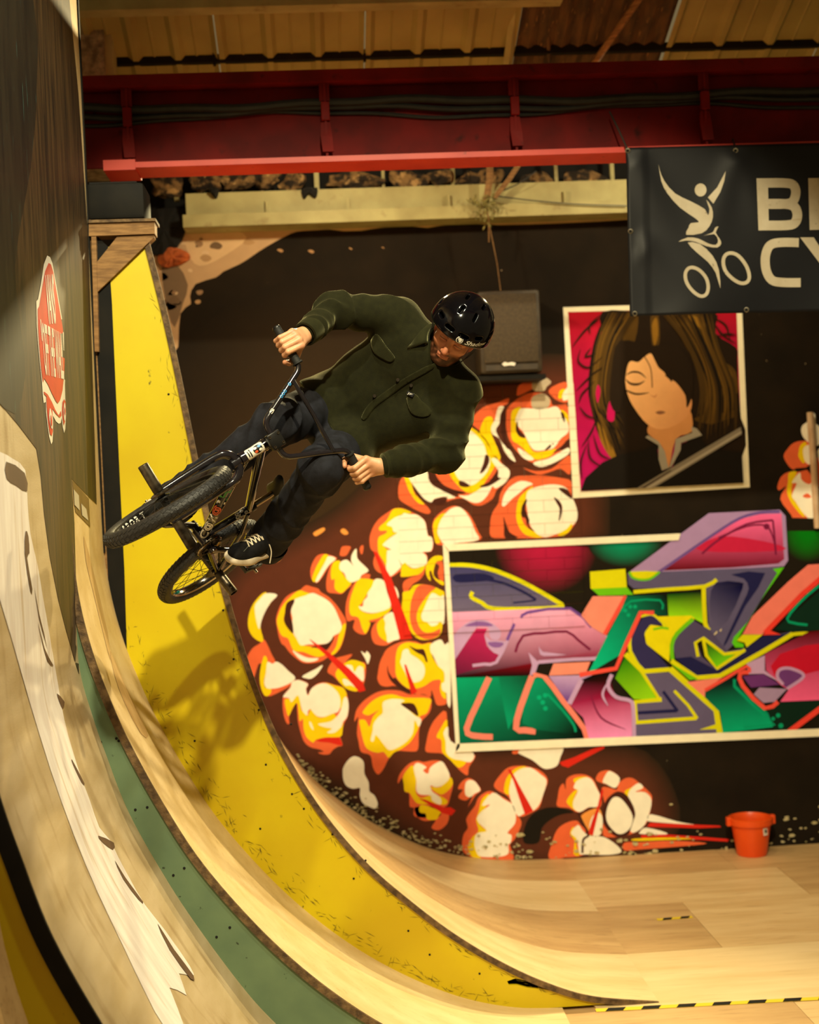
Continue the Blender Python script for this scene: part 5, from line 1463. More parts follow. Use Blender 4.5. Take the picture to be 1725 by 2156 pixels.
paint(GB, [(962, 940), (985, 915), (990, 925), (970, 945)], (230, 214, 180), sm=1)
paint(GB, [(1003, 915), (1020, 895), (1015, 920)], (230, 214, 180), sm=1)
LV[0] += 1
for l in ([(932, 1146), (1432, 1123), (1428, 1137), (944, 1160)], [(932, 1146), (944, 1157), (968, 1572), (960, 1582)], [(957, 1583), (963, 1565), (1900, 1526), (1900, 1542)]):
    paint(None, l, FRC, LV[0], 1)

# ---- bricks: where the photograph shows the courses they stand proud, each carrying its own share of the paint


def clip(poly, ax, val, keep_less):
    out = []
    n = len(poly)
    for i in range(n):
        a, b = poly[i], poly[(i + 1) % n]
        ia = (a[ax] <= val) == keep_less
        ib = (b[ax] <= val) == keep_less
        if ia:
            out.append(a)
        if ia != ib:
            t = (val - a[ax]) / (b[ax] - a[ax])
            out.append(tuple(a[k] + (b[k] - a[k]) * t for k in range(5)))
    return out


BX0, BZ0 = WP(850, 1330, 1, Y3)[0], WP(1000, 1330, 1, Y3)[2]
BX1, BZ1 = WP(1240, 800, 1, Y3)[0], WP(1000, 800, 1, Y3)[2]
BH = 0.075
BW = 0.235
nrow = int((BZ1 - BZ0) / BH)
BZ1 = BZ0 + nrow * BH
ncol = int((BX1 - BX0) / BW)
BX1 = BX0 + ncol * BW
m_paint = attr_mat('mural_paint', rough=0.8, spec=0.12, bump=0.05, var=0.06)
bricks = {}
for r_ in range(nrow):
    xs = [BX0] + ([BX0 + BW * (c + .5) for c in range(ncol)] if r_ % 2 else [BX0 + BW * (c + 1) for c in range(ncol - 1)]) + [BX1]
    for c in range(len(xs) - 1):
        bricks[(r_, c)] = (xs[c], xs[c + 1], BZ0 + r_ * BH, BZ0 + (r_ + 1) * BH, [])
JO = 0.0011
for art, tris in TRI.items():
    V, F, C = [], [], []
    for lv, t in tris:
        t = [tuple(q) for q in t]
        zs = [q[1] for q in t]
        xs_ = [q[0] for q in t]
        parts = [t]
        if max(xs_) > BX0 and min(xs_) < BX1 and max(zs) > BZ0 and min(zs) < BZ1:
            rest = []
            cur = t
            for ax, val, less in ((0, BX0, True), (0, BX1, False), (1, BZ0, True), (1, BZ1, False)):
                q = clip(cur, ax, val, less)
                if len(q) > 2:
                    rest.append(q)
                cur = clip(cur, ax, val, not less)
                if len(cur) < 3:
                    break
            parts = rest
            if len(cur) > 2:
                parts = rest + [cur]       # recessed ground of the joints keeps the paint too
                zc = [q[1] for q in cur]
                xc = [q[0] for q in cur]
                for key, bk in bricks.items():
                    if bk[0] < max(xc) and bk[1] > min(xc) and bk[2] < max(zc) and bk[3] > min(zc):
                        q = cur
                        for ax, val, less in ((0, bk[0] + JO, False), (0, bk[1] - JO, True), (1, bk[2] + JO, False), (1, bk[3] - JO, True)):
                            q = clip(q, ax, val, less)
                            if len(q) < 3:
                                break
                        if len(q) > 2:
                            bk[4].append((lv, q))
        for q in parts:
            b = len(V)
            for v in q:
                V.append((v[0], Y3 - 0.0008 - LAYER * lv, v[1]))
                C.append(v[2:5])
            F.append(tuple(range(b, b + len(q))))
    Va = np.array(V)
    for k, f in enumerate(F):
        n = np.cross(Va[f[1]] - Va[f[0]], Va[f[2]] - Va[f[0]])
        if n[1] > 0:
            F[k] = f[::-1]
    obj(art, V, F, m_paint, wall_back, cols=C)
base_c = lin((34, 26, 16))
PROUD = 0.011
for (r_, c), bk in bricks.items():
    V, F, C = [], [], []
    x0, x1, z0, z1 = bk[0] + JO, bk[1] - JO, bk[2] + JO, bk[3] - JO
    dy = PROUD + rng.uniform(-.0008, .0008)
    ya = Y3 - dy
    V = [(x0, ya, z0), (x1, ya, z0), (x1, ya, z1), (x0, ya, z1), (x0, Y3, z0), (x1, Y3, z0), (x1, Y3, z1), (x0, Y3, z1)]
    F = [(0, 1, 2, 3), (0, 4, 5, 1), (1, 5, 6, 2), (2, 6, 7, 3), (3, 7, 4, 0)]
    side = base_c
    if bk[4]:
        top = max(bk[4], key=lambda e: e[0])
        side = tuple(np.mean([v[2:5] for v in top[1]], 0) * .75)
    C = [side] * 8
    C[:4] = [base_c] * 4 if not bk[4] else [side] * 4
    for lv, q in bk[4]:
        b = len(V)
        for v in q:
            V.append((v[0], ya - 0.0003 - LAYER * lv * .5, v[1]))
            C.append(v[2:5])
        f = tuple(range(b, b + len(q)))
        n = np.cross(np.array(V[f[1]]) - np.array(V[f[0]]), np.array(V[f[2]]) - np.array(V[f[0]]))
        F.append(f[::-1] if n[1] > 0 else f)
    obj('brick', V, F, m_paint, wall_back, cols=C)

# chipped paint and plaster crumbs along the foot of the wall: too small to count
V, F = [], []
r_ = random.Random(11)
m_chip = mat('chipped_plaster', (206, 192, 150), (170, 160, 110), rough=.9, scale=40)
foot = [(620, 1600), (680, 1660), (740, 1705), (800, 1740), (860, 1768), (930, 1792), (1000, 1806), (1100, 1812), (1300, 1804), (1500, 1795), (1725, 1778), (1850, 1772)]
for i in range(330):
    t = r_.random() * (len(foot) - 1)
    k = int(t)
    fx_, fy_ = [foot[k][j] + (foot[k + 1][j] - foot[k][j]) * (t - k) for j in (0, 1)]
    up = abs(r_.gauss(0, 1)) * (30 if fx_ > 1000 else 14) + 3
    if fx_ > 1650 and r_.random() < .7:
        up = r_.uniform(5, 80)
    s = r_.uniform(1.2, 3.4) * (1.9 if (fx_ > 1640 or 1080 < fx_ < 1400) and r_.random() < .4 else 1)
    c = (fx_ + r_.uniform(-6, 6), fy_ - up)
    b = len(V)
    n = 6
    for j in range(n):
        a = 2 * PI * j / n
        rr = s * r_.uniform(.6, 1.2)
        V.append(WP(c[0] + rr * 1.5 * math.cos(a), c[1] + rr * .8 * math.sin(a), 1, Y3 - 0.012) * 1.0)
    F.append(tuple(range(b, b + n)))
Va = np.array(V)
F = [f if np.cross(Va[f[1]] - Va[f[0]], Va[f[2]] - Va[f[0]])[1] < 0 else f[::-1] for f in F]
obj('plaster_chips', V, F, m_chip, wall_back, kind='stuff')

# pale pipe running down the wall at the right
pa = [WP(1648, 520, 1, Y3 - .04), WP(1656, 870, 1, Y3 - .04)]
pb = [WP(1707, 868 + 0, 1, Y3 - .04), WP(1719, 1108, 1, Y3 - .04)]
MB().tube([WP(1706, 868, 1, Y3 - .035), WP(1712, 950, 1, Y3 - .035), WP(1722, 1112, 1, Y3 - .035)], 0.022, 10).build('wall_pipe', mat('pipe_cream', (206, 178, 146), (180, 146, 112), rough=.6, scale=9), None, True,
      label='short cream pipe running down the painted wall over the popcorn', cat='pipe')
# ------------------------------------------------------------------ banner tied to the beam
m_ban = mat('banner_vinyl', (15, 17, 23), (18, 20, 26), rough=0.5, scale=3, spec=.3)
m_print = mat('banner_print', (206, 196, 172), (196, 184, 158), rough=0.55, scale=14, c3=(150, 138, 112), s3=40, lo3=.68, hi3=.74)
m_eye = mat('eyelet_metal', (190, 184, 168), rough=0.25, metal=1.0)
YBN = 7.235
ban = root('banner', (2.8, YBN, 3.26), 'black vinyl banner with pale cyclist emblem and capital letters hung from the red beam', 'banner')
cTL, cTR, cBL, cBR = WP(1317, 311, 1, YBN), WP(2260, 287, 1, YBN), WP(1327, 666, 1, YBN), WP(2260, 640, 1, YBN)
NX, NZ = 130, 56
V, F = [], []
for j in range(NZ + 1):
    for i in range(NX + 1):
        u, v = i / NX, j / NZ
        q = (cTL * (1 - u) + cTR * u) * (1 - v) + (cBL * (1 - u) + cBR * u) * v
        x = u * 3.0
        y = 0.010 * math.sin(x * 5 + v * 2.2) * v
        # pulls running from the eyelets
        for ex, ez, dx, dz, a_, wd_ in ((.03, .03, .62, 1.0, .016, .07), (.73, .03, -.42, 1.0, .012, .06), (.73, .03, .5, 1.0, .01, .06), (.06, .5, 1.0, .9, .014, .06), (.05, .45, .8, .35, .010, .05), (.06, .97, 1.0, -.35, .008, .05)):
            zz_ = v * .86
            l = math.hypot(dx, dz)
            t = ((x - ex) * dx + (zz_ - ez) * dz) / l
            s_ = ((x - ex) * dz - (zz_ - ez) * dx) / l
            if t > 0:
                y -= a_ * math.exp(-(s_ / (wd_ + .1 * t)) ** 2) * math.exp(-t / .45) * min(1, t / .06)
        if u < .045:
            y -= .004
        V.append(q + np.array([0, y, 0]))
for j in range(NZ):
    for i in range(NX):
        a = j * (NX + 1) + i
        F.append((a, a + NX + 1, a + NX + 2, a + 1))
fab = obj('banner_sheet', V, F, m_ban, ban, True)
sol = fab.modifiers.new('thickness', 'SOLIDIFY')
sol.thickness = 0.0012
sol.offset = 1 if False else -1
bb = bvh_of(fab)
CBN = (1160, 280, 3.053)


def ribpoly(pts, wd, sm=4, closed=False):
    P = spline(pts, sm, closed)
    n = len(P)
    L_, R_ = [], []
    for i in range(n):
        d = unit(P[(i + 1) % n if closed else min(i + 1, n - 1)] - P[i - 1 if closed else max(i - 1, 0)])
        h = wd / 2
        L_.append(P[i] + np.array([-d[1], d[0]]) * h)
        R_.append(P[i] - np.array([-d[1], d[0]]) * h)
    if closed:
        return [[L_[i], L_[(i + 1) % n], R_[(i + 1) % n], R_[i]] for i in range(n)]
    return [L_ + R_[::-1]]


def bpr(name, polys, sub=1, off=0.0022):
    drape(name, [tf(q, CBN) for q in polys], bb, m_print, ban, off=off, maxe=9, sub=sub)


bpr('emblem_body', [[(692, 200), (700, 240), (730, 310), (800, 390), (900, 440), (990, 490), (1010, 530), (1020, 490), (1000, 430), (1035, 480), (1042, 540), (1020, 600), (970, 645), (870, 655), (885, 610), (900, 580), (950, 575), (930, 550), (830, 480), (750, 390), (710, 310)]], 2)
bpr('emblem_arm', [[(1125, 245), (1115, 310), (1090, 380), (1045, 455), (1010, 415), (1070, 350)]])
bpr('emblem_head', [[(963 + 38 * math.cos(a), 367 + 42 * math.sin(a)) for a in np.linspace(0, 2 * PI, 20, endpoint=False)]])
bpr('emblem_saddle', [[(820, 700), (880, 672), (950, 680), (1010, 710), (1060, 720), (1075, 690), (1050, 650), (980, 662), (1040, 640), (1055, 610), (1078, 602), (1060, 640), (1085, 680), (1095, 710), (1070, 737), (1000, 728), (930, 700), (870, 692)]], 2)
bpr('emblem_leg', [[(880, 705), (960, 715), (1040, 790), (1080, 880), (1090, 1000), (1060, 900), (1010, 830), (940, 770)]], 2)
bpr('emblem_wheel', ribpoly([(866, 900), (886, 870), (920, 866), (962, 888), (1000, 936), (1012, 992), (1000, 1036), (968, 1050), (928, 1030), (890, 990), (868, 946)], 22, 3, True))
bpr('emblem_wheel', ribpoly([(1108, 830), (1122, 786), (1160, 772), (1208, 792), (1256, 854), (1276, 920), (1262, 958), (1222, 966), (1172, 940), (1124, 890)], 23, 3, True))
bpr('letter', [[(1322, 292), (1395, 292), (1402, 626), (1335, 627)]] + ribpoly([(1380, 322), (1500, 322), (1556, 334), (1575, 380), (1556, 440), (1500, 457), (1380, 458)], 60, 4) + ribpoly([(1380, 456), (1510, 457), (1566, 476), (1585, 530), (1566, 580), (1510, 594), (1390, 595)], 62, 4))
bpr('letter', ribpoly([(1594, 705), (1480, 704), (1410, 722), (1380, 790), (1384, 880), (1420, 945), (1490, 961), (1606, 962)], 58, 4))
bpr('letter', [[(1655, 291), (1728, 290), (1734, 622), (1664, 624)]] + ribpoly([(1710, 320), (1830, 319), (1888, 336), (1900, 380), (1888, 430), (1830, 452), (1715, 454)], 58, 4) + [[(1800, 450), (1870, 445), (1950, 616), (1865, 620)]])
bpr('letter', [[(1603, 672), (1690, 671), (1772, 800), (1850, 668), (1930, 666), (1812, 850), (1815, 980), (1742, 982), (1738, 850)]])
for s, x0, x1 in (('I', 1811, 1834), ('T', 1845, 1935), ('I', 1950, 1973), ('S', 1985, 2075), ('H', 2090, 2180)):
    glyph_line(s, [(x0, 372 - (x0 - 1725) * .025), (x1, 372 - (x1 - 1725) * .025), (x1 + 2, 482 - (x1 - 1725) * .025), (x0 + 2, 482 - (x0 - 1725) * .025)], 'letter', m_print, ban, bb, 0.0022, bold=.04)
for s, x0, x1 in (('C', 1800, 1885), ('L', 1898, 1966), ('I', 1980, 2003), ('N', 2018, 2108), ('G', 2120, 2210)):
    glyph_line(s, [(x0, 497 - (x0 - 1725) * .025), (x1, 497 - (x1 - 1725) * .025), (x1 + 2, 600 - (x1 - 1725) * .025), (x0 + 2, 600 - (x0 - 1725) * .025)], 'letter', m_print, ban, bb, 0.0022, bold=.04)
for a, b in ((1322, 317), (1549, 317), (1328, 487), (1337, 660), (1572, 652), (1790, 306), (2030, 300), (2240, 294), (1810, 646), (2050, 640), (2245, 634)):
    d = unit(ray(a, b))
    h = bb.ray_cast(Vector(CAM), Vector(d))
    q = np.array(h[0]) if h[0] is not None else WP(a, b, 1, YBN)
    MB().lathe(q - d * .002, -d, [(.006, 0), (.008, .003), (.0125, .0025), (.0145, 0.0), (.006, 0)], 18).build('eyelet', m_eye, ban, True)
    MB().lathe(q - d * .0012, -d, [(.0001, .0005), (.0062, .0005)], 12).build('eyelet_hole', m_hole, ban)
for a, b in ((1322, 315), (1549, 315)):
    top = WP(a - 38 if a < 1400 else a - 6, b - 80 if a < 1400 else b - 22, 1, YB + .02)
    lo_ = WP(a, b, 1, YBN - .004)
    MB().tube([lo_, lo_ * .5 + top * .5 + np.array([0, -.006, 0]), top], .0045, 6).build('tie_cord', m_cable, ban, True)

# ------------------------------------------------------------------ orange bucket
m_or = mat('orange_plastic', (236, 84, 18), (226, 74, 14), rough=0.35, scale=5)
bk = root('bucket', (2.645, 8.955, 0), 'orange plastic bucket standing on the floor against the mural wall', 'bucket')
cB = np.array([2.645, 8.955, 0.0])
MB().lathe(cB, (0, 0, 1), [(.0001, .004), (.088, .004), (.092, .0), (.096, .012), (.124, .2), (.127, .222), (.14, .224), (.142, .238), (.128, .242), (.124, .236), (.12, .2), (.09, .016), (.0001, .012)], 40).build('bucket_body', m_or, bk, True)
MB().lathe(cB, (0, 0, 1), [(.126, .2), (.138, .2), (.141, .226), (.127, .226)], 40).build('rim_band', m_or, bk, True)
for s in (-1, 1):
    MB().box(cB[0] + s * .143 - .014, cB[0] + s * .143 + .014, cB[1] - .02, cB[1] + .02, .19, .246, bev=.005).build('handle_lug', m_or, bk)
MB().obox(cB + np.array([.06, -.108, .165]), unit([1, .58, 0]), unit([-.58, 1, -.15]), (0, .15, 1), .017, .0012, .022).build('label_sticker', m_stw, bk)
MB().obox(cB + np.array([.062, -.1105, .168]), unit([1, .58, 0]), unit([-.58, 1, -.15]), (0, .15, 1), .008, .0012, .010).build('label_mark', m_cable, bk)

# ------------------------------------------------------------------ loudspeaker on the wall
m_spk = mat('speaker_cabinet', (58, 46, 28), (46, 36, 22), rough=0.6, scale=18, bump=.1)
m_gr = mat('speaker_grille', (70, 56, 34), (56, 44, 26), rough=0.7, scale=60, bump=.5, bscale=220)
sp = root('loudspeaker', (1.21, 8.95, 3.12), 'dusty black loudspeaker cabinet mounted on the mural wall', 'loudspeaker')
MB().box(1.02, 1.41, 8.8, 9.1, 3.125, 3.64, bev=.02).build('cabinet', m_spk, sp, True)
MB().box(1.045, 1.385, 8.785, 8.802, 3.19, 3.615, bev=.006).build('grille', m_gr, sp, True)
MB().box(1.05, 1.38, 8.79, 8.802, 3.14, 3.178, bev=.004).build('lower_trim', m_spk, sp)
lg = [WP(a, b, 1, 8.78) for a, b in ((1057, 766), (1063, 762), (1070, 764), (1078, 762), (1086, 764), (1084, 770), (1074, 769), (1062, 771))]
MB().prism(lg, (0, .006, 0)).build('badge', m_stw, sp)
MB().box(1.0, 1.43, 8.82, 9.12, 3.085, 3.115).build('wall_shelf', m_black, None, label='dark shelf board under the loudspeaker', cat='shelf')

# ------------------------------------------------------------------ hazard tape on the floor
m_ty = mat('tape_yellow', (226, 196, 30), rough=.5)


def tape(a, b, wd, n, lab):
    a, b = np.array([*a, .0015]), np.array([*b, .0015])
    d = unit(b - a)
    s = np.array([-d[1], d[0], 0]) * wd / 2
    r_ = root('hazard_tape', (a + b) / 2, lab, 'tape')
    MB().prism([a - s, b - s, b + s, a + s], (0, 0, .0008)).build('tape_strip', m_ty, r_)
    L = np.linalg.norm(b - a)
    for i in range(n):
        t0, t1 = (i + .25) * L / n, (i + .75) * L / n
        k = wd * .5
        P = [a - s + d * t0, a - s + d * t1, a + s + d * min(t1 + k, L), a + s + d * min(t0 + k, L)]
        MB().prism([q + np.array([0, 0, .0009]) for q in P], (0, 0, .0006)).build('black_stripe', m_black, r_)


g0, g1 = WP(1255, 2128, 2, 0), WP(1850, 2096, 2, 0)
tape(g0[:2], g1[:2], .04, 8, 'long black and yellow hazard tape along the foot of the yellow panel')
g0, g1 = WP(1384, 1937, 2, 0), WP(1458, 1931, 2, 0)
tape(g0[:2], g1[:2], .035, 2, 'short scrap of black and yellow hazard tape in the middle of the floor')
for a, b, c, d_ in ((1210, 1977, 1236, 1972, ), (1105, 1874, 1125, 1872)):
    q0, q1 = WP(a, b, 2, 0), WP(c, d_, 2, 0)
    MB().prism([q0 + [0, -.012, .001], q1 + [0, -.012, .001], q1 + [0, .012, .001], q0 + [0, .012, .001]], (0, 0, .002)).build('paper_scrap', m_stw, None,
        label='white paper scrap at the corner of a floor sheet' if a == 1210 else 'white paper scrap at the foot of the far ramp', cat='paper')

# ------------------------------------------------------------------ lamp housings for the lights


def floodlight(loc, tgt, lab, s=1.0, arm=None):
    d = unit(np.array(tgt) - np.array(loc))
    x = unit(np.cross(d, [0, 0, 1]))
    y = np.cross(x, d)
    r_ = root('floodlight', loc, lab, 'lamp')
    c = np.array(loc) - d * .1 * s
    MB().obox(c, x, d, y, .14 * s, .05 * s, .1 * s, bev=.012 * s).build('housing', m_black, r_, True)
    MB().obox(c + d * .056 * s, x, d, y, .12 * s, .006 * s, .08 * s).build('lens', mat('lamp_glass', (230, 220, 190), rough=.2), r_)
    if arm is not None:
        MB().tube([c - d * .04 * s, np.array(arm, float)], .012, 8).build('mounting_arm', m_steel, r_, True)
    MB().tube([c - x * .16 * s, c - x * .16 * s - d * .1 * s + y * .02, c + x * .16 * s - d * .1 * s + y * .02, c + x * .16 * s], .01 * s, 6).build('yoke', m_steel, r_)


floodlight((0.25, 9.0, 4.72), (-0.7, 4.6, 1.9), 'black floodlight on the girder above the popcorn mural', .6, (0.25, 9.1, 4.32))
floodlight((2.3, 9.0, 4.72), (0.2, 4.8, 1.9), 'black floodlight on the girder above the portrait', .6, (2.3, 9.1, 4.32))
floodlight((0.4, 0.6, 6.6), (0.5, 8.0, 0.9), 'black floodlight under the roof behind the added girder', 1.0, (0.4, 0.45, 7.9))
floodlight((0.7, 3.4, 6.4), (-0.25, 6.0, 1.6), 'black floodlight under the roof above the near ramp', 1.0, (0.7, 3.3, 6.85))
floodlight((0.1, 7.62, 4.42), (0.3, 9.1, 3.0), 'added unseen floodlight behind the red beam brightening the popcorn mural', .4, (0.1, 7.405, 4.42))  # housings for the added wall fill lamps
floodlight((2.2, 7.62, 4.42), (2.2, 9.1, 3.0), 'added unseen floodlight behind the red beam brightening the portrait', .4, (2.2, 7.405, 4.42))
# ------------------------------------------------------------------ BMX bicycle, built in its own axes: x forward, y left, z up, origin at the rear hub
BR = np.array([[-0.07938928, 0.57128215, 0.81690516], [-0.95989571, -0.26485523, 0.09193434], [0.26888205, -0.77684516, 0.56939796]])
BT = np.array([-0.47743719, 5.97267388, 2.15850696])
STEER = math.radians(26)
MBK = Matrix.Identity(4)
for i in range(3):
    for j in range(3):
        MBK[i][j] = BR[i][j]
    MBK[i][3] = BT[i]
bike = root('bmx_bicycle', (0, 0, 0), 'black freestyle bicycle with steel pegs ridden in mid-air off the ramp wall', 'bicycle', M=MBK)


def B2W(q):
    return BR @ np.asarray(q, float) + BT


HA = np.array([-.2588, 0, .9659])
HN = np.array([.9659, 0, .2588])
FHUB = np.array([.93, 0, 0])
AX0 = FHUB - .03 * HN


def st(q):
    """turn a front-end point about the steering axis"""
    v = np.asarray(q, float) - AX0
    c, s = math.cos(STEER), math.sin(STEER)
    return AX0 + v * c + np.cross(HA, v) * s + HA * (HA @ v) * (1 - c)


m_fr = mat('gloss_black_frame', (20, 18, 22), (28, 25, 30), rough=0.16, scale=4, coat=0.6)
m_bk = mat('satin_black_metal', (20, 20, 20), (30, 29, 27), rough=0.35, scale=20, metal=.3)
m_chr = mat('dark_chrome', (150, 140, 126), rough=0.12, metal=1.0)
m_tire = mat('tyre_rubber', (26, 25, 24), (38, 36, 34), rough=0.55, scale=60, bump=.25, bscale=160)
m_peg = mat('worn_steel_peg', (110, 100, 84), (52, 46, 38), rough=0.38, metal=.9, scale=26, stretch=(1, 1, 1))
m_rub = mat('grip_rubber', (18, 20, 18), (26, 28, 25), rough=0.7, scale=40)
m_wp = mat('white_decal', (226, 222, 208), rough=.4)
m_dor = mat('orange_decal', (206, 84, 40), rough=.4)
m_dgn = mat('green_decal', (50, 130, 50), rough=.4)
m_dbl = mat('blue_decal', (40, 130, 190), rough=.4)
LOC = dict(local=True)

BBp = np.array([.335, 0, .035])
STt = np.array([.262, 0, .27])
hd0, hd1 = AX0 + .328 * HA, AX0 + .442 * HA
fm = MB()
fm.tube([AX0 + .35 * HA, BBp], [.0205, .0185], 14)
fm.tube([AX0 + .425 * HA, STt + np.array([.006, 0, -.018])], [.0185, .0165], 14)
fm.tube([BBp, STt], .0162, 14)
fm.tube([hd0, hd0 + HA * .006, hd0 + HA * .02, hd1 - HA * .02, hd1 - HA * .006, hd1], [.024, .024, .0215, .0215, .024, .024], 18)
fm.tube([BBp - [0, .038, 0], BBp + [0, .038, 0]], .024, 18)
for s in (-1, 1):
    fm.tube([BBp + [-.01, s * .022, 0], BBp + [-.09, s * .034, -.01], [.03, s * .056, .0]], [.0115, .011, .0095], 10)
    fm.tube([STt + [-.004, s * .013, -.035], [.18, s * .036, .17], [.02, s * .056, .008]], [.0095, .009, .0085], 10)
    fm.obox(np.array([.006, s * .057, .0]), (1, 0, 0), (0, 1, 0), (0, 0, 1), .034, .0035, .02, bev=.002)
fm.tube([BBp + [-.095, -.035, -.012], BBp + [-.095, .035, -.012]], .007, 8)
fm.tube([np.array([.175, -.037, .165]), np.array([.175, .037, .165])], .007, 8)
frame = fm.build('frame', m_fr, bike, True, **LOC)
MB().tube([STt + HN * 0 + unit(STt - BBp) * -.012, STt + unit(STt - BBp) * .008], .0205, 14).build('seat_clamp', m_bk, bike, True, **LOC)
sd = unit(STt - BBp)
MB().tube([STt, STt + sd * .105], .0128, 14).build('seat_post', m_chr, bike, True, **LOC)
# saddle
sv = []
ring = [(-.12, .058, .020, .012), (-.10, .066, .026, .008), (-.05, .062, .026, .0), (.0, .045, .024, -.002), (.05, .028, .021, .0), (.10, .021, .018, .003), (.125, .013, .011, .004)]
sc = STt + sd * .125
sF = unit(np.array([1, 0, .22]))
sU = unit(np.array([-.22, 0, 1]))
n = 16
V, F = [], []
for x_, hw, hh, up in ring:
    for j in range(n):
        a = 2 * PI * j / n
        V.append(sc + sF * x_ + np.array([0, 1, 0]) * hw * math.cos(a) + sU * (up + hh * math.sin(a)))
for i in range(len(ring) - 1):
    for j in range(n):
        F.append((i * n + j, i * n + (j + 1) % n, (i + 1) * n + (j + 1) % n, (i + 1) * n + j))
F += [tuple(range(n)), tuple((len(ring) - 1) * n + j for j in range(n))]
fix_normals(obj('saddle', V, F, m_rub, bike, True, local=True))

# fork, headset
fk = MB()
fk.tube([st(AX0 + .29 * HA), st(AX0 + .326 * HA)], [.021, .0195], 16)
for s in (-1, 1):
    pts = [AX0 + .312 * HA + [0, s * .004, 0], AX0 + .305 * HA + [0, s * .03, 0], AX0 + .28 * HA + [0, s * .05, 0], AX0 + .24 * HA + [0, s * .056, 0], AX0 + .12 * HA + .012 * HN + [0, s * .057, 0], FHUB + .012 * HA + [0, s * .057, 0]]
    fk.tube([st(q) for q in spline(pts, 5)], list(np.linspace(.0185, .0125, 26)), 12)
    fk.obox(st(FHUB + [0, s * .057, 0]), st(AX0 + HN) - st(AX0), st(AX0 + [0, 1, 0]) - st(AX0), HA, .016, .004, .02, bev=.002)
fk.build('fork', m_fr, bike, True, **LOC)
MB().tube([st(hd1), st(hd1 + HA * .012)], .0225, 16).build('headset_cap', m_bk, bike, True, **LOC)
# stem with faceplate and four bolts
CL = AX0 + .05 * HN + .462 * HA
sx, sy, sz = unit(st(AX0 + HN) - st(AX0)), unit(st(AX0 + np.array([0, 1, 0])) - st(AX0)), HA
stm = MB()
stm.tube([st(AX0 + .452 * HA), st(AX0 + .488 * HA)], .02, 16)
stm.obox(st(AX0 + .026 * HN + .466 * HA), sx, sy, sz, .026, .025, .02, bev=.006)
stm.obox(st(CL + .012 * HN), sx, sy, sz, .014, .031, .028, bev=.005)
stem = stm.build('stem', m_bk, bike, True, **LOC)
for a in (-1, 1):
    for b in (-1, 1):
        c = st(CL + .027 * HN + HA * .0185 * b + np.array([0, .02 * a, 0]))
        MB().lathe(c, sx, [(.0026, -.003), (.0026, .0005), (.0052, .0012), (.0056, -.002), (.0056, -.004)], 12).build('bolt', m_chr, stem, True, **LOC)

# handlebar: two risers, clamp section, crossbar, swept ends
hb = MB()
Hw = np.array([0, 1.0, 0])


def hbp(rise, y, back=0.0):
    return st(CL + HA * rise + Hw * y + np.array([-back, 0, 0]))


def fillet(P, r, n=5):
    """rounds the inner corners of a polyline"""
    P = [np.asarray(q, float) for q in P]
    out = [P[0]]
    for i in range(1, len(P) - 1):
        a, b = unit(P[i - 1] - P[i]), unit(P[i + 1] - P[i])
        p0, p2 = P[i] + a * r, P[i] + b * r
        for k in range(n + 1):
            t = k / n
            out.append(p0 * (1 - t) ** 2 + P[i] * 2 * t * (1 - t) + p2 * t * t)
    out.append(P[-1])
    return out


path = [hbp(.232, -.34, .045), hbp(.232, -.176, .01), hbp(0, -.0735), hbp(0, .0735), hbp(.232, .176, .01), hbp(.232, .34, .045)]
hb.tube(fillet(path, .03), .0112, 12)
hb.tube([hbp(.18, -.153), hbp(.183, .0), hbp(.18, .153)], .0082, 10)
bar = hb.build('handlebar', m_fr, bike, True, **LOC)
GRIP = {}
for s, nm in ((-1, 'R'), (1, 'L')):
    inner, outer = hbp(.232, s * .192, .0135), hbp(.232, s * .345, .046)
    GRIP[nm] = (B2W(inner), B2W(outer))
    d = outer - inner
    L_ = np.linalg.norm(d)
    d = unit(d)
    g_ = MB()
    prof = [inner, inner + d * .004, inner + d * .006]
    rad = [.0205, .0205, .0165]
    k = 14
    for i in range(k):
        prof += [inner + d * (.008 + (L_ - .02) * i / k), inner + d * (.008 + (L_ - .02) * (i + .5) / k)]
        rad += [.0168, .0158]
    prof += [outer - d * .008, outer]
    rad += [.0165, .0165]
    gr = g_.tube(prof, rad, 16).build('grip', m_rub, bike, True, **LOC)
    MB().lathe(outer, d, [(.0001, .006), (.013, .005), (.0168, .0), (.0168, -.004)], 16).build('bar_end', m_bk, gr, True, **LOC)


def lathe_local(c, axis, prof, n):
    return MB().lathe(c, axis, prof, n)


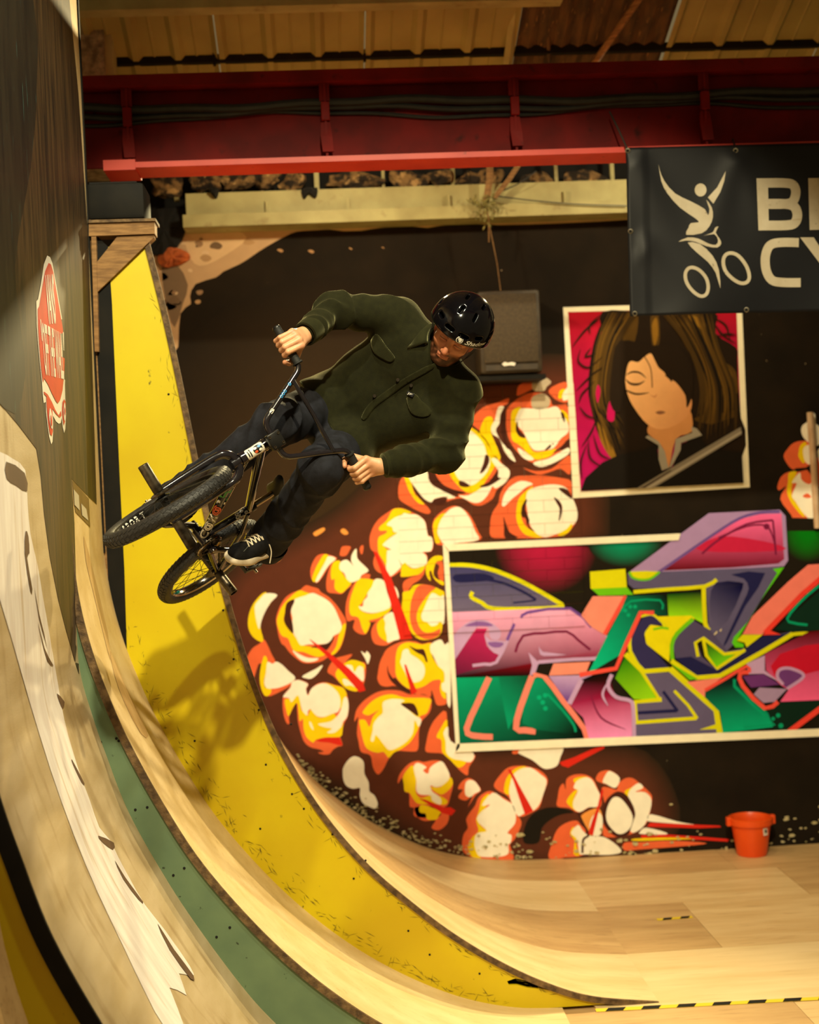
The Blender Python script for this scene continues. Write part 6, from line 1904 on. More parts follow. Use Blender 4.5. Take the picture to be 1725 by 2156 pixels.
def wheel(c, axis, nm, T_=lambda q: q):
    R0, r0 = .2275, .0275
    x, y, d = frame_of(axis)
    # rim as the wheel's own mesh, tyre, hub and spokes below it
    pr = [(.196, -.014), (.204, -.0175), (.207, -.0165), (.203, -.012), (.201, 0), (.203, .012), (.207, .0165), (.204, .0175), (.196, .014), (.193, 0), (.196, -.014)]
    rim = MB().lathe(c, axis, pr, 64).build('wheel', m_chr if nm == 'rear' else m_bk, bike, True, local=True, label='%s wheel' % nm)
    tp = []
    for k in range(21):
        a = PI * 1.19 - (2 * PI * 1.19 - PI * .38) * 0 - 2 * PI * 0.845 * k / 20 - .12
        tp.append((R0 + r0 * math.cos(a), r0 * .97 * math.sin(a)))
    tp = [(R0 + r0 * math.cos(a) * 1.0, r0 * math.sin(a)) for a in np.linspace(-PI * .83, PI * .83, 22)]
    MB().lathe(c, axis, tp, 80).build('tyre', m_tire, rim, True, **LOC)
    # tread blocks: raised chevrons round the crown
    tb = MB()
    nb = 66
    for k in range(nb):
        a = 2 * PI * k / nb
        er = x * math.cos(a) + y * math.sin(a)
        et = -x * math.sin(a) + y * math.cos(a)
        for s in (-1, 1):
            for ph in (.28, .8):
                nrm = er * math.cos(ph) + d * s * math.sin(ph)
                tan = -er * math.sin(ph) + d * s * math.cos(ph)
                cc = c + er * R0 + nrm * (r0 + .0004)
                tb.obox(cc, unit(et + tan * .35 * s), unit(tan - et * .35 * s), nrm, .0085, .0055, .0007)
    o = tb.build('tread', m_tire, rim, False, **LOC)
    o['kind'] = 'stuff'
    hubp = [(.0065, -.056), (.014, -.054), (.015, -.042), (.03, -.038), (.031, -.034), (.016, -.03), (.015, .03), (.031, .034), (.03, .038), (.015, .042), (.014, .054), (.0065, .056)]
    MB().lathe(c, axis, hubp, 24).build('hub', m_bk, rim, True, **LOC)
    sp_ = MB()
    for k in range(36):
        s = 1 if k % 2 else -1
        cr_ = 1 if (k // 2) % 2 else -1
        a = 2 * PI * k / 36
        b = a - cr_ * 1.15
        p0 = c + (x * math.cos(b) + y * math.sin(b)) * .028 + d * s * .036
        p1 = c + (x * math.cos(a) + y * math.sin(a)) * .195 + d * s * .003
        sp_.tube([p0, p1], .0012, 5, caps=False)
    o = sp_.build('spokes', m_bk, rim, True, **LOC)
    o['kind'] = 'stuff'
    return rim


fax = sy
frim = wheel(st(FHUB), fax, 'front')
rrim = wheel(np.zeros(3), np.array([0, 1.0, 0]), 'rear')
for c, ax in ((st(FHUB), fax), (np.zeros(3), np.array([0, 1.0, 0]))):
    for s in (-1, 1):
        MB().lathe(c + ax * s * .062, ax * s, [(.006, .0), (.0195, .0), (.02, .003), (.02, .104), (.0188, .108), (.0165, .108), (.0165, .02), (.006, .02)], 24).build('peg', m_peg, bike, True, **LOC)
MB().lathe(st(FHUB) + fax * -.05, -fax, [(.008, .0), (.036, .0), (.038, .004), (.03, .008), (.008, .009)], 24).build('hub_guard', m_peg, bike, True, **LOC)
MB().lathe(np.array([0, .04, 0]), (0, 1, 0), [(.008, .0), (.05, .0), (.052, .004), (.044, .009), (.008, .010)], 28).build('hub_guard', m_bk, bike, True, **LOC)
# teal spoke nipple cover on the rear wheel
MB().tube([np.array([-.06, .004, -.188]), np.array([-.065, .004, -.176])], .006, 8).build('spoke_clip', mat('teal_plastic', (0, 150, 140), rough=.4), rrim, True, **LOC)

# drive: sprocket on the left side, chain, cranks, pedals
YS = .044
spk = MB()
k = 25
prof_o = []
for i in range(k * 4):
    a = 2 * PI * i / (k * 4)
    rr = .0515 + (.0026 if i % 4 in (0, 1) else -.0022)
    prof_o.append(BBp + np.array([rr * math.cos(a), YS - .0025, rr * math.sin(a)]))
spk.prism(prof_o, (0, .004, 0))
spr = spk.build('sprocket', m_bk, bike, False, **LOC)
MB().lathe(BBp + [0, YS + .001, 0], (0, 1, 0), [(.041, .0), (.057, .0), (.0585, .003), (.056, .0065), (.043, .0065), (.041, .0)], 40).build('sprocket_guard', m_chr, spr, True, **LOC)
for i in range(3):
    a = 2 * PI * i / 3 + .5
    MB().obox(BBp + np.array([.026 * math.cos(a), YS + .004, .026 * math.sin(a)]), (math.cos(a), 0, math.sin(a)), (0, 1, 0), (-math.sin(a), 0, math.cos(a)), .019, .002, .005).build('sprocket_spoke', m_chr, spr, **LOC)
ch = []
rc_ = .019
for i in range(15):
    a = PI * .5 - PI * i / 14
    ch.append(BBp + np.array([.0525 * math.cos(a), YS, .0525 * math.sin(a)]))
for i in range(11):
    a = -PI * .5 - PI * i / 10
    ch.append(np.array([rc_ * math.cos(a), YS, rc_ * math.sin(a)]))
cpts = []
for i in range(len(ch)):
    a, b = ch[i], ch[(i + 1) % len(ch)]
    m_ = max(1, int(np.linalg.norm(b - a) / .0127))
    for j in range(m_):
        cpts.append(a + (b - a) * j / m_)
cm = MB()
for i in range(len(cpts)):
    a, b = cpts[i], cpts[(i + 1) % len(cpts)]
    d = unit(b - a)
    L_ = np.linalg.norm(b - a)
    up = np.cross(d, [0, 1, 0])
    for s in (-1, 1):
        cm.obox((a + b) / 2 + np.array([0, s * (.0035 + .0012 * (i % 2)), 0]), d, (0, 1, 0), up, L_ * .62, .0007, .0042)
    cm.tube([a - [0, .0045, 0], a + [0, .0045, 0]], .0034, 6)
o = cm.build('chain', m_peg, bike, False, **LOC)
o['kind'] = 'stuff'
MB().lathe((0, YS - .004, 0), (0, 1, 0), [(.006, 0), (.0185, 0), (.0185, .008), (.006, .008)], 18).build('driver_cog', m_bk, bike, True, **LOC)
AL = math.radians(150)
PED = {}
for s in (1, -1):
    al = AL if s > 0 else AL + PI
    e = BBp + np.array([.172 * math.cos(al), s * .085, .172 * math.sin(al)])
    b0 = BBp + np.array([0, s * .062, 0])
    cmb = MB().tube([b0 + (b0 - e) * .08 + [0, 0, 0], b0, (b0 + e) / 2 + np.array([0, s * .004, 0]), e, e + (e - b0) * .06], [.014, .0155, .0118, .0125, .010], 12)
    cmb.tube([BBp + [0, s * .036, 0], BBp + [0, s * .076, 0]], .0165, 16)
    cmb.build('crank_arm', m_fr if s > 0 else m_fr, bike, True, **LOC)
    PED[s] = e
    MB().tube([e + [0, s * .006, 0], e + [0, s * .125, 0]], .0058, 10).build('pedal_axle', m_chr, bike, True, **LOC)
# decals: frame tube letters, head-tube badge, bar print, rim print


def tube_text(s, a, b, rad, t0, t1, h, face, name, m, parent, bold=.02, shear=0):
    """letters wrapped round a tube from a to b, facing direction 'face'"""
    V, F = text_polys(s, 1.0, shear, bold)
    x0, x1, y0, y1 = V[:, 0].min(), V[:, 0].max(), V[:, 1].min(), V[:, 1].max()
    a, b = np.asarray(a, float), np.asarray(b, float)
    d = unit(b - a)
    L_ = np.linalg.norm(b - a)
    fz = unit(np.asarray(face) - d * (d @ np.asarray(face)))
    fy = np.cross(fz, d)
    out = []
    for x, y in V:
        t = t0 + (t1 - t0) * (x - x0) / (x1 - x0)
        w_ = ((y - y0) / (y1 - y0) - .5) * h
        an = w_ / rad
        out.append(a + d * t * L_ + (fz * math.cos(an) + fy * math.sin(an)) * (rad + .0009))
    o = obj(name, out, F, m, parent, local=True)
    return o


camL = BR.T @ (CAM - BT)
face = unit(camL - np.array([.5, 0, .2]))
dt0, dt1 = AX0 + .35 * HA, BBp
for s, t0, t1, m in (('C', .96, .87, m_wp), ('@', .855, .755, m_wp), ('N', .745, .68, m_wp), ('@', .66, .55, m_dor), ('J', .54, .49, m_wp), ('H', .47, .34, m_dgn), ('V', .31, .25, m_wp), ('@', .24, .16, m_wp), ('L', .15, .09, m_wp)):
    tube_text(s, dt0, dt1, .0205, t0, t1, .034, face, 'decal', m, frame, bold=.03)
def tube_poly(P2, a, b, rad, name, m, parent, sub=2):
    """flat outline (t along the tube, w across it in metres) wrapped on the tube"""
    a, b = np.asarray(a, float), np.asarray(b, float)
    d = unit(b - a)
    L_ = np.linalg.norm(b - a)
    fz = unit(face - d * (d @ face))
    fy = np.cross(fz, d)
    Q = spline([(t * L_, w_) for t, w_ in P2], sub, True) if sub > 1 else [np.array((t * L_, w_)) for t, w_ in P2]
    bm = bmesh.new()
    vs = [bm.verts.new((q_[0], q_[1], 0)) for q_ in Q]
    for t in tessellate_polygon([[Vector((q_[0], q_[1], 0)) for q_ in Q]]):
        bm.faces.new([vs[i] for i in t])
    for it in range(5):
        es = [e for e in bm.edges if e.calc_length() > .006]
        if not es:
            break
        bmesh.ops.subdivide_edges(bm, edges=es, cuts=1)
        bmesh.ops.triangulate(bm, faces=[f for f in bm.faces if len(f.verts) > 3])
    bm.verts.index_update()
    V = [a + d * v.co.x + (fz * math.cos(v.co.y / rad) + fy * math.sin(v.co.y / rad)) * rad for v in bm.verts]
    F = [tuple(v.index for v in f.verts) for f in bm.faces]
    bm.free()
    return obj(name, V, F, m, parent, local=True)


tube_poly([(.22, -.020), (.3, -.024), (.5, -.022), (.75, -.024), (.9, -.016), (.93, 0), (.9, .016), (.75, .024), (.5, .022), (.3, .024), (.22, .020), (.2, 0)], hd0, hd1, .0222, 'head_badge', m_wp, frame)
cir = [(.64 + .17 * math.cos(q_), .0165 * math.sin(q_)) for q_ in np.linspace(0, 6.28, 12, endpoint=False)]
tube_poly(cir, hd0, hd1, .0226, 'badge_globe', m_bk, frame)
for sa, sb, mm in ((.08, .007, m_dbl), (-.08, .007, m_wp), (.08, -.007, m_wp), (-.08, -.007, m_dor)):
    tube_poly([(.64 + sa + .06 * math.cos(q_), sb + .0052 * math.sin(q_)) for q_ in np.linspace(0, 6.28, 8, endpoint=False)], hd0, hd1, .0229, 'badge_quarter', mm, frame)
for t_, w0 in ((.36, .016), (.28, .012)):
    tube_poly([(t_ - .022, -w0), (t_ + .022, -w0), (t_ + .022, w0), (t_ - .022, w0)], hd0, hd1, .0226, 'badge_bar', m_bk, frame, 1)
tube_text('&%', BBp, STt, .0166, .62, .86, .026, face, 'decal', m_wp, frame)
ra, rb = hbp(0, -.0735), hbp(.232, -.176, .01)
tube_text('S', ra, rb, .0114, .16, .24, .013, face, 'bar_decal', m_wp, bar)
tube_text('ooo', ra, rb, .0114, .44, .58, .012, face, 'bar_decal', m_dbl, bar)
tube_text('O', ra, rb, .0114, .66, .71, .012, face, 'bar_decal', m_dbl, bar, bold=.1)
# white capitals on the front rim
x, y, d = frame_of(fax)
cf = st(FHUB)
hubd = PX(B2W(cf))[2]
best = None
for q_ in np.linspace(0, 2 * PI, 240):
    w_ = PX(B2W(cf + (x * math.cos(q_) + y * math.sin(q_)) * .192))
    if w_[2] > hubd - .02:
        e_ = math.hypot(w_[0] - 272, w_[1] - 1092)
        if best is None or e_ < best[0]:
            best = (e_, q_)
a0 = best[1]
_p = [PX(B2W(cf + (x * math.cos(a0 + q_) + y * math.sin(a0 + q_)) * .192)) for q_ in (0, .1)]
RIMDIR = 1 if _p[1][0] > _p[0][0] else -1
_e = [PX(B2W(cf + (x * math.cos(a0) + y * math.sin(a0)) * .192 + d * q_)) for q_ in (0, .01)]
RIMUP = 1 if _e[1][1] < _e[0][1] else -1
for k, s in enumerate('SPORT'):
    V, F = text_polys(s, 1.0, 0, .04)
    V = V - np.array([(V[:, 0].min() + V[:, 0].max()) / 2, .35])
    out = []
    for px_, py_ in V:
        a = a0 + RIMDIR * ((k - 2) * .15 + px_ * .15)
        h_ = py_ * .032 * RIMUP
        out.append(cf + (x * math.cos(a) + y * math.sin(a)) * (.1918 + abs(h_) * .15) + d * h_)
    obj('rim_letter', out, F, m_wp, frim, local=True)
# ------------------------------------------------------------------ rider: smooth solids sampled on a grid and skinned


class SDF:
    """signed distance built from tapered capsules, ellipsoids and boxes, blended smoothly"""

    def __init__(s):
        s.ops = []

    def cone(s, a, b, ra, rb, k=.02, sub=False, flat=None):
        s.ops.append(('c', np.array(a, float), np.array(b, float), ra, rb, k, sub, flat))
        return s

    def ell(s, c, ax, r, k=.02, sub=False):
        s.ops.append(('e', np.array(c, float), np.array(ax, float), np.array(r, float), None, k, sub, None))
        return s

    def box(s, c, ax, h, rr, k=.01, sub=False):
        s.ops.append(('b', np.array(c, float), np.array(ax, float), np.array(h, float), rr, k, sub, None))
        return s

    def half(s, c, n, k=.003):
        """cut away everything on the side the normal points to"""
        s.ops.append(('h', np.array(c, float), unit(n), None, None, k, True, None))
        return s

    def dist(s, op, P):
        t = op[0]
        if t == 'c':
            a, b = op[1], op[2]
            d = b - a
            h = np.clip(((P - a) @ d) / (d @ d), 0, 1)
            q = P - a - h[..., None] * d
            if op[7] is not None:
                ax, sc_ = op[7]
                pr = q @ ax
                q = q + (pr * (sc_ - 1))[..., None] * ax
            return np.sqrt((q * q).sum(-1)) - (op[3] + (op[4] - op[3]) * h)
        if t == 'e':
            q = (P - op[1]) @ op[2].T / op[3]
            n = np.sqrt((q * q).sum(-1)) + 1e-9
            g = np.sqrt(((q / op[3]) ** 2).sum(-1)) + 1e-9
            return n * (n - 1) / g
        if t == 'b':
            q = np.abs((P - op[1]) @ op[2].T) - (op[3] - op[4])
            return np.sqrt((np.maximum(q, 0) ** 2).sum(-1)) + np.minimum(q.max(-1), 0) - op[4]
        return -((P - op[1]) @ op[2])

    def eval(s, P):
        D = np.full(P.shape[:-1], 1e3)
        for op in s.ops:
            d = s.dist(op, P)
            k = op[5]
            if op[6]:
                d = -d
                h = np.maximum(k - np.abs(D - d), 0) / k
                D = np.maximum(D, d) + h * h * k * .25
            else:
                h = np.maximum(k - np.abs(D - d), 0) / k
                D = np.minimum(D, d) - h * h * k * .25
        return D

    def mesh(s, lo, hi, step, extra=None):
        lo, hi = np.array(lo, float), np.array(hi, float)
        n = np.ceil((hi - lo) / step).astype(int) + 1
        ax = [lo[i] + step * np.arange(n[i]) for i in range(3)]
        B = 12
        D = np.empty(tuple(n), np.float32)
        rad = B * step * .5 * 1.733
        cs = [np.arange(0, n[i], B) for i in range(3)]
        Cg = np.stack(np.meshgrid(*[lo[i] + step * (cs[i] + (B - 1) / 2) for i in range(3)], indexing='ij'), -1)
        dc = s.eval(Cg)
        for a in range(len(cs[0])):
            for b in range(len(cs[1])):
                for c in range(len(cs[2])):
                    sl = tuple(slice(cs[i][q], min(cs[i][q] + B, n[i])) for i, q in enumerate((a, b, c)))
                    v = dc[a, b, c]
                    if abs(v) > rad * 1.5 + .03:
                        D[sl] = v
                        continue
                    G = np.stack(np.meshgrid(ax[0][sl[0]], ax[1][sl[1]], ax[2][sl[2]], indexing='ij'), -1)
                    d = s.eval(G)
                    if extra is not None:
                        d = d + extra(G)
                    D[sl] = d
        return nets(D, lo, step)


def nets(D, lo, step):
    """naive surface nets"""
    nx, ny, nz = D.shape
    S = D < 0
    acc = np.zeros((nx - 1, ny - 1, nz - 1, 3), np.float32)
    cnt = np.zeros((nx - 1, ny - 1, nz - 1), np.float32)
    cor = [(i, j, k) for i in (0, 1) for j in (0, 1) for k in (0, 1)]

    def sl(c):
        return D[c[0]:nx - 1 + c[0], c[1]:ny - 1 + c[1], c[2]:nz - 1 + c[2]]
    for a in range(8):
        for ax in range(3):
            c0 = cor[a]
            if c0[ax]:
                continue
            c1 = list(c0)
            c1[ax] = 1
            d0, d1 = sl(c0), sl(c1)
            m = (d0 < 0) != (d1 < 0)
            t = np.where(m, d0 / np.where(m, d0 - d1, 1), 0)
            for k in range(3):
                acc[..., k] += np.where(m, c0[k] + (t if k == ax else 0), 0)
            cnt += m
    act = cnt > 0
    idx = np.full(act.shape, -1, np.int64)
    idx[act] = np.arange(act.sum())
    ijk = np.argwhere(act)
    V = (ijk + acc[act] / cnt[act][:, None]) * step + lo
    F = []
    for ax in range(3):
        o = [i for i in range(3) if i != ax]
        s0 = [slice(None)] * 3
        s1 = [slice(None)] * 3
        s0[ax], s1[ax] = slice(0, -1), slice(1, None)
        m = S[tuple(s0)] != S[tuple(s1)]
        e = np.argwhere(m)
        e = e[(e[:, o[0]] > 0) & (e[:, o[1]] > 0) & (e[:, o[0]] < D.shape[o[0]] - 1) & (e[:, o[1]] < D.shape[o[1]] - 1)]
        if not len(e):
            continue
        ins = S[tuple(e.T)]
        q = []
        for da, db in ((0, 0), (1, 0), (1, 1), (0, 1)):
            c = e.copy()
            c[:, o[0]] -= da
            c[:, o[1]] -= db
            q.append(idx[tuple(c.T)])
        q = np.stack(q, 1)
        q = q[(q >= 0).all(1)] if not (q >= 0).all() else q
        flip = ins[:len(q)] ^ (ax == 1)
        q[flip] = q[flip][:, ::-1]
        F.append(q)
    return V, np.concatenate(F)


def vnormals(V, F):
    F = np.asarray(F)
    n = np.cross(V[F[:, 2]] - V[F[:, 0]], V[F[:, 3]] - V[F[:, 1]])
    N = np.zeros_like(V)
    for k in range(4):
        np.add.at(N, F[:, k], n)
    return N / (np.linalg.norm(N, axis=1)[:, None] + 1e-12)


def relax(V, F, it=2, w_=.5):
    F = np.asarray(F)
    for _ in range(it):
        A = np.zeros_like(V)
        c = np.zeros(len(V))
        for k in range(4):
            a, b = F[:, k], F[:, (k + 1) % 4]
            np.add.at(A, a, V[b])
            np.add.at(c, a, 1)
            np.add.at(A, b, V[a])
            np.add.at(c, b, 1)
        V = V * (1 - w_) + A / c[:, None] * w_
    return V


def ink(name, V, F, m, parent, **kw):
    o = obj(name, V, F, m, parent, True, **kw)
    fix_normals(o)
    return o


class Wob:
    """cheap smooth random field"""

    def __init__(s, seed, n=18, f0=8, f1=26):
        r_ = np.random.default_rng(seed)
        d = r_.normal(size=(n, 3))
        d /= np.linalg.norm(d, axis=1)[:, None]
        s.k = d * r_.uniform(f0, f1, n)[:, None]
        s.p = r_.uniform(0, 6.28, n)
        s.n = n

    def __call__(s, P):
        return np.sin(P @ s.k.T + s.p).sum(-1) / math.sqrt(s.n)


m_skin = attr_mat('skin', rough=.5, var=.1, vscale=60, bump=.05, bscale=300)
m_shirt = mat('olive_wool_shirt', (32, 32, 12), (26, 26, 9), rough=.92, scale=40, bump=.25, bscale=420, spec=.15)
m_shirt2 = mat('olive_wool_flap', (36, 36, 14), (30, 30, 11), rough=.92, scale=40, bump=.2, bscale=420, spec=.15)
for _m in (m_shirt, m_shirt2):
    _b = _m.node_tree.nodes['Principled BSDF']
    _b.inputs['Sheen Weight'].default_value = .5
    _b.inputs['Sheen Roughness'].default_value = .35
    _b.inputs['Sheen Tint'].default_value = (.75, .72, .35, 1)
m_jean = mat('dark_denim', (34, 35, 42), (24, 24, 28), rough=.85, scale=26, bump=.15, bscale=300, spec=.2)
m_seam = mat('denim_seam', (24, 24, 30), rough=.9)
m_helm = mat('helmet_gloss', (6, 6, 9), (9, 8, 12), rough=.1, scale=60, spec=.4)
m_pad = mat('helmet_padding', (10, 10, 10), rough=.9)
m_strap = mat('strap_webbing', (16, 16, 15), (24, 24, 22), rough=.8, scale=80)

J = {k: WD(*v) for k, v in dict(
    pel=(706, 892, 5.80), mid=(790, 828, 5.72), chest=(868, 762, 5.60), neck=(918, 738, 5.52),
    hipR=(686, 852, 5.78), hipL=(736, 935, 5.74), kneR=(580, 893, 5.42), kneL=(676, 990, 5.36), ankR=(376, 1052, 5.52), ankL=(566, 1138, 5.66),
    shR=(838, 668, 5.57), shL=(972, 826, 5.52), elR=(702, 655, 5.52), elL=(938, 955, 5.46), wrR=(640, 706, 5.345), wrL=(800, 982, 5.36)).items()}
person = root('person', (WD(700, 1000, 5.7)), 'rider in olive overshirt, dark jeans and glossy black helmet gripping the bicycle', 'person')


def cam_ax(v):
    return CR * v[0] - CU * v[1] + CF * v[2]


BF, BW_, BU = BR[:, 0], BR[:, 1], BR[:, 2]

# ---- hands in each grip's own axes
SKIN = np.array(lin((214, 158, 116)))


def hand(nm):
    inner, outer = GRIP[nm]
    g_ = unit(outer - inner)
    U_ = unit(BU - g_ * (g_ @ BU))
    if nm == 'L':
        U_ = unit(U_)
    Fw = np.cross(g_, U_)
    if Fw @ CF > 0:
        Fw = -Fw
    c0 = inner + g_ * (.052 if nm == 'R' else .05)

    def pt(s_, u_, f_):
        return c0 + g_ * s_ + U_ * u_ + Fw * f_
    S = SDF()
    wr = J['wr' + nm]
    fl = [.0, .0215, .0425, .0615]
    rad = [.0106, .011, .0104, .0092]
    ln = [1.0, 1.08, 1.02, .86]
    for i in range(4):
        s_ = fl[i] - .002
        r_ = rad[i]
        k_ = ln[i]
        mcp = pt(s_, .043 * (1 if i < 3 else .93) + (.003 if i == 1 else 0), .020 - .004 * abs(i - 1))
        pip = pt(s_ + .001, -.012 * k_ - .001, .0325)
        dip = pt(s_ + .001, -.0285, .012)
        tip = pt(s_ + .001, -.0225, -.012)
        S.cone(mcp, pip, r_ * 1.1, r_, .0035)
        S.cone(pip, dip, r_, r_ * .93, .003)
        S.cone(dip, tip, r_ * .93, r_ * .85, .003)
    palm = SDF()
    for i in range(4):
        mcp = pt(fl[i] - .002, .043 * (1 if i < 3 else .93), .020 - .004 * abs(i - 1))
        w0 = wr + g_ * (.010 * (i - 1.5)) * .9
        palm.cone(mcp + (w0 - mcp) * .04, w0, .0125, .0155, .012)
        palm.cone(pt(fl[i], .024, -.012), w0, .012, .016, .014)
    S.ops += palm.ops
    # thumb: leaves the side of the palm near the wrist and wraps below the grip
    tb0 = wr * .62 + pt(-.012, .02, -.03) * .38
    tb1 = pt(-.026, .006, -.034)
    tb2 = pt(-.030, -.024, -.02)
    tb3 = pt(-.024 if nm == 'R' else -.02, -.040, .008)
    S.cone(tb0, tb1, .017, .0135, .012)
    S.cone(tb1, tb2, .0125, .011, .004)
    S.cone(tb2, tb3, .011, .0092, .004)
    el = J['el' + nm]
    S.cone(wr, wr + (el - wr) * .45, .0245, .032, .015)
    P = np.array([wr, pt(-.04, .07, .05), pt(.09, -.06, -.06), wr + (el - wr) * .45, tb3])
    V, F = S.mesh(P.min(0) - .045, P.max(0) + .045, .0021)
    V = relax(V, F, 1, .4)
    C = np.tile(SKIN, (len(V), 1))
    red = np.array(lin((196, 108, 82)))
    for i in range(4):
        mcp = pt(fl[i] - .002, .043, .022)
        w_ = np.exp(-((V - mcp) ** 2).sum(1) / .010 ** 2)[:, None] * .6
        C = C * (1 - w_) + red * w_
        tipc = pt(fl[i], -.024, -.006)
        w_ = np.exp(-((V - tipc) ** 2).sum(1) / .014 ** 2)[:, None] * .4
        C = C * (1 - w_) + red * w_
    w_ = np.exp(-((V - tb3) ** 2).sum(1) / .012 ** 2)[:, None] * .5
    C = C * (1 - w_) + red * w_
    return V, F, C


BV, BFc, BC = [], [], []


def body_add(V, F, C):
    b = sum(len(v) for v in BV)
    BV.append(V)
    BFc.append(np.asarray(F) + b)
    BC.append(C)


for nm in 'RL':
    body_add(*hand(nm))

# ---- head in its own axes
hL = unit(cam_ax((.845, .53, .03)))
hU0 = cam_ax((.41, -.60, -.62))
hU = unit(hU0 - hL * (hL @ hU0))
hF = np.cross(hL, hU)
hF = hF if hF @ CF < 0 else -hF
HC = WD(960, 704, 5.42)


def hp(f_, l_, u_):
    return HC + hF * f_ + hL * l_ + hU * u_


HAX = np.stack([hF, hL, hU])
S = SDF()
S.ell(hp(-.012, 0, .03), HAX, (.096, .076, .098), .03)
S.ell(hp(.030, 0, -.035), HAX, (.060, .060, .078), .04)
S.cone(hp(.052, 0, -.088), hp(.058, 0, -.094), .025, .022, .03)
for s in (-1, 1):
    S.cone(hp(-.012, s * .056, -.03), hp(.05, s * .022, -.086), .02, .02, .03)
    S.ell(hp(.060, s * .042, -.012), HAX, (.022, .024, .018), .022)
    S.cone(hp(.084, s * .012, .034), hp(.066, s * .05, .032), .009, .008, .016)
    S.ell(hp(.086, s * .031, .013), HAX, (.013, .017, .012), .010, True)
    S.ell(hp(.073, s * .031, .013), HAX, (.0135, .0155, .0125), .003)
    S.ell(hp(-.008, s * .079, -.005), HAX, (.018, .008, .032), .006)
    S.ell(hp(.100, s * .0105, -.026), HAX, (.009, .0085, .0075), .006)
S.cone(hp(.087, 0, .022), hp(.112, 0, -.020), .0075, .0112, .012)
S.ell(hp(.086, 0, -.052), HAX, (.010, .025, .0056), .009)
S.ell(hp(.084, 0, -.061), HAX, (.010, .021, .006), .009)
S.ell(hp(.097, 0, -.0565), HAX, (.006, .024, .0012), .003, True)
S.cone(hp(-.03, 0, -.05), J['neck'] + (J['mid'] - J['neck']) * .18, .056, .066, .03)
P = np.array([hp(.13, .1, .14), hp(-.13, -.1, -.12), hp(.13, -.1, -.12), hp(-.13, .1, .14), hp(.13, .1, -.12), hp(-.13, -.1, .14), J['neck']])
V, F = S.mesh(P.min(0) - .05, P.max(0) + .05, .0028)
q = (V - HC) @ HAX.T
C = np.tile(np.array(lin((208, 138, 100))), (len(V), 1))


def mixc(w_, col):
    global C
    w_ = np.clip(w_, 0, 1)[:, None]
    C = C * (1 - w_) + np.array(lin(col)) * w_


wob = Wob(5, 20, 120, 320)(V)
f_, l_, u_ = q[:, 0], q[:, 1], q[:, 2]
sm_ = lambda x, a, b: np.clip((x - a) / (b - a), 0, 1)
jaw = sm_(-u_, .024, .046) * sm_(f_, -.03, .0)
side = sm_(np.abs(l_), .048, .06) * sm_(-u_, .0, .03) * sm_(f_, -.04, -.02) * sm_(-f_, -.07, -.05)
lips = (np.abs(l_) < .024) & (np.abs(u_ + .056) < .011) & (f_ > .08)
must = np.exp(-((u_ + .043) / .0055) ** 2) * (np.abs(l_) < .032) * (f_ > .07)
mixc(np.maximum(np.maximum(jaw * 1.1, side * .9), must * 1.1) * (.9 + .2 * wob) * (~lips), (74, 40, 18))
mixc(lips * .5, (176, 96, 76))
mixc(np.exp(-((u_ + .018) / .014) ** 2 - (l_ / .016) ** 2) * (f_ > .09) * .35, (204, 104, 78))
mixc(np.exp(-((u_ - .030 - .0 * np.abs(l_)) / .0048) ** 2) * sm_(np.abs(l_), .010, .016) * sm_(-np.abs(l_), -.054, -.046) * (f_ > .05) * .85, (70, 42, 24))
mixc(np.exp(-((u_ - .0085 - .004 * np.cos((np.abs(l_) - .031) / .016 * 1.5)) / .0022) ** 2) * (np.abs(np.abs(l_) - .031) < .0165) * (f_ > .05) * .95, (34, 20, 14))
mixc(sm_(-f_, .02, .05) * sm_(u_, -.06, -.02) * .9, (50, 32, 20))
mixc((np.abs(l_) > .073) * (np.abs(u_ + .005) < .04) * .6, (210, 100, 70))
body_add(V, F, C)
# torso core and upper arms hidden by the clothes keep the body in one piece
S = SDF()
S.cone(J['pel'], J['mid'], .09, .085, .05).cone(J['mid'], J['chest'], .085, .075, .05).cone(J['chest'], J['neck'], .07, .05, .03)
S.cone(J['shR'], J['shL'], .05, .05, .05)
for nm in 'RL':
    S.cone(J['sh' + nm], J['el' + nm], .046, .038, .03).cone(J['el' + nm], J['wr' + nm], .038, .026, .03)
    S.cone(J['hip' + nm], J['kne' + nm], .075, .055, .04).cone(J['kne' + nm], J['ank' + nm], .05, .034, .03)
P = np.array(list(J.values()))
V, F = S.mesh(P.min(0) - .16, P.max(0) + .16, .014)
body_add(V, F, np.tile(SKIN, (len(V), 1)))
ink('body', np.concatenate(BV), np.concatenate(BFc), m_skin, person, cols=np.concatenate(BC))

# ---- helmet
HM0 = hp(-.010, 0, .050)
S = SDF()
S.ell(HM0, HAX, (.136, .118, .119), .01)
S.ell(HM0 - hU * .03, HAX, (.138, .119, .127), .03)
S.ell(HM0, HAX, (.113, .095, .097), .004, True)
S.ell(HM0 - hU * .04, HAX, (.113, .093, .12), .004, True)
S.half(hp(.0, 0, .028), unit(-hU + hF * .22), .006)
for s in (-1, 1):
    S.half(hp(.0, s * .02, .0), unit(-hU), .004)
slots = [((.118, .030, .088), (0, 1, 0), .020, .0075), ((.118, -.030, .088), (0, 1, 0), .020, .0075), ((.072, .078, .088), (-.6, .8, 0), .018, .0075), ((.072, -.078, .088), (.6, .8, 0), .018, .0075),
         ((.06, .030, .150), (.9, .1, -.4), .020, .006), ((.06, -.030, .150), (.9, -.1, -.4), .020, .006), ((-.01, .035, .160), (1, 0, 0), .02, .006), ((-.01, -.035, .160), (1, 0, 0), .02, .006),
         ((.0, .105, .088), (1, 0, 0), .02, .007), ((.0, -.105, .088), (1, 0, 0), .02, .007)]
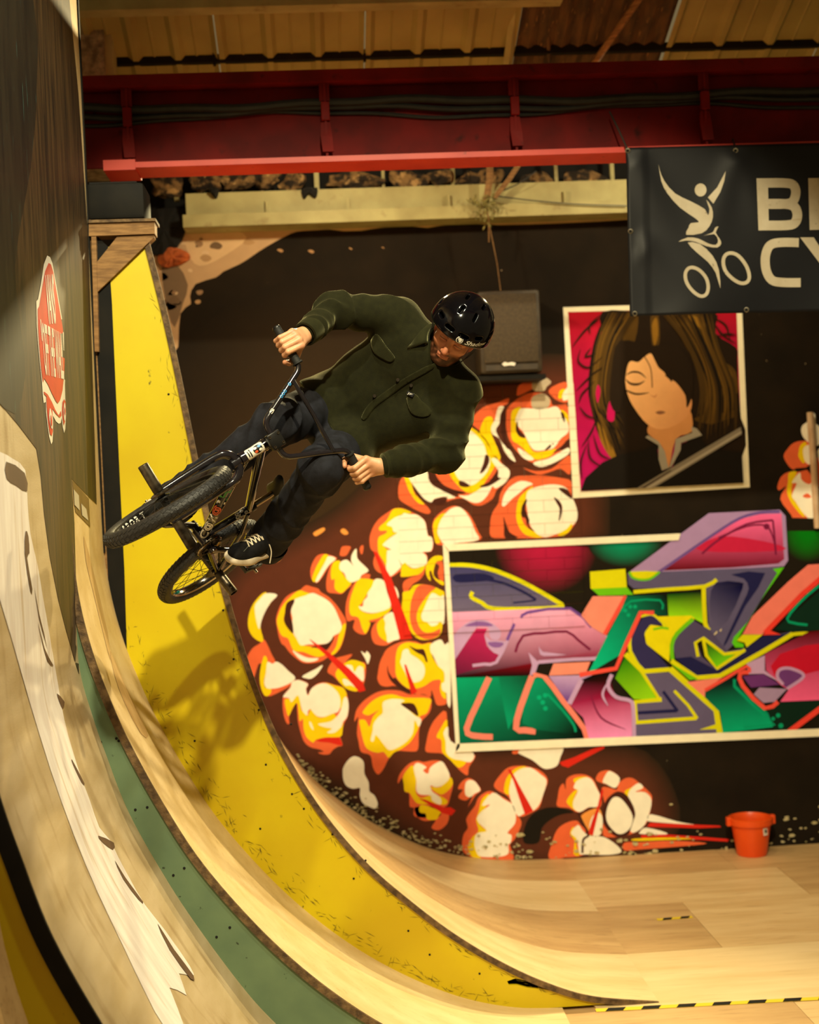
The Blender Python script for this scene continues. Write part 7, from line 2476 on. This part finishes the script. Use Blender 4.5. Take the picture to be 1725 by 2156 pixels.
for c_, d_, hl, rr in slots:
    c = hp(*c_)
    d = unit(d_[0] * hF + d_[1] * hL + d_[2] * hU)
    out_ = unit(c - HM0)
    S.box(c, np.stack([d, np.cross(out_, d), out_]), (hl, rr, .03), .0065, .002, True)
P = np.array([hp(a, b, c) for a in (-.15, .13) for b in (-.12, .12) for c in (-.02, .17)])
V, F = S.mesh(P.min(0) - .012, P.max(0) + .012, .0026)
V = relax(V, F, 2, .5)
hel = ink('helmet', V, F, m_helm, person, label='glossy black skate helmet with white logo')
bh = bvh_of(hel)
S = SDF()
S.ell(HM0, HAX, (.1125, .0945, .0965), .01)
S.half(hp(.0, 0, .036), unit(-hU + hF * .22), .004)
V, F = S.mesh(P.min(0), P.max(0), .005)
ink('padding', V, F, m_pad, hel)
# rim edge trim
rim_pts = []
for i in range(64):
    a = 2 * PI * i / 64
    d = math.cos(a) * hF + math.sin(a) * hL
    o_ = hp(0, 0, .031) + d * .3 + hU * (.22 * .12 * math.cos(a) + .004)
    h = bh.ray_cast(Vector(o_), Vector(-d))
    if h[0] is not None:
        rim_pts.append(np.array(h[0]))
# straps down to the chin
for s in (-1, 1):
    P_ = [hp(.035, s * .098, .035), hp(.028, s * .090, -.02), hp(.02, s * .075, -.07), hp(.035, s * .05, -.115), hp(.05, s * .0, -.128)]
    P2 = [hp(-.055, s * .090, .02), hp(-.03, s * .088, -.02), hp(.0, s * .083, -.05), hp(.02, s * .075, -.072)]
    for pts in (P_, P2):
        pts = spline(pts, 6)
        V, F = [], []
        for i, q_ in enumerate(pts):
            d = unit(pts[min(i + 1, len(pts) - 1)] - pts[max(i - 1, 0)])
            o_ = unit(q_ - hp(-.01, 0, -.04))
            w_ = np.cross(d, o_) * .0085
            V += [q_ - w_, q_ + w_, q_ + w_ + o_ * .002, q_ - w_ + o_ * .002]
        for i in range(len(pts) - 1):
            for j in range(4):
                F.append((i * 4 + j, i * 4 + (j + 1) % 4, i * 4 + 4 + (j + 1) % 4, i * 4 + 4 + j))
        fix_normals(obj('chin_strap', V, F, m_strap, hel))
MB().obox(hp(.052, .012, -.1315), hL, hF, hU, .016, .011, .005, bev=.002).build('buckle', m_bk, hel, True)


def on_helmet(az, el):
    d = math.cos(az) * math.cos(el) * hF + math.sin(az) * math.cos(el) * hL + math.sin(el) * hU
    o_ = HM0 + d * .3
    h = bh.ray_cast(Vector(o_), Vector(-d))
    return np.array(h[0]) + np.array(d) * .0009 if h[0] is not None else HM0 + d * .125


def azel(a, b):
    d = unit(ray(a, b))
    h = bh.ray_cast(Vector(CAM), Vector(d))
    q_ = (np.array(h[0]) if h[0] is not None else WD(a, b, 5.3)) - HM0
    x_, y_, z_ = q_ @ hF, q_ @ hL, q_ @ hU
    return math.atan2(y_, x_), math.atan2(z_, math.hypot(x_, y_))


az0, el0 = azel(979, 722)
azc, elc = azel(968, 716)


def helmet_word(s, az, el, size, width, name, slant=.35):
    V, F = text_polys(s, 1.0, slant, .012)
    x0, y0 = V[:, 0].min(), V[:, 1].min()
    k = width / (V[:, 0].max() - x0)
    out = [on_helmet(az + (x_ - x0) * k, el + (y_ - y0) * size - .04) for x_, y_ in V]
    return obj(name, out, F, m_wp, hel)


def ring_on(az, el, r0, r1, name, n=28):
    V, F = [], []
    for i in range(n):
        a = 2 * PI * i / n
        V += [on_helmet(az + r0 * math.cos(a) / math.cos(el), el + r0 * math.sin(a)), on_helmet(az + r1 * math.cos(a) / math.cos(el), el + r1 * math.sin(a))]
    for i in range(n):
        j = (i + 1) % n
        F.append((2 * i, 2 * i + 1, 2 * j + 1, 2 * j))
    return obj(name, V, F, m_wp, hel)


helmet_word('Shadow', az0, el0, .17, .78, 'logo_lettering')
ring_on(azc, elc, .078, .098, 'logo_ring')
blob = [(.0, .065), (-.04, .05), (-.065, .01), (-.03, .02), (-.045, -.03), (-.01, -.005), (-.005, -.06), (.035, -.055), (.06, -.02), (.062, .02), (.035, .055)]
Vb = [on_helmet(azc + a / math.cos(elc), elc + b) for a, b in blob]
obj('logo_bird', Vb, [tuple(t) for t in tessellate_polygon([[Vector((a, b, 0)) for a, b in blob]])], m_wp, hel)

# ---- shirt
S = SDF()
ct = lambda k, t, j2: J[k] + (J[j2] - J[k]) * t
sd_ax = unit(J['shL'] - J['shR'])
dep = unit(np.cross(J['neck'] - J['pel'], sd_ax))
S.cone(ct('pel', -.02, 'mid'), J['mid'], .148, .146, .05, flat=(dep, 1.18))
for s, nm in ((-1, 'R'), (1, 'L')):
    S.cone(J['mid'] + sd_ax * s * .055, J['chest'] + sd_ax * s * .085 - unit(J['neck'] - J['pel']) * .01, .125, .118, .07, flat=(dep, 1.1))
    S.cone(J['pel'] + sd_ax * s * .05, J['mid'] + sd_ax * s * .055, .118, .125, .07, flat=(dep, 1.1))
S.cone(J['chest'], ct('neck', .1, 'chest'), .105, .078, .06)
S.cone(WD(812, 900, 5.66), WD(905, 872, 5.57), .085, .10, .06)
for nm in 'RL':
    S.cone(ct('hip' + nm, -.1, 'kne' + nm), ct('hip' + nm, .22, 'kne' + nm), .132, .128, .05)
S.cone(J['shR'] + sd_ax * .02, J['shL'] - sd_ax * .02, .082, .082, .06)
for nm in 'RL':
    S.cone(J['sh' + nm], J['el' + nm], .078, .068, .045)
    wr_c = J['wr' + nm] + (J['el' + nm] - J['wr' + nm]) * .17
    S.cone(J['el' + nm], wr_c, .066, .049, .04)
    # soft roll of cloth above the cuff
    S.cone(wr_c + (J['el' + nm] - wr_c) * .22, wr_c + (J['el' + nm] - wr_c) * .34, .054, .056, .03)
    S.half(wr_c + (wr_c - J['el' + nm]) * .02, unit(wr_c - J['el' + nm]), .004) if False else None
S.half(WD(689, 890, 5.6), cam_ax((-.82, .52, -.12)), .008)
S.ell(hp(-.02, 0, -.03), HAX, (.085, .075, .09), .01, True)
W1, W2 = Wob(3, 16, 10, 24), Wob(8, 16, 26, 60)


def ridge(x):
    """cloth crease profile: broad valleys, narrow ridges"""
    return 1.0 - 2.0 * np.abs(np.sin(x * .5)) ** .75


def folds(P):
    d = -.0035 * W1(P)
    for nm in 'RL':
        a, b, c = J['sh' + nm], J['el' + nm], J['wr' + nm]
        for p0, p1, t0, amp, fr in ((a, b, .84, .009, 60), (b, c, .16, .0095, 66), (b, c, .62, .005, 90), (a, b, .12, .009, 50)):
            ax_ = unit(p1 - p0)
            x_ = (P - p0) @ ax_
            L_ = np.linalg.norm(p1 - p0)
            r2 = ((P - p0 - x_[..., None] * ax_) ** 2).sum(-1)
            sl_ = (P @ frame_of(ax_)[0]) * 38
            d = d + amp * -ridge(fr * x_ + sl_ + 3.4 * W1(P * .8)) * np.exp(-((x_ / L_ - t0) / .26) ** 2) * np.exp(-(r2 / .11 ** 2) ** 2)
    # drag lines across the belly and from the armpits
    for c, dr, amp, fr, wd_ in ((ct('pel', .35, 'mid'), unit(J['shL'] - J['pel']), .010, 62, .13), (J['mid'] + sd_ax * .12, unit(J['elL'] - J['mid']), .010, 60, .11), (ct('shR', .3, 'mid'), unit(J['elR'] - J['mid']), .010, 60, .10), (J['chest'] - sd_ax * .03, unit(J['neck'] - J['pel'] + sd_ax * .1), .006, 50, .1)):
        perp = unit(np.cross(dr, CF))
        d = d + amp * -ridge(fr * ((P - c) @ perp) + 2.2 * W1(P)) * np.exp(-((P - c) ** 2).sum(-1) / wd_ ** 2)
    return d


P = np.array([J[k] for k in ('pel', 'mid', 'chest', 'neck', 'shR', 'shL', 'elR', 'elL', 'wrR', 'wrL', 'hipR', 'hipL')])
lo_, hi_ = P.min(0) - .17, P.max(0) + .17
SH = S
V, F = S.mesh(lo_, hi_, .0062, folds)
V = relax(V, F, 1, .4)
shirt = ink('overshirt', V, F, m_shirt, person, label='olive green wool overshirt with chest pockets')
bsh = bvh_of(shirt)
# cuffs
for nm in 'RL':
    wr_c = J['wr' + nm] + (J['el' + nm] - J['wr' + nm]) * .17
    d = unit(J['el' + nm] - wr_c)
    MB().tube([wr_c - d * .030, wr_c - d * .028, wr_c - d * .01, wr_c + d * .03, wr_c + d * .05], [.040, .0475, .0495, .0515, .046], 28, caps=False).build('cuff', m_shirt2, shirt, True)
# pocket flaps, placket and buttons laid on the chest
m_btn = mat('dark_button', (36, 28, 18), rough=.35)


def flap(name, poly, off=.006, m=m_shirt2, sub=3):
    o = drape(name, [poly], bsh, m, shirt, off=off, maxe=6, sub=sub, miss=.02)
    if o:
        md = o.modifiers.new('thickness', 'SOLIDIFY')
        md.thickness = .0045
        md.offset = -1
    return o


flap('pocket_flap', [(785, 712), (795, 703), (815, 730), (832, 752), (824, 762), (808, 756), (790, 744), (783, 728)])
flap('pocket_flap', [(858, 838), (866, 868), (884, 877), (905, 875), (907, 862), (890, 846), (872, 828)])
flap('placket', [(905, 768), (912, 776), (860, 806), (822, 834), (790, 858), (770, 884), (762, 878), (778, 850), (812, 824), (852, 796)], .004)
for a, b in ((838, 800), (789, 834), (866, 812)):
    h = bsh.ray_cast(Vector(CAM), Vector(unit(ray(a, b))))
    if h[0] is not None:
        d = -unit(ray(a, b))
        MB().lathe(np.array(h[0]) + d * .006, d, [(.0001, .003), (.006, .003), (.0075, .001), (.0075, -.003)], 14).build('button', m_btn, shirt, True)
flap('chest_tag', [(862, 823), (875, 830), (872, 838), (859, 831)], .012, m_seam, 1)
glyph_line('JF', [(864, 825), (873, 830), (870.5, 835), (861.5, 830)], 'tag_letters', m_wp, shirt, bsh, .016, bold=.01)
# collar standing round the neck, open at the chin
nk = ct('neck', .05, 'chest')
nd = unit(J['neck'] - J['chest'])
nl = unit(sd_ax - nd * (sd_ax @ nd))
nf = np.cross(nl, nd)
nf = nf if nf @ CF < 0 else -nf
V, F = [], []
n = 40
for i in range(n + 1):
    a = -PI * .86 + 2 * PI * .86 * i / n
    d = -nf * math.cos(a) + nl * math.sin(a)
    fr_ = abs(a) / (PI * .86)
    base = nk - nd * .005 - nf * 0
    V += [base + d * (.076 + .010 * fr_), base + nd * .045 + d * (.082 + .006 * fr_), base + nd * (.048 - .005 * fr_) + d * (.094 + .006 * fr_), base - nd * (.004 + .03 * fr_) + d * (.100 + .012 * fr_)]
for i in range(n):
    for j in range(3):
        F.append((i * 4 + j, i * 4 + j + 1, i * 4 + 5 + j, i * 4 + 4 + j))
o = obj('collar', V, F, m_shirt2, shirt, True)
md = o.modifiers.new('thickness', 'SOLIDIFY')
md.thickness = .004
# hem panel lower edge
# ---- jeans
S = SDF()
S.cone(J['hipR'], J['hipL'], .118, .118, .05)
S.cone(J['pel'], ct('pel', .3, 'mid'), .13, .12, .04)
for nm in 'RL':
    S.cone(J['hip' + nm], J['kne' + nm], .100, .088, .05)
    S.cone(J['kne' + nm], ct('ank' + nm, .30, 'kne' + nm), .084, .074, .035)
    S.cone(ct('ank' + nm, .30, 'kne' + nm), ct('ank' + nm, .02, 'kne' + nm), .076, .084, .03)
    S.half(ct('ank' + nm, -.02, 'kne' + nm), unit(J['ank' + nm] - J['kne' + nm]), .004) if nm == 'X' else None


def jfolds(P):
    d = -.004 * W1(P + .3)
    for nm in 'RL':
        a, b, c = J['hip' + nm], J['kne' + nm], J['ank' + nm]
        for p0, p1, t0, amp, fr in ((a, b, .9, .008, 66), (b, c, .1, .007, 70), (b, c, .62, .008, 60), (b, c, .95, .004, 50), (a, b, .2, .008, 55)):
            ax_ = unit(p1 - p0)
            x_ = (P - p0) @ ax_
            L_ = np.linalg.norm(p1 - p0)
            r2 = ((P - p0 - x_[..., None] * ax_) ** 2).sum(-1)
            sl_ = (P @ frame_of(ax_)[1]) * 26
            d = d + amp * -ridge(fr * x_ + sl_ + 2.6 * W1(P)) * np.exp(-((x_ / L_ - t0) / .22) ** 2) * np.exp(-(r2 / .13 ** 2) ** 2)
    return d


P = np.array([J[k] for k in ('pel', 'hipR', 'hipL', 'kneR', 'kneL', 'ankR', 'ankL')])
V, F = S.mesh(P.min(0) - .16, P.max(0) + .16, .0068, jfolds)
V = relax(V, F, 1, .4)
jeans = ink('jeans', V, F, m_jean, person, label='dark baggy jeans')
bj = bvh_of(jeans)
for nm in 'RL':
    a = J['ank' + nm]
    d = unit(J['kne' + nm] - a)
    MB().tube([a - d * .052, a - d * .05, a - d * .03, a + d * .0], [.062, .082, .0865, .0855], 28, caps=False).build('hem', m_jean, jeans, True)

# ---- shoes


def shoe(toe, heel, up, nm):
    fx_ = unit(toe - heel)
    uz = unit(up - fx_ * (fx_ @ up))
    ly = np.cross(uz, fx_)
    AXs = np.stack([fx_, ly, uz])
    o_ = heel

    def sp_(x_, y_, z_):
        return o_ + fx_ * x_ + ly * y_ + uz * z_
    L_ = np.linalg.norm(toe - heel)
    k = L_ / .285
    so = SDF()
    so.cone(sp_(.045 * k, 0, .013), sp_(.20 * k, .006, .013), .037, .050, .03, flat=(uz, 2.0))
    so.cone(sp_(.20 * k, .006, .013), sp_(.238 * k, .004, .014), .050, .046, .03, flat=(uz, 2.0))
    so.half(sp_(0, 0, .0), -uz, .004)
    so.half(sp_(0, 0, .030), uz, .004)
    P = np.array([sp_(a, b, c) for a in (-.01, .30 * k) for b in (-.06, .06) for c in (-.01, .13)])
    V, F = so.mesh(P.min(0) - .01, P.max(0) + .01, .0030)
    V = relax(V, F, 1, .4)
    sh = root_part = ink('shoe', V, F, m_sole, person, label='black suede skate shoe with white laces and sole')
    up_ = SDF()
    up_.cone(sp_(.045 * k, 0, .04), sp_(.06 * k, 0, .09), .034, .034, .03)
    up_.cone(sp_(.06 * k, 0, .075), sp_(.15 * k, .003, .048), .036, .036, .03)
    up_.cone(sp_(.15 * k, .004, .040), sp_(.232 * k, .005, .030), .040, .034, .03)
    up_.ell(sp_(.212 * k, .005, .032), AXs, (.058, .044, .030), .02)
    up_.half(sp_(0, 0, .024), -uz, .004)
    V, F = up_.mesh(P.min(0) - .01, P.max(0) + .01, .0030)
    V = relax(V, F, 1, .4)
    u_o = ink('shoe_upper', V, F, m_suede, sh)
    bu = bvh_of(u_o)

    def top(x_, y_):
        a = sp_(x_ * k, y_, .2)
        h = bu.ray_cast(Vector(a), Vector(-uz))
        return np.array(h[0]) + uz * .002 if h[0] is not None else sp_(x_ * k, y_, .06)
    for i in range(5):
        x_ = .118 + .017 * i
        MB().tube([top(x_, -.026), top(x_ + .004, -.012), top(x_ + .010, 0) + uz * .002, top(x_ + .014, .014), top(x_ + .016, .026)], .0026, 6).build('lace', m_lace, sh, True)
        MB().tube([top(x_, .026), top(x_ + .004, .012), top(x_ + .010, 0) + uz * .003, top(x_ + .014, -.014), top(x_ + .016, -.026)], .0026, 6).build('lace', m_lace, sh, True)
    b0 = top(.11, .0) + uz * .006
    for s in (-1, 1):
        loop = [b0, b0 + ly * s * .02 + uz * .006 + fx_ * .006, b0 + ly * s * .042 - fx_ * .006 - uz * .008, b0 + ly * s * .03 - fx_ * .02 - uz * .01, b0]
        MB().tube(spline(loop, 5), .0024, 6).build('lace', m_lace, sh, True)
    if nm == 'L':
        q0 = b0 + ly * .02
        dn = -CU
        MB().tube(spline([b0, q0 + dn * .03, q0 + dn * .07 + CR * .012, q0 + dn * .115 + CR * .006], 5), .0024, 6).build('lace', m_lace, sh, True)
    st_ = [top(.235, -.03), top(.205, -.02), top(.19, .0), top(.205, .022), top(.235, .034)]
    MB().tube(spline(st_, 4), .0012, 5).build('stitching', m_stitch, sh, True)
    st_ = [top(.175, -.038), top(.19, -.018), top(.175, .0), top(.19, .02), top(.175, .04)]
    return fx_, uz, ly


m_sole = mat('white_rubber_sole', (206, 190, 164), (176, 158, 130), rough=.6, scale=16)
m_suede = mat('black_suede', (20, 19, 20), (28, 27, 27), rough=.95, scale=60, bump=.1, bscale=300, spec=.15)
m_lace = mat('white_lace', (214, 200, 172), rough=.8)
m_stitch = mat('grey_stitch', (104, 108, 100), rough=.8)
m_ped = mat('pedal_plastic', (26, 24, 22), (38, 34, 30), rough=.5, scale=30)


def pedal(c, fx_, uz, ly):
    V0 = MB()
    hx, hy, hz = .047, .045, .009
    for s in (-1, 1):
        V0.obox(c + fx_ * s * (hx - .005), fx_, ly, uz, .006, hy, hz, bev=.002)
        V0.obox(c + ly * s * (hy - .005), fx_, ly, uz, hx, .006, hz, bev=.002)
    V0.obox(c, fx_, ly, uz, .012, hy, hz * .95, bev=.002)
    V0.obox(c, fx_, ly, uz, hx, .005, hz * .7, bev=.001)
    po = V0.build('pedal', m_ped, bike, True)
    for a in (-.04, .04):
        for b in (-.034, 0, .034):
            for s in (-1, 1):
                MB().tube([c + fx_ * a + ly * b + uz * s * hz * .8, c + fx_ * a + ly * b + uz * s * (hz + .004)], .0022, 6).build('traction_pin', m_chr, po, True)


pL = B2W(PED[1] + np.array([0, .06, 0]))
toe = WD(474, 1183, 5.50)
heel = WD(588, 1158, 5.70)
upv = cam_ax((.12, -.80, -.58))
fx_, uz, ly = shoe(toe, heel, upv, 'L')
ax_l = BW_
pf = unit(fx_ - ax_l * (fx_ @ ax_l))
pedal(pL, pf, np.cross(pf, ax_l) if np.cross(pf, ax_l) @ uz > 0 else -np.cross(pf, ax_l), ax_l)
pR = B2W(PED[-1] + np.array([0, -.06, 0]))
fR = unit(BF * .9 - BU * .35)
uR = unit(BU - fR * (fR @ BU))
toeR = pR + fR * .09 + uR * .012
heelR = pR - fR * .195 + uR * .012
shoe(toeR, heelR, uR, 'R')
pedal(pR, fR, uR, BW_)
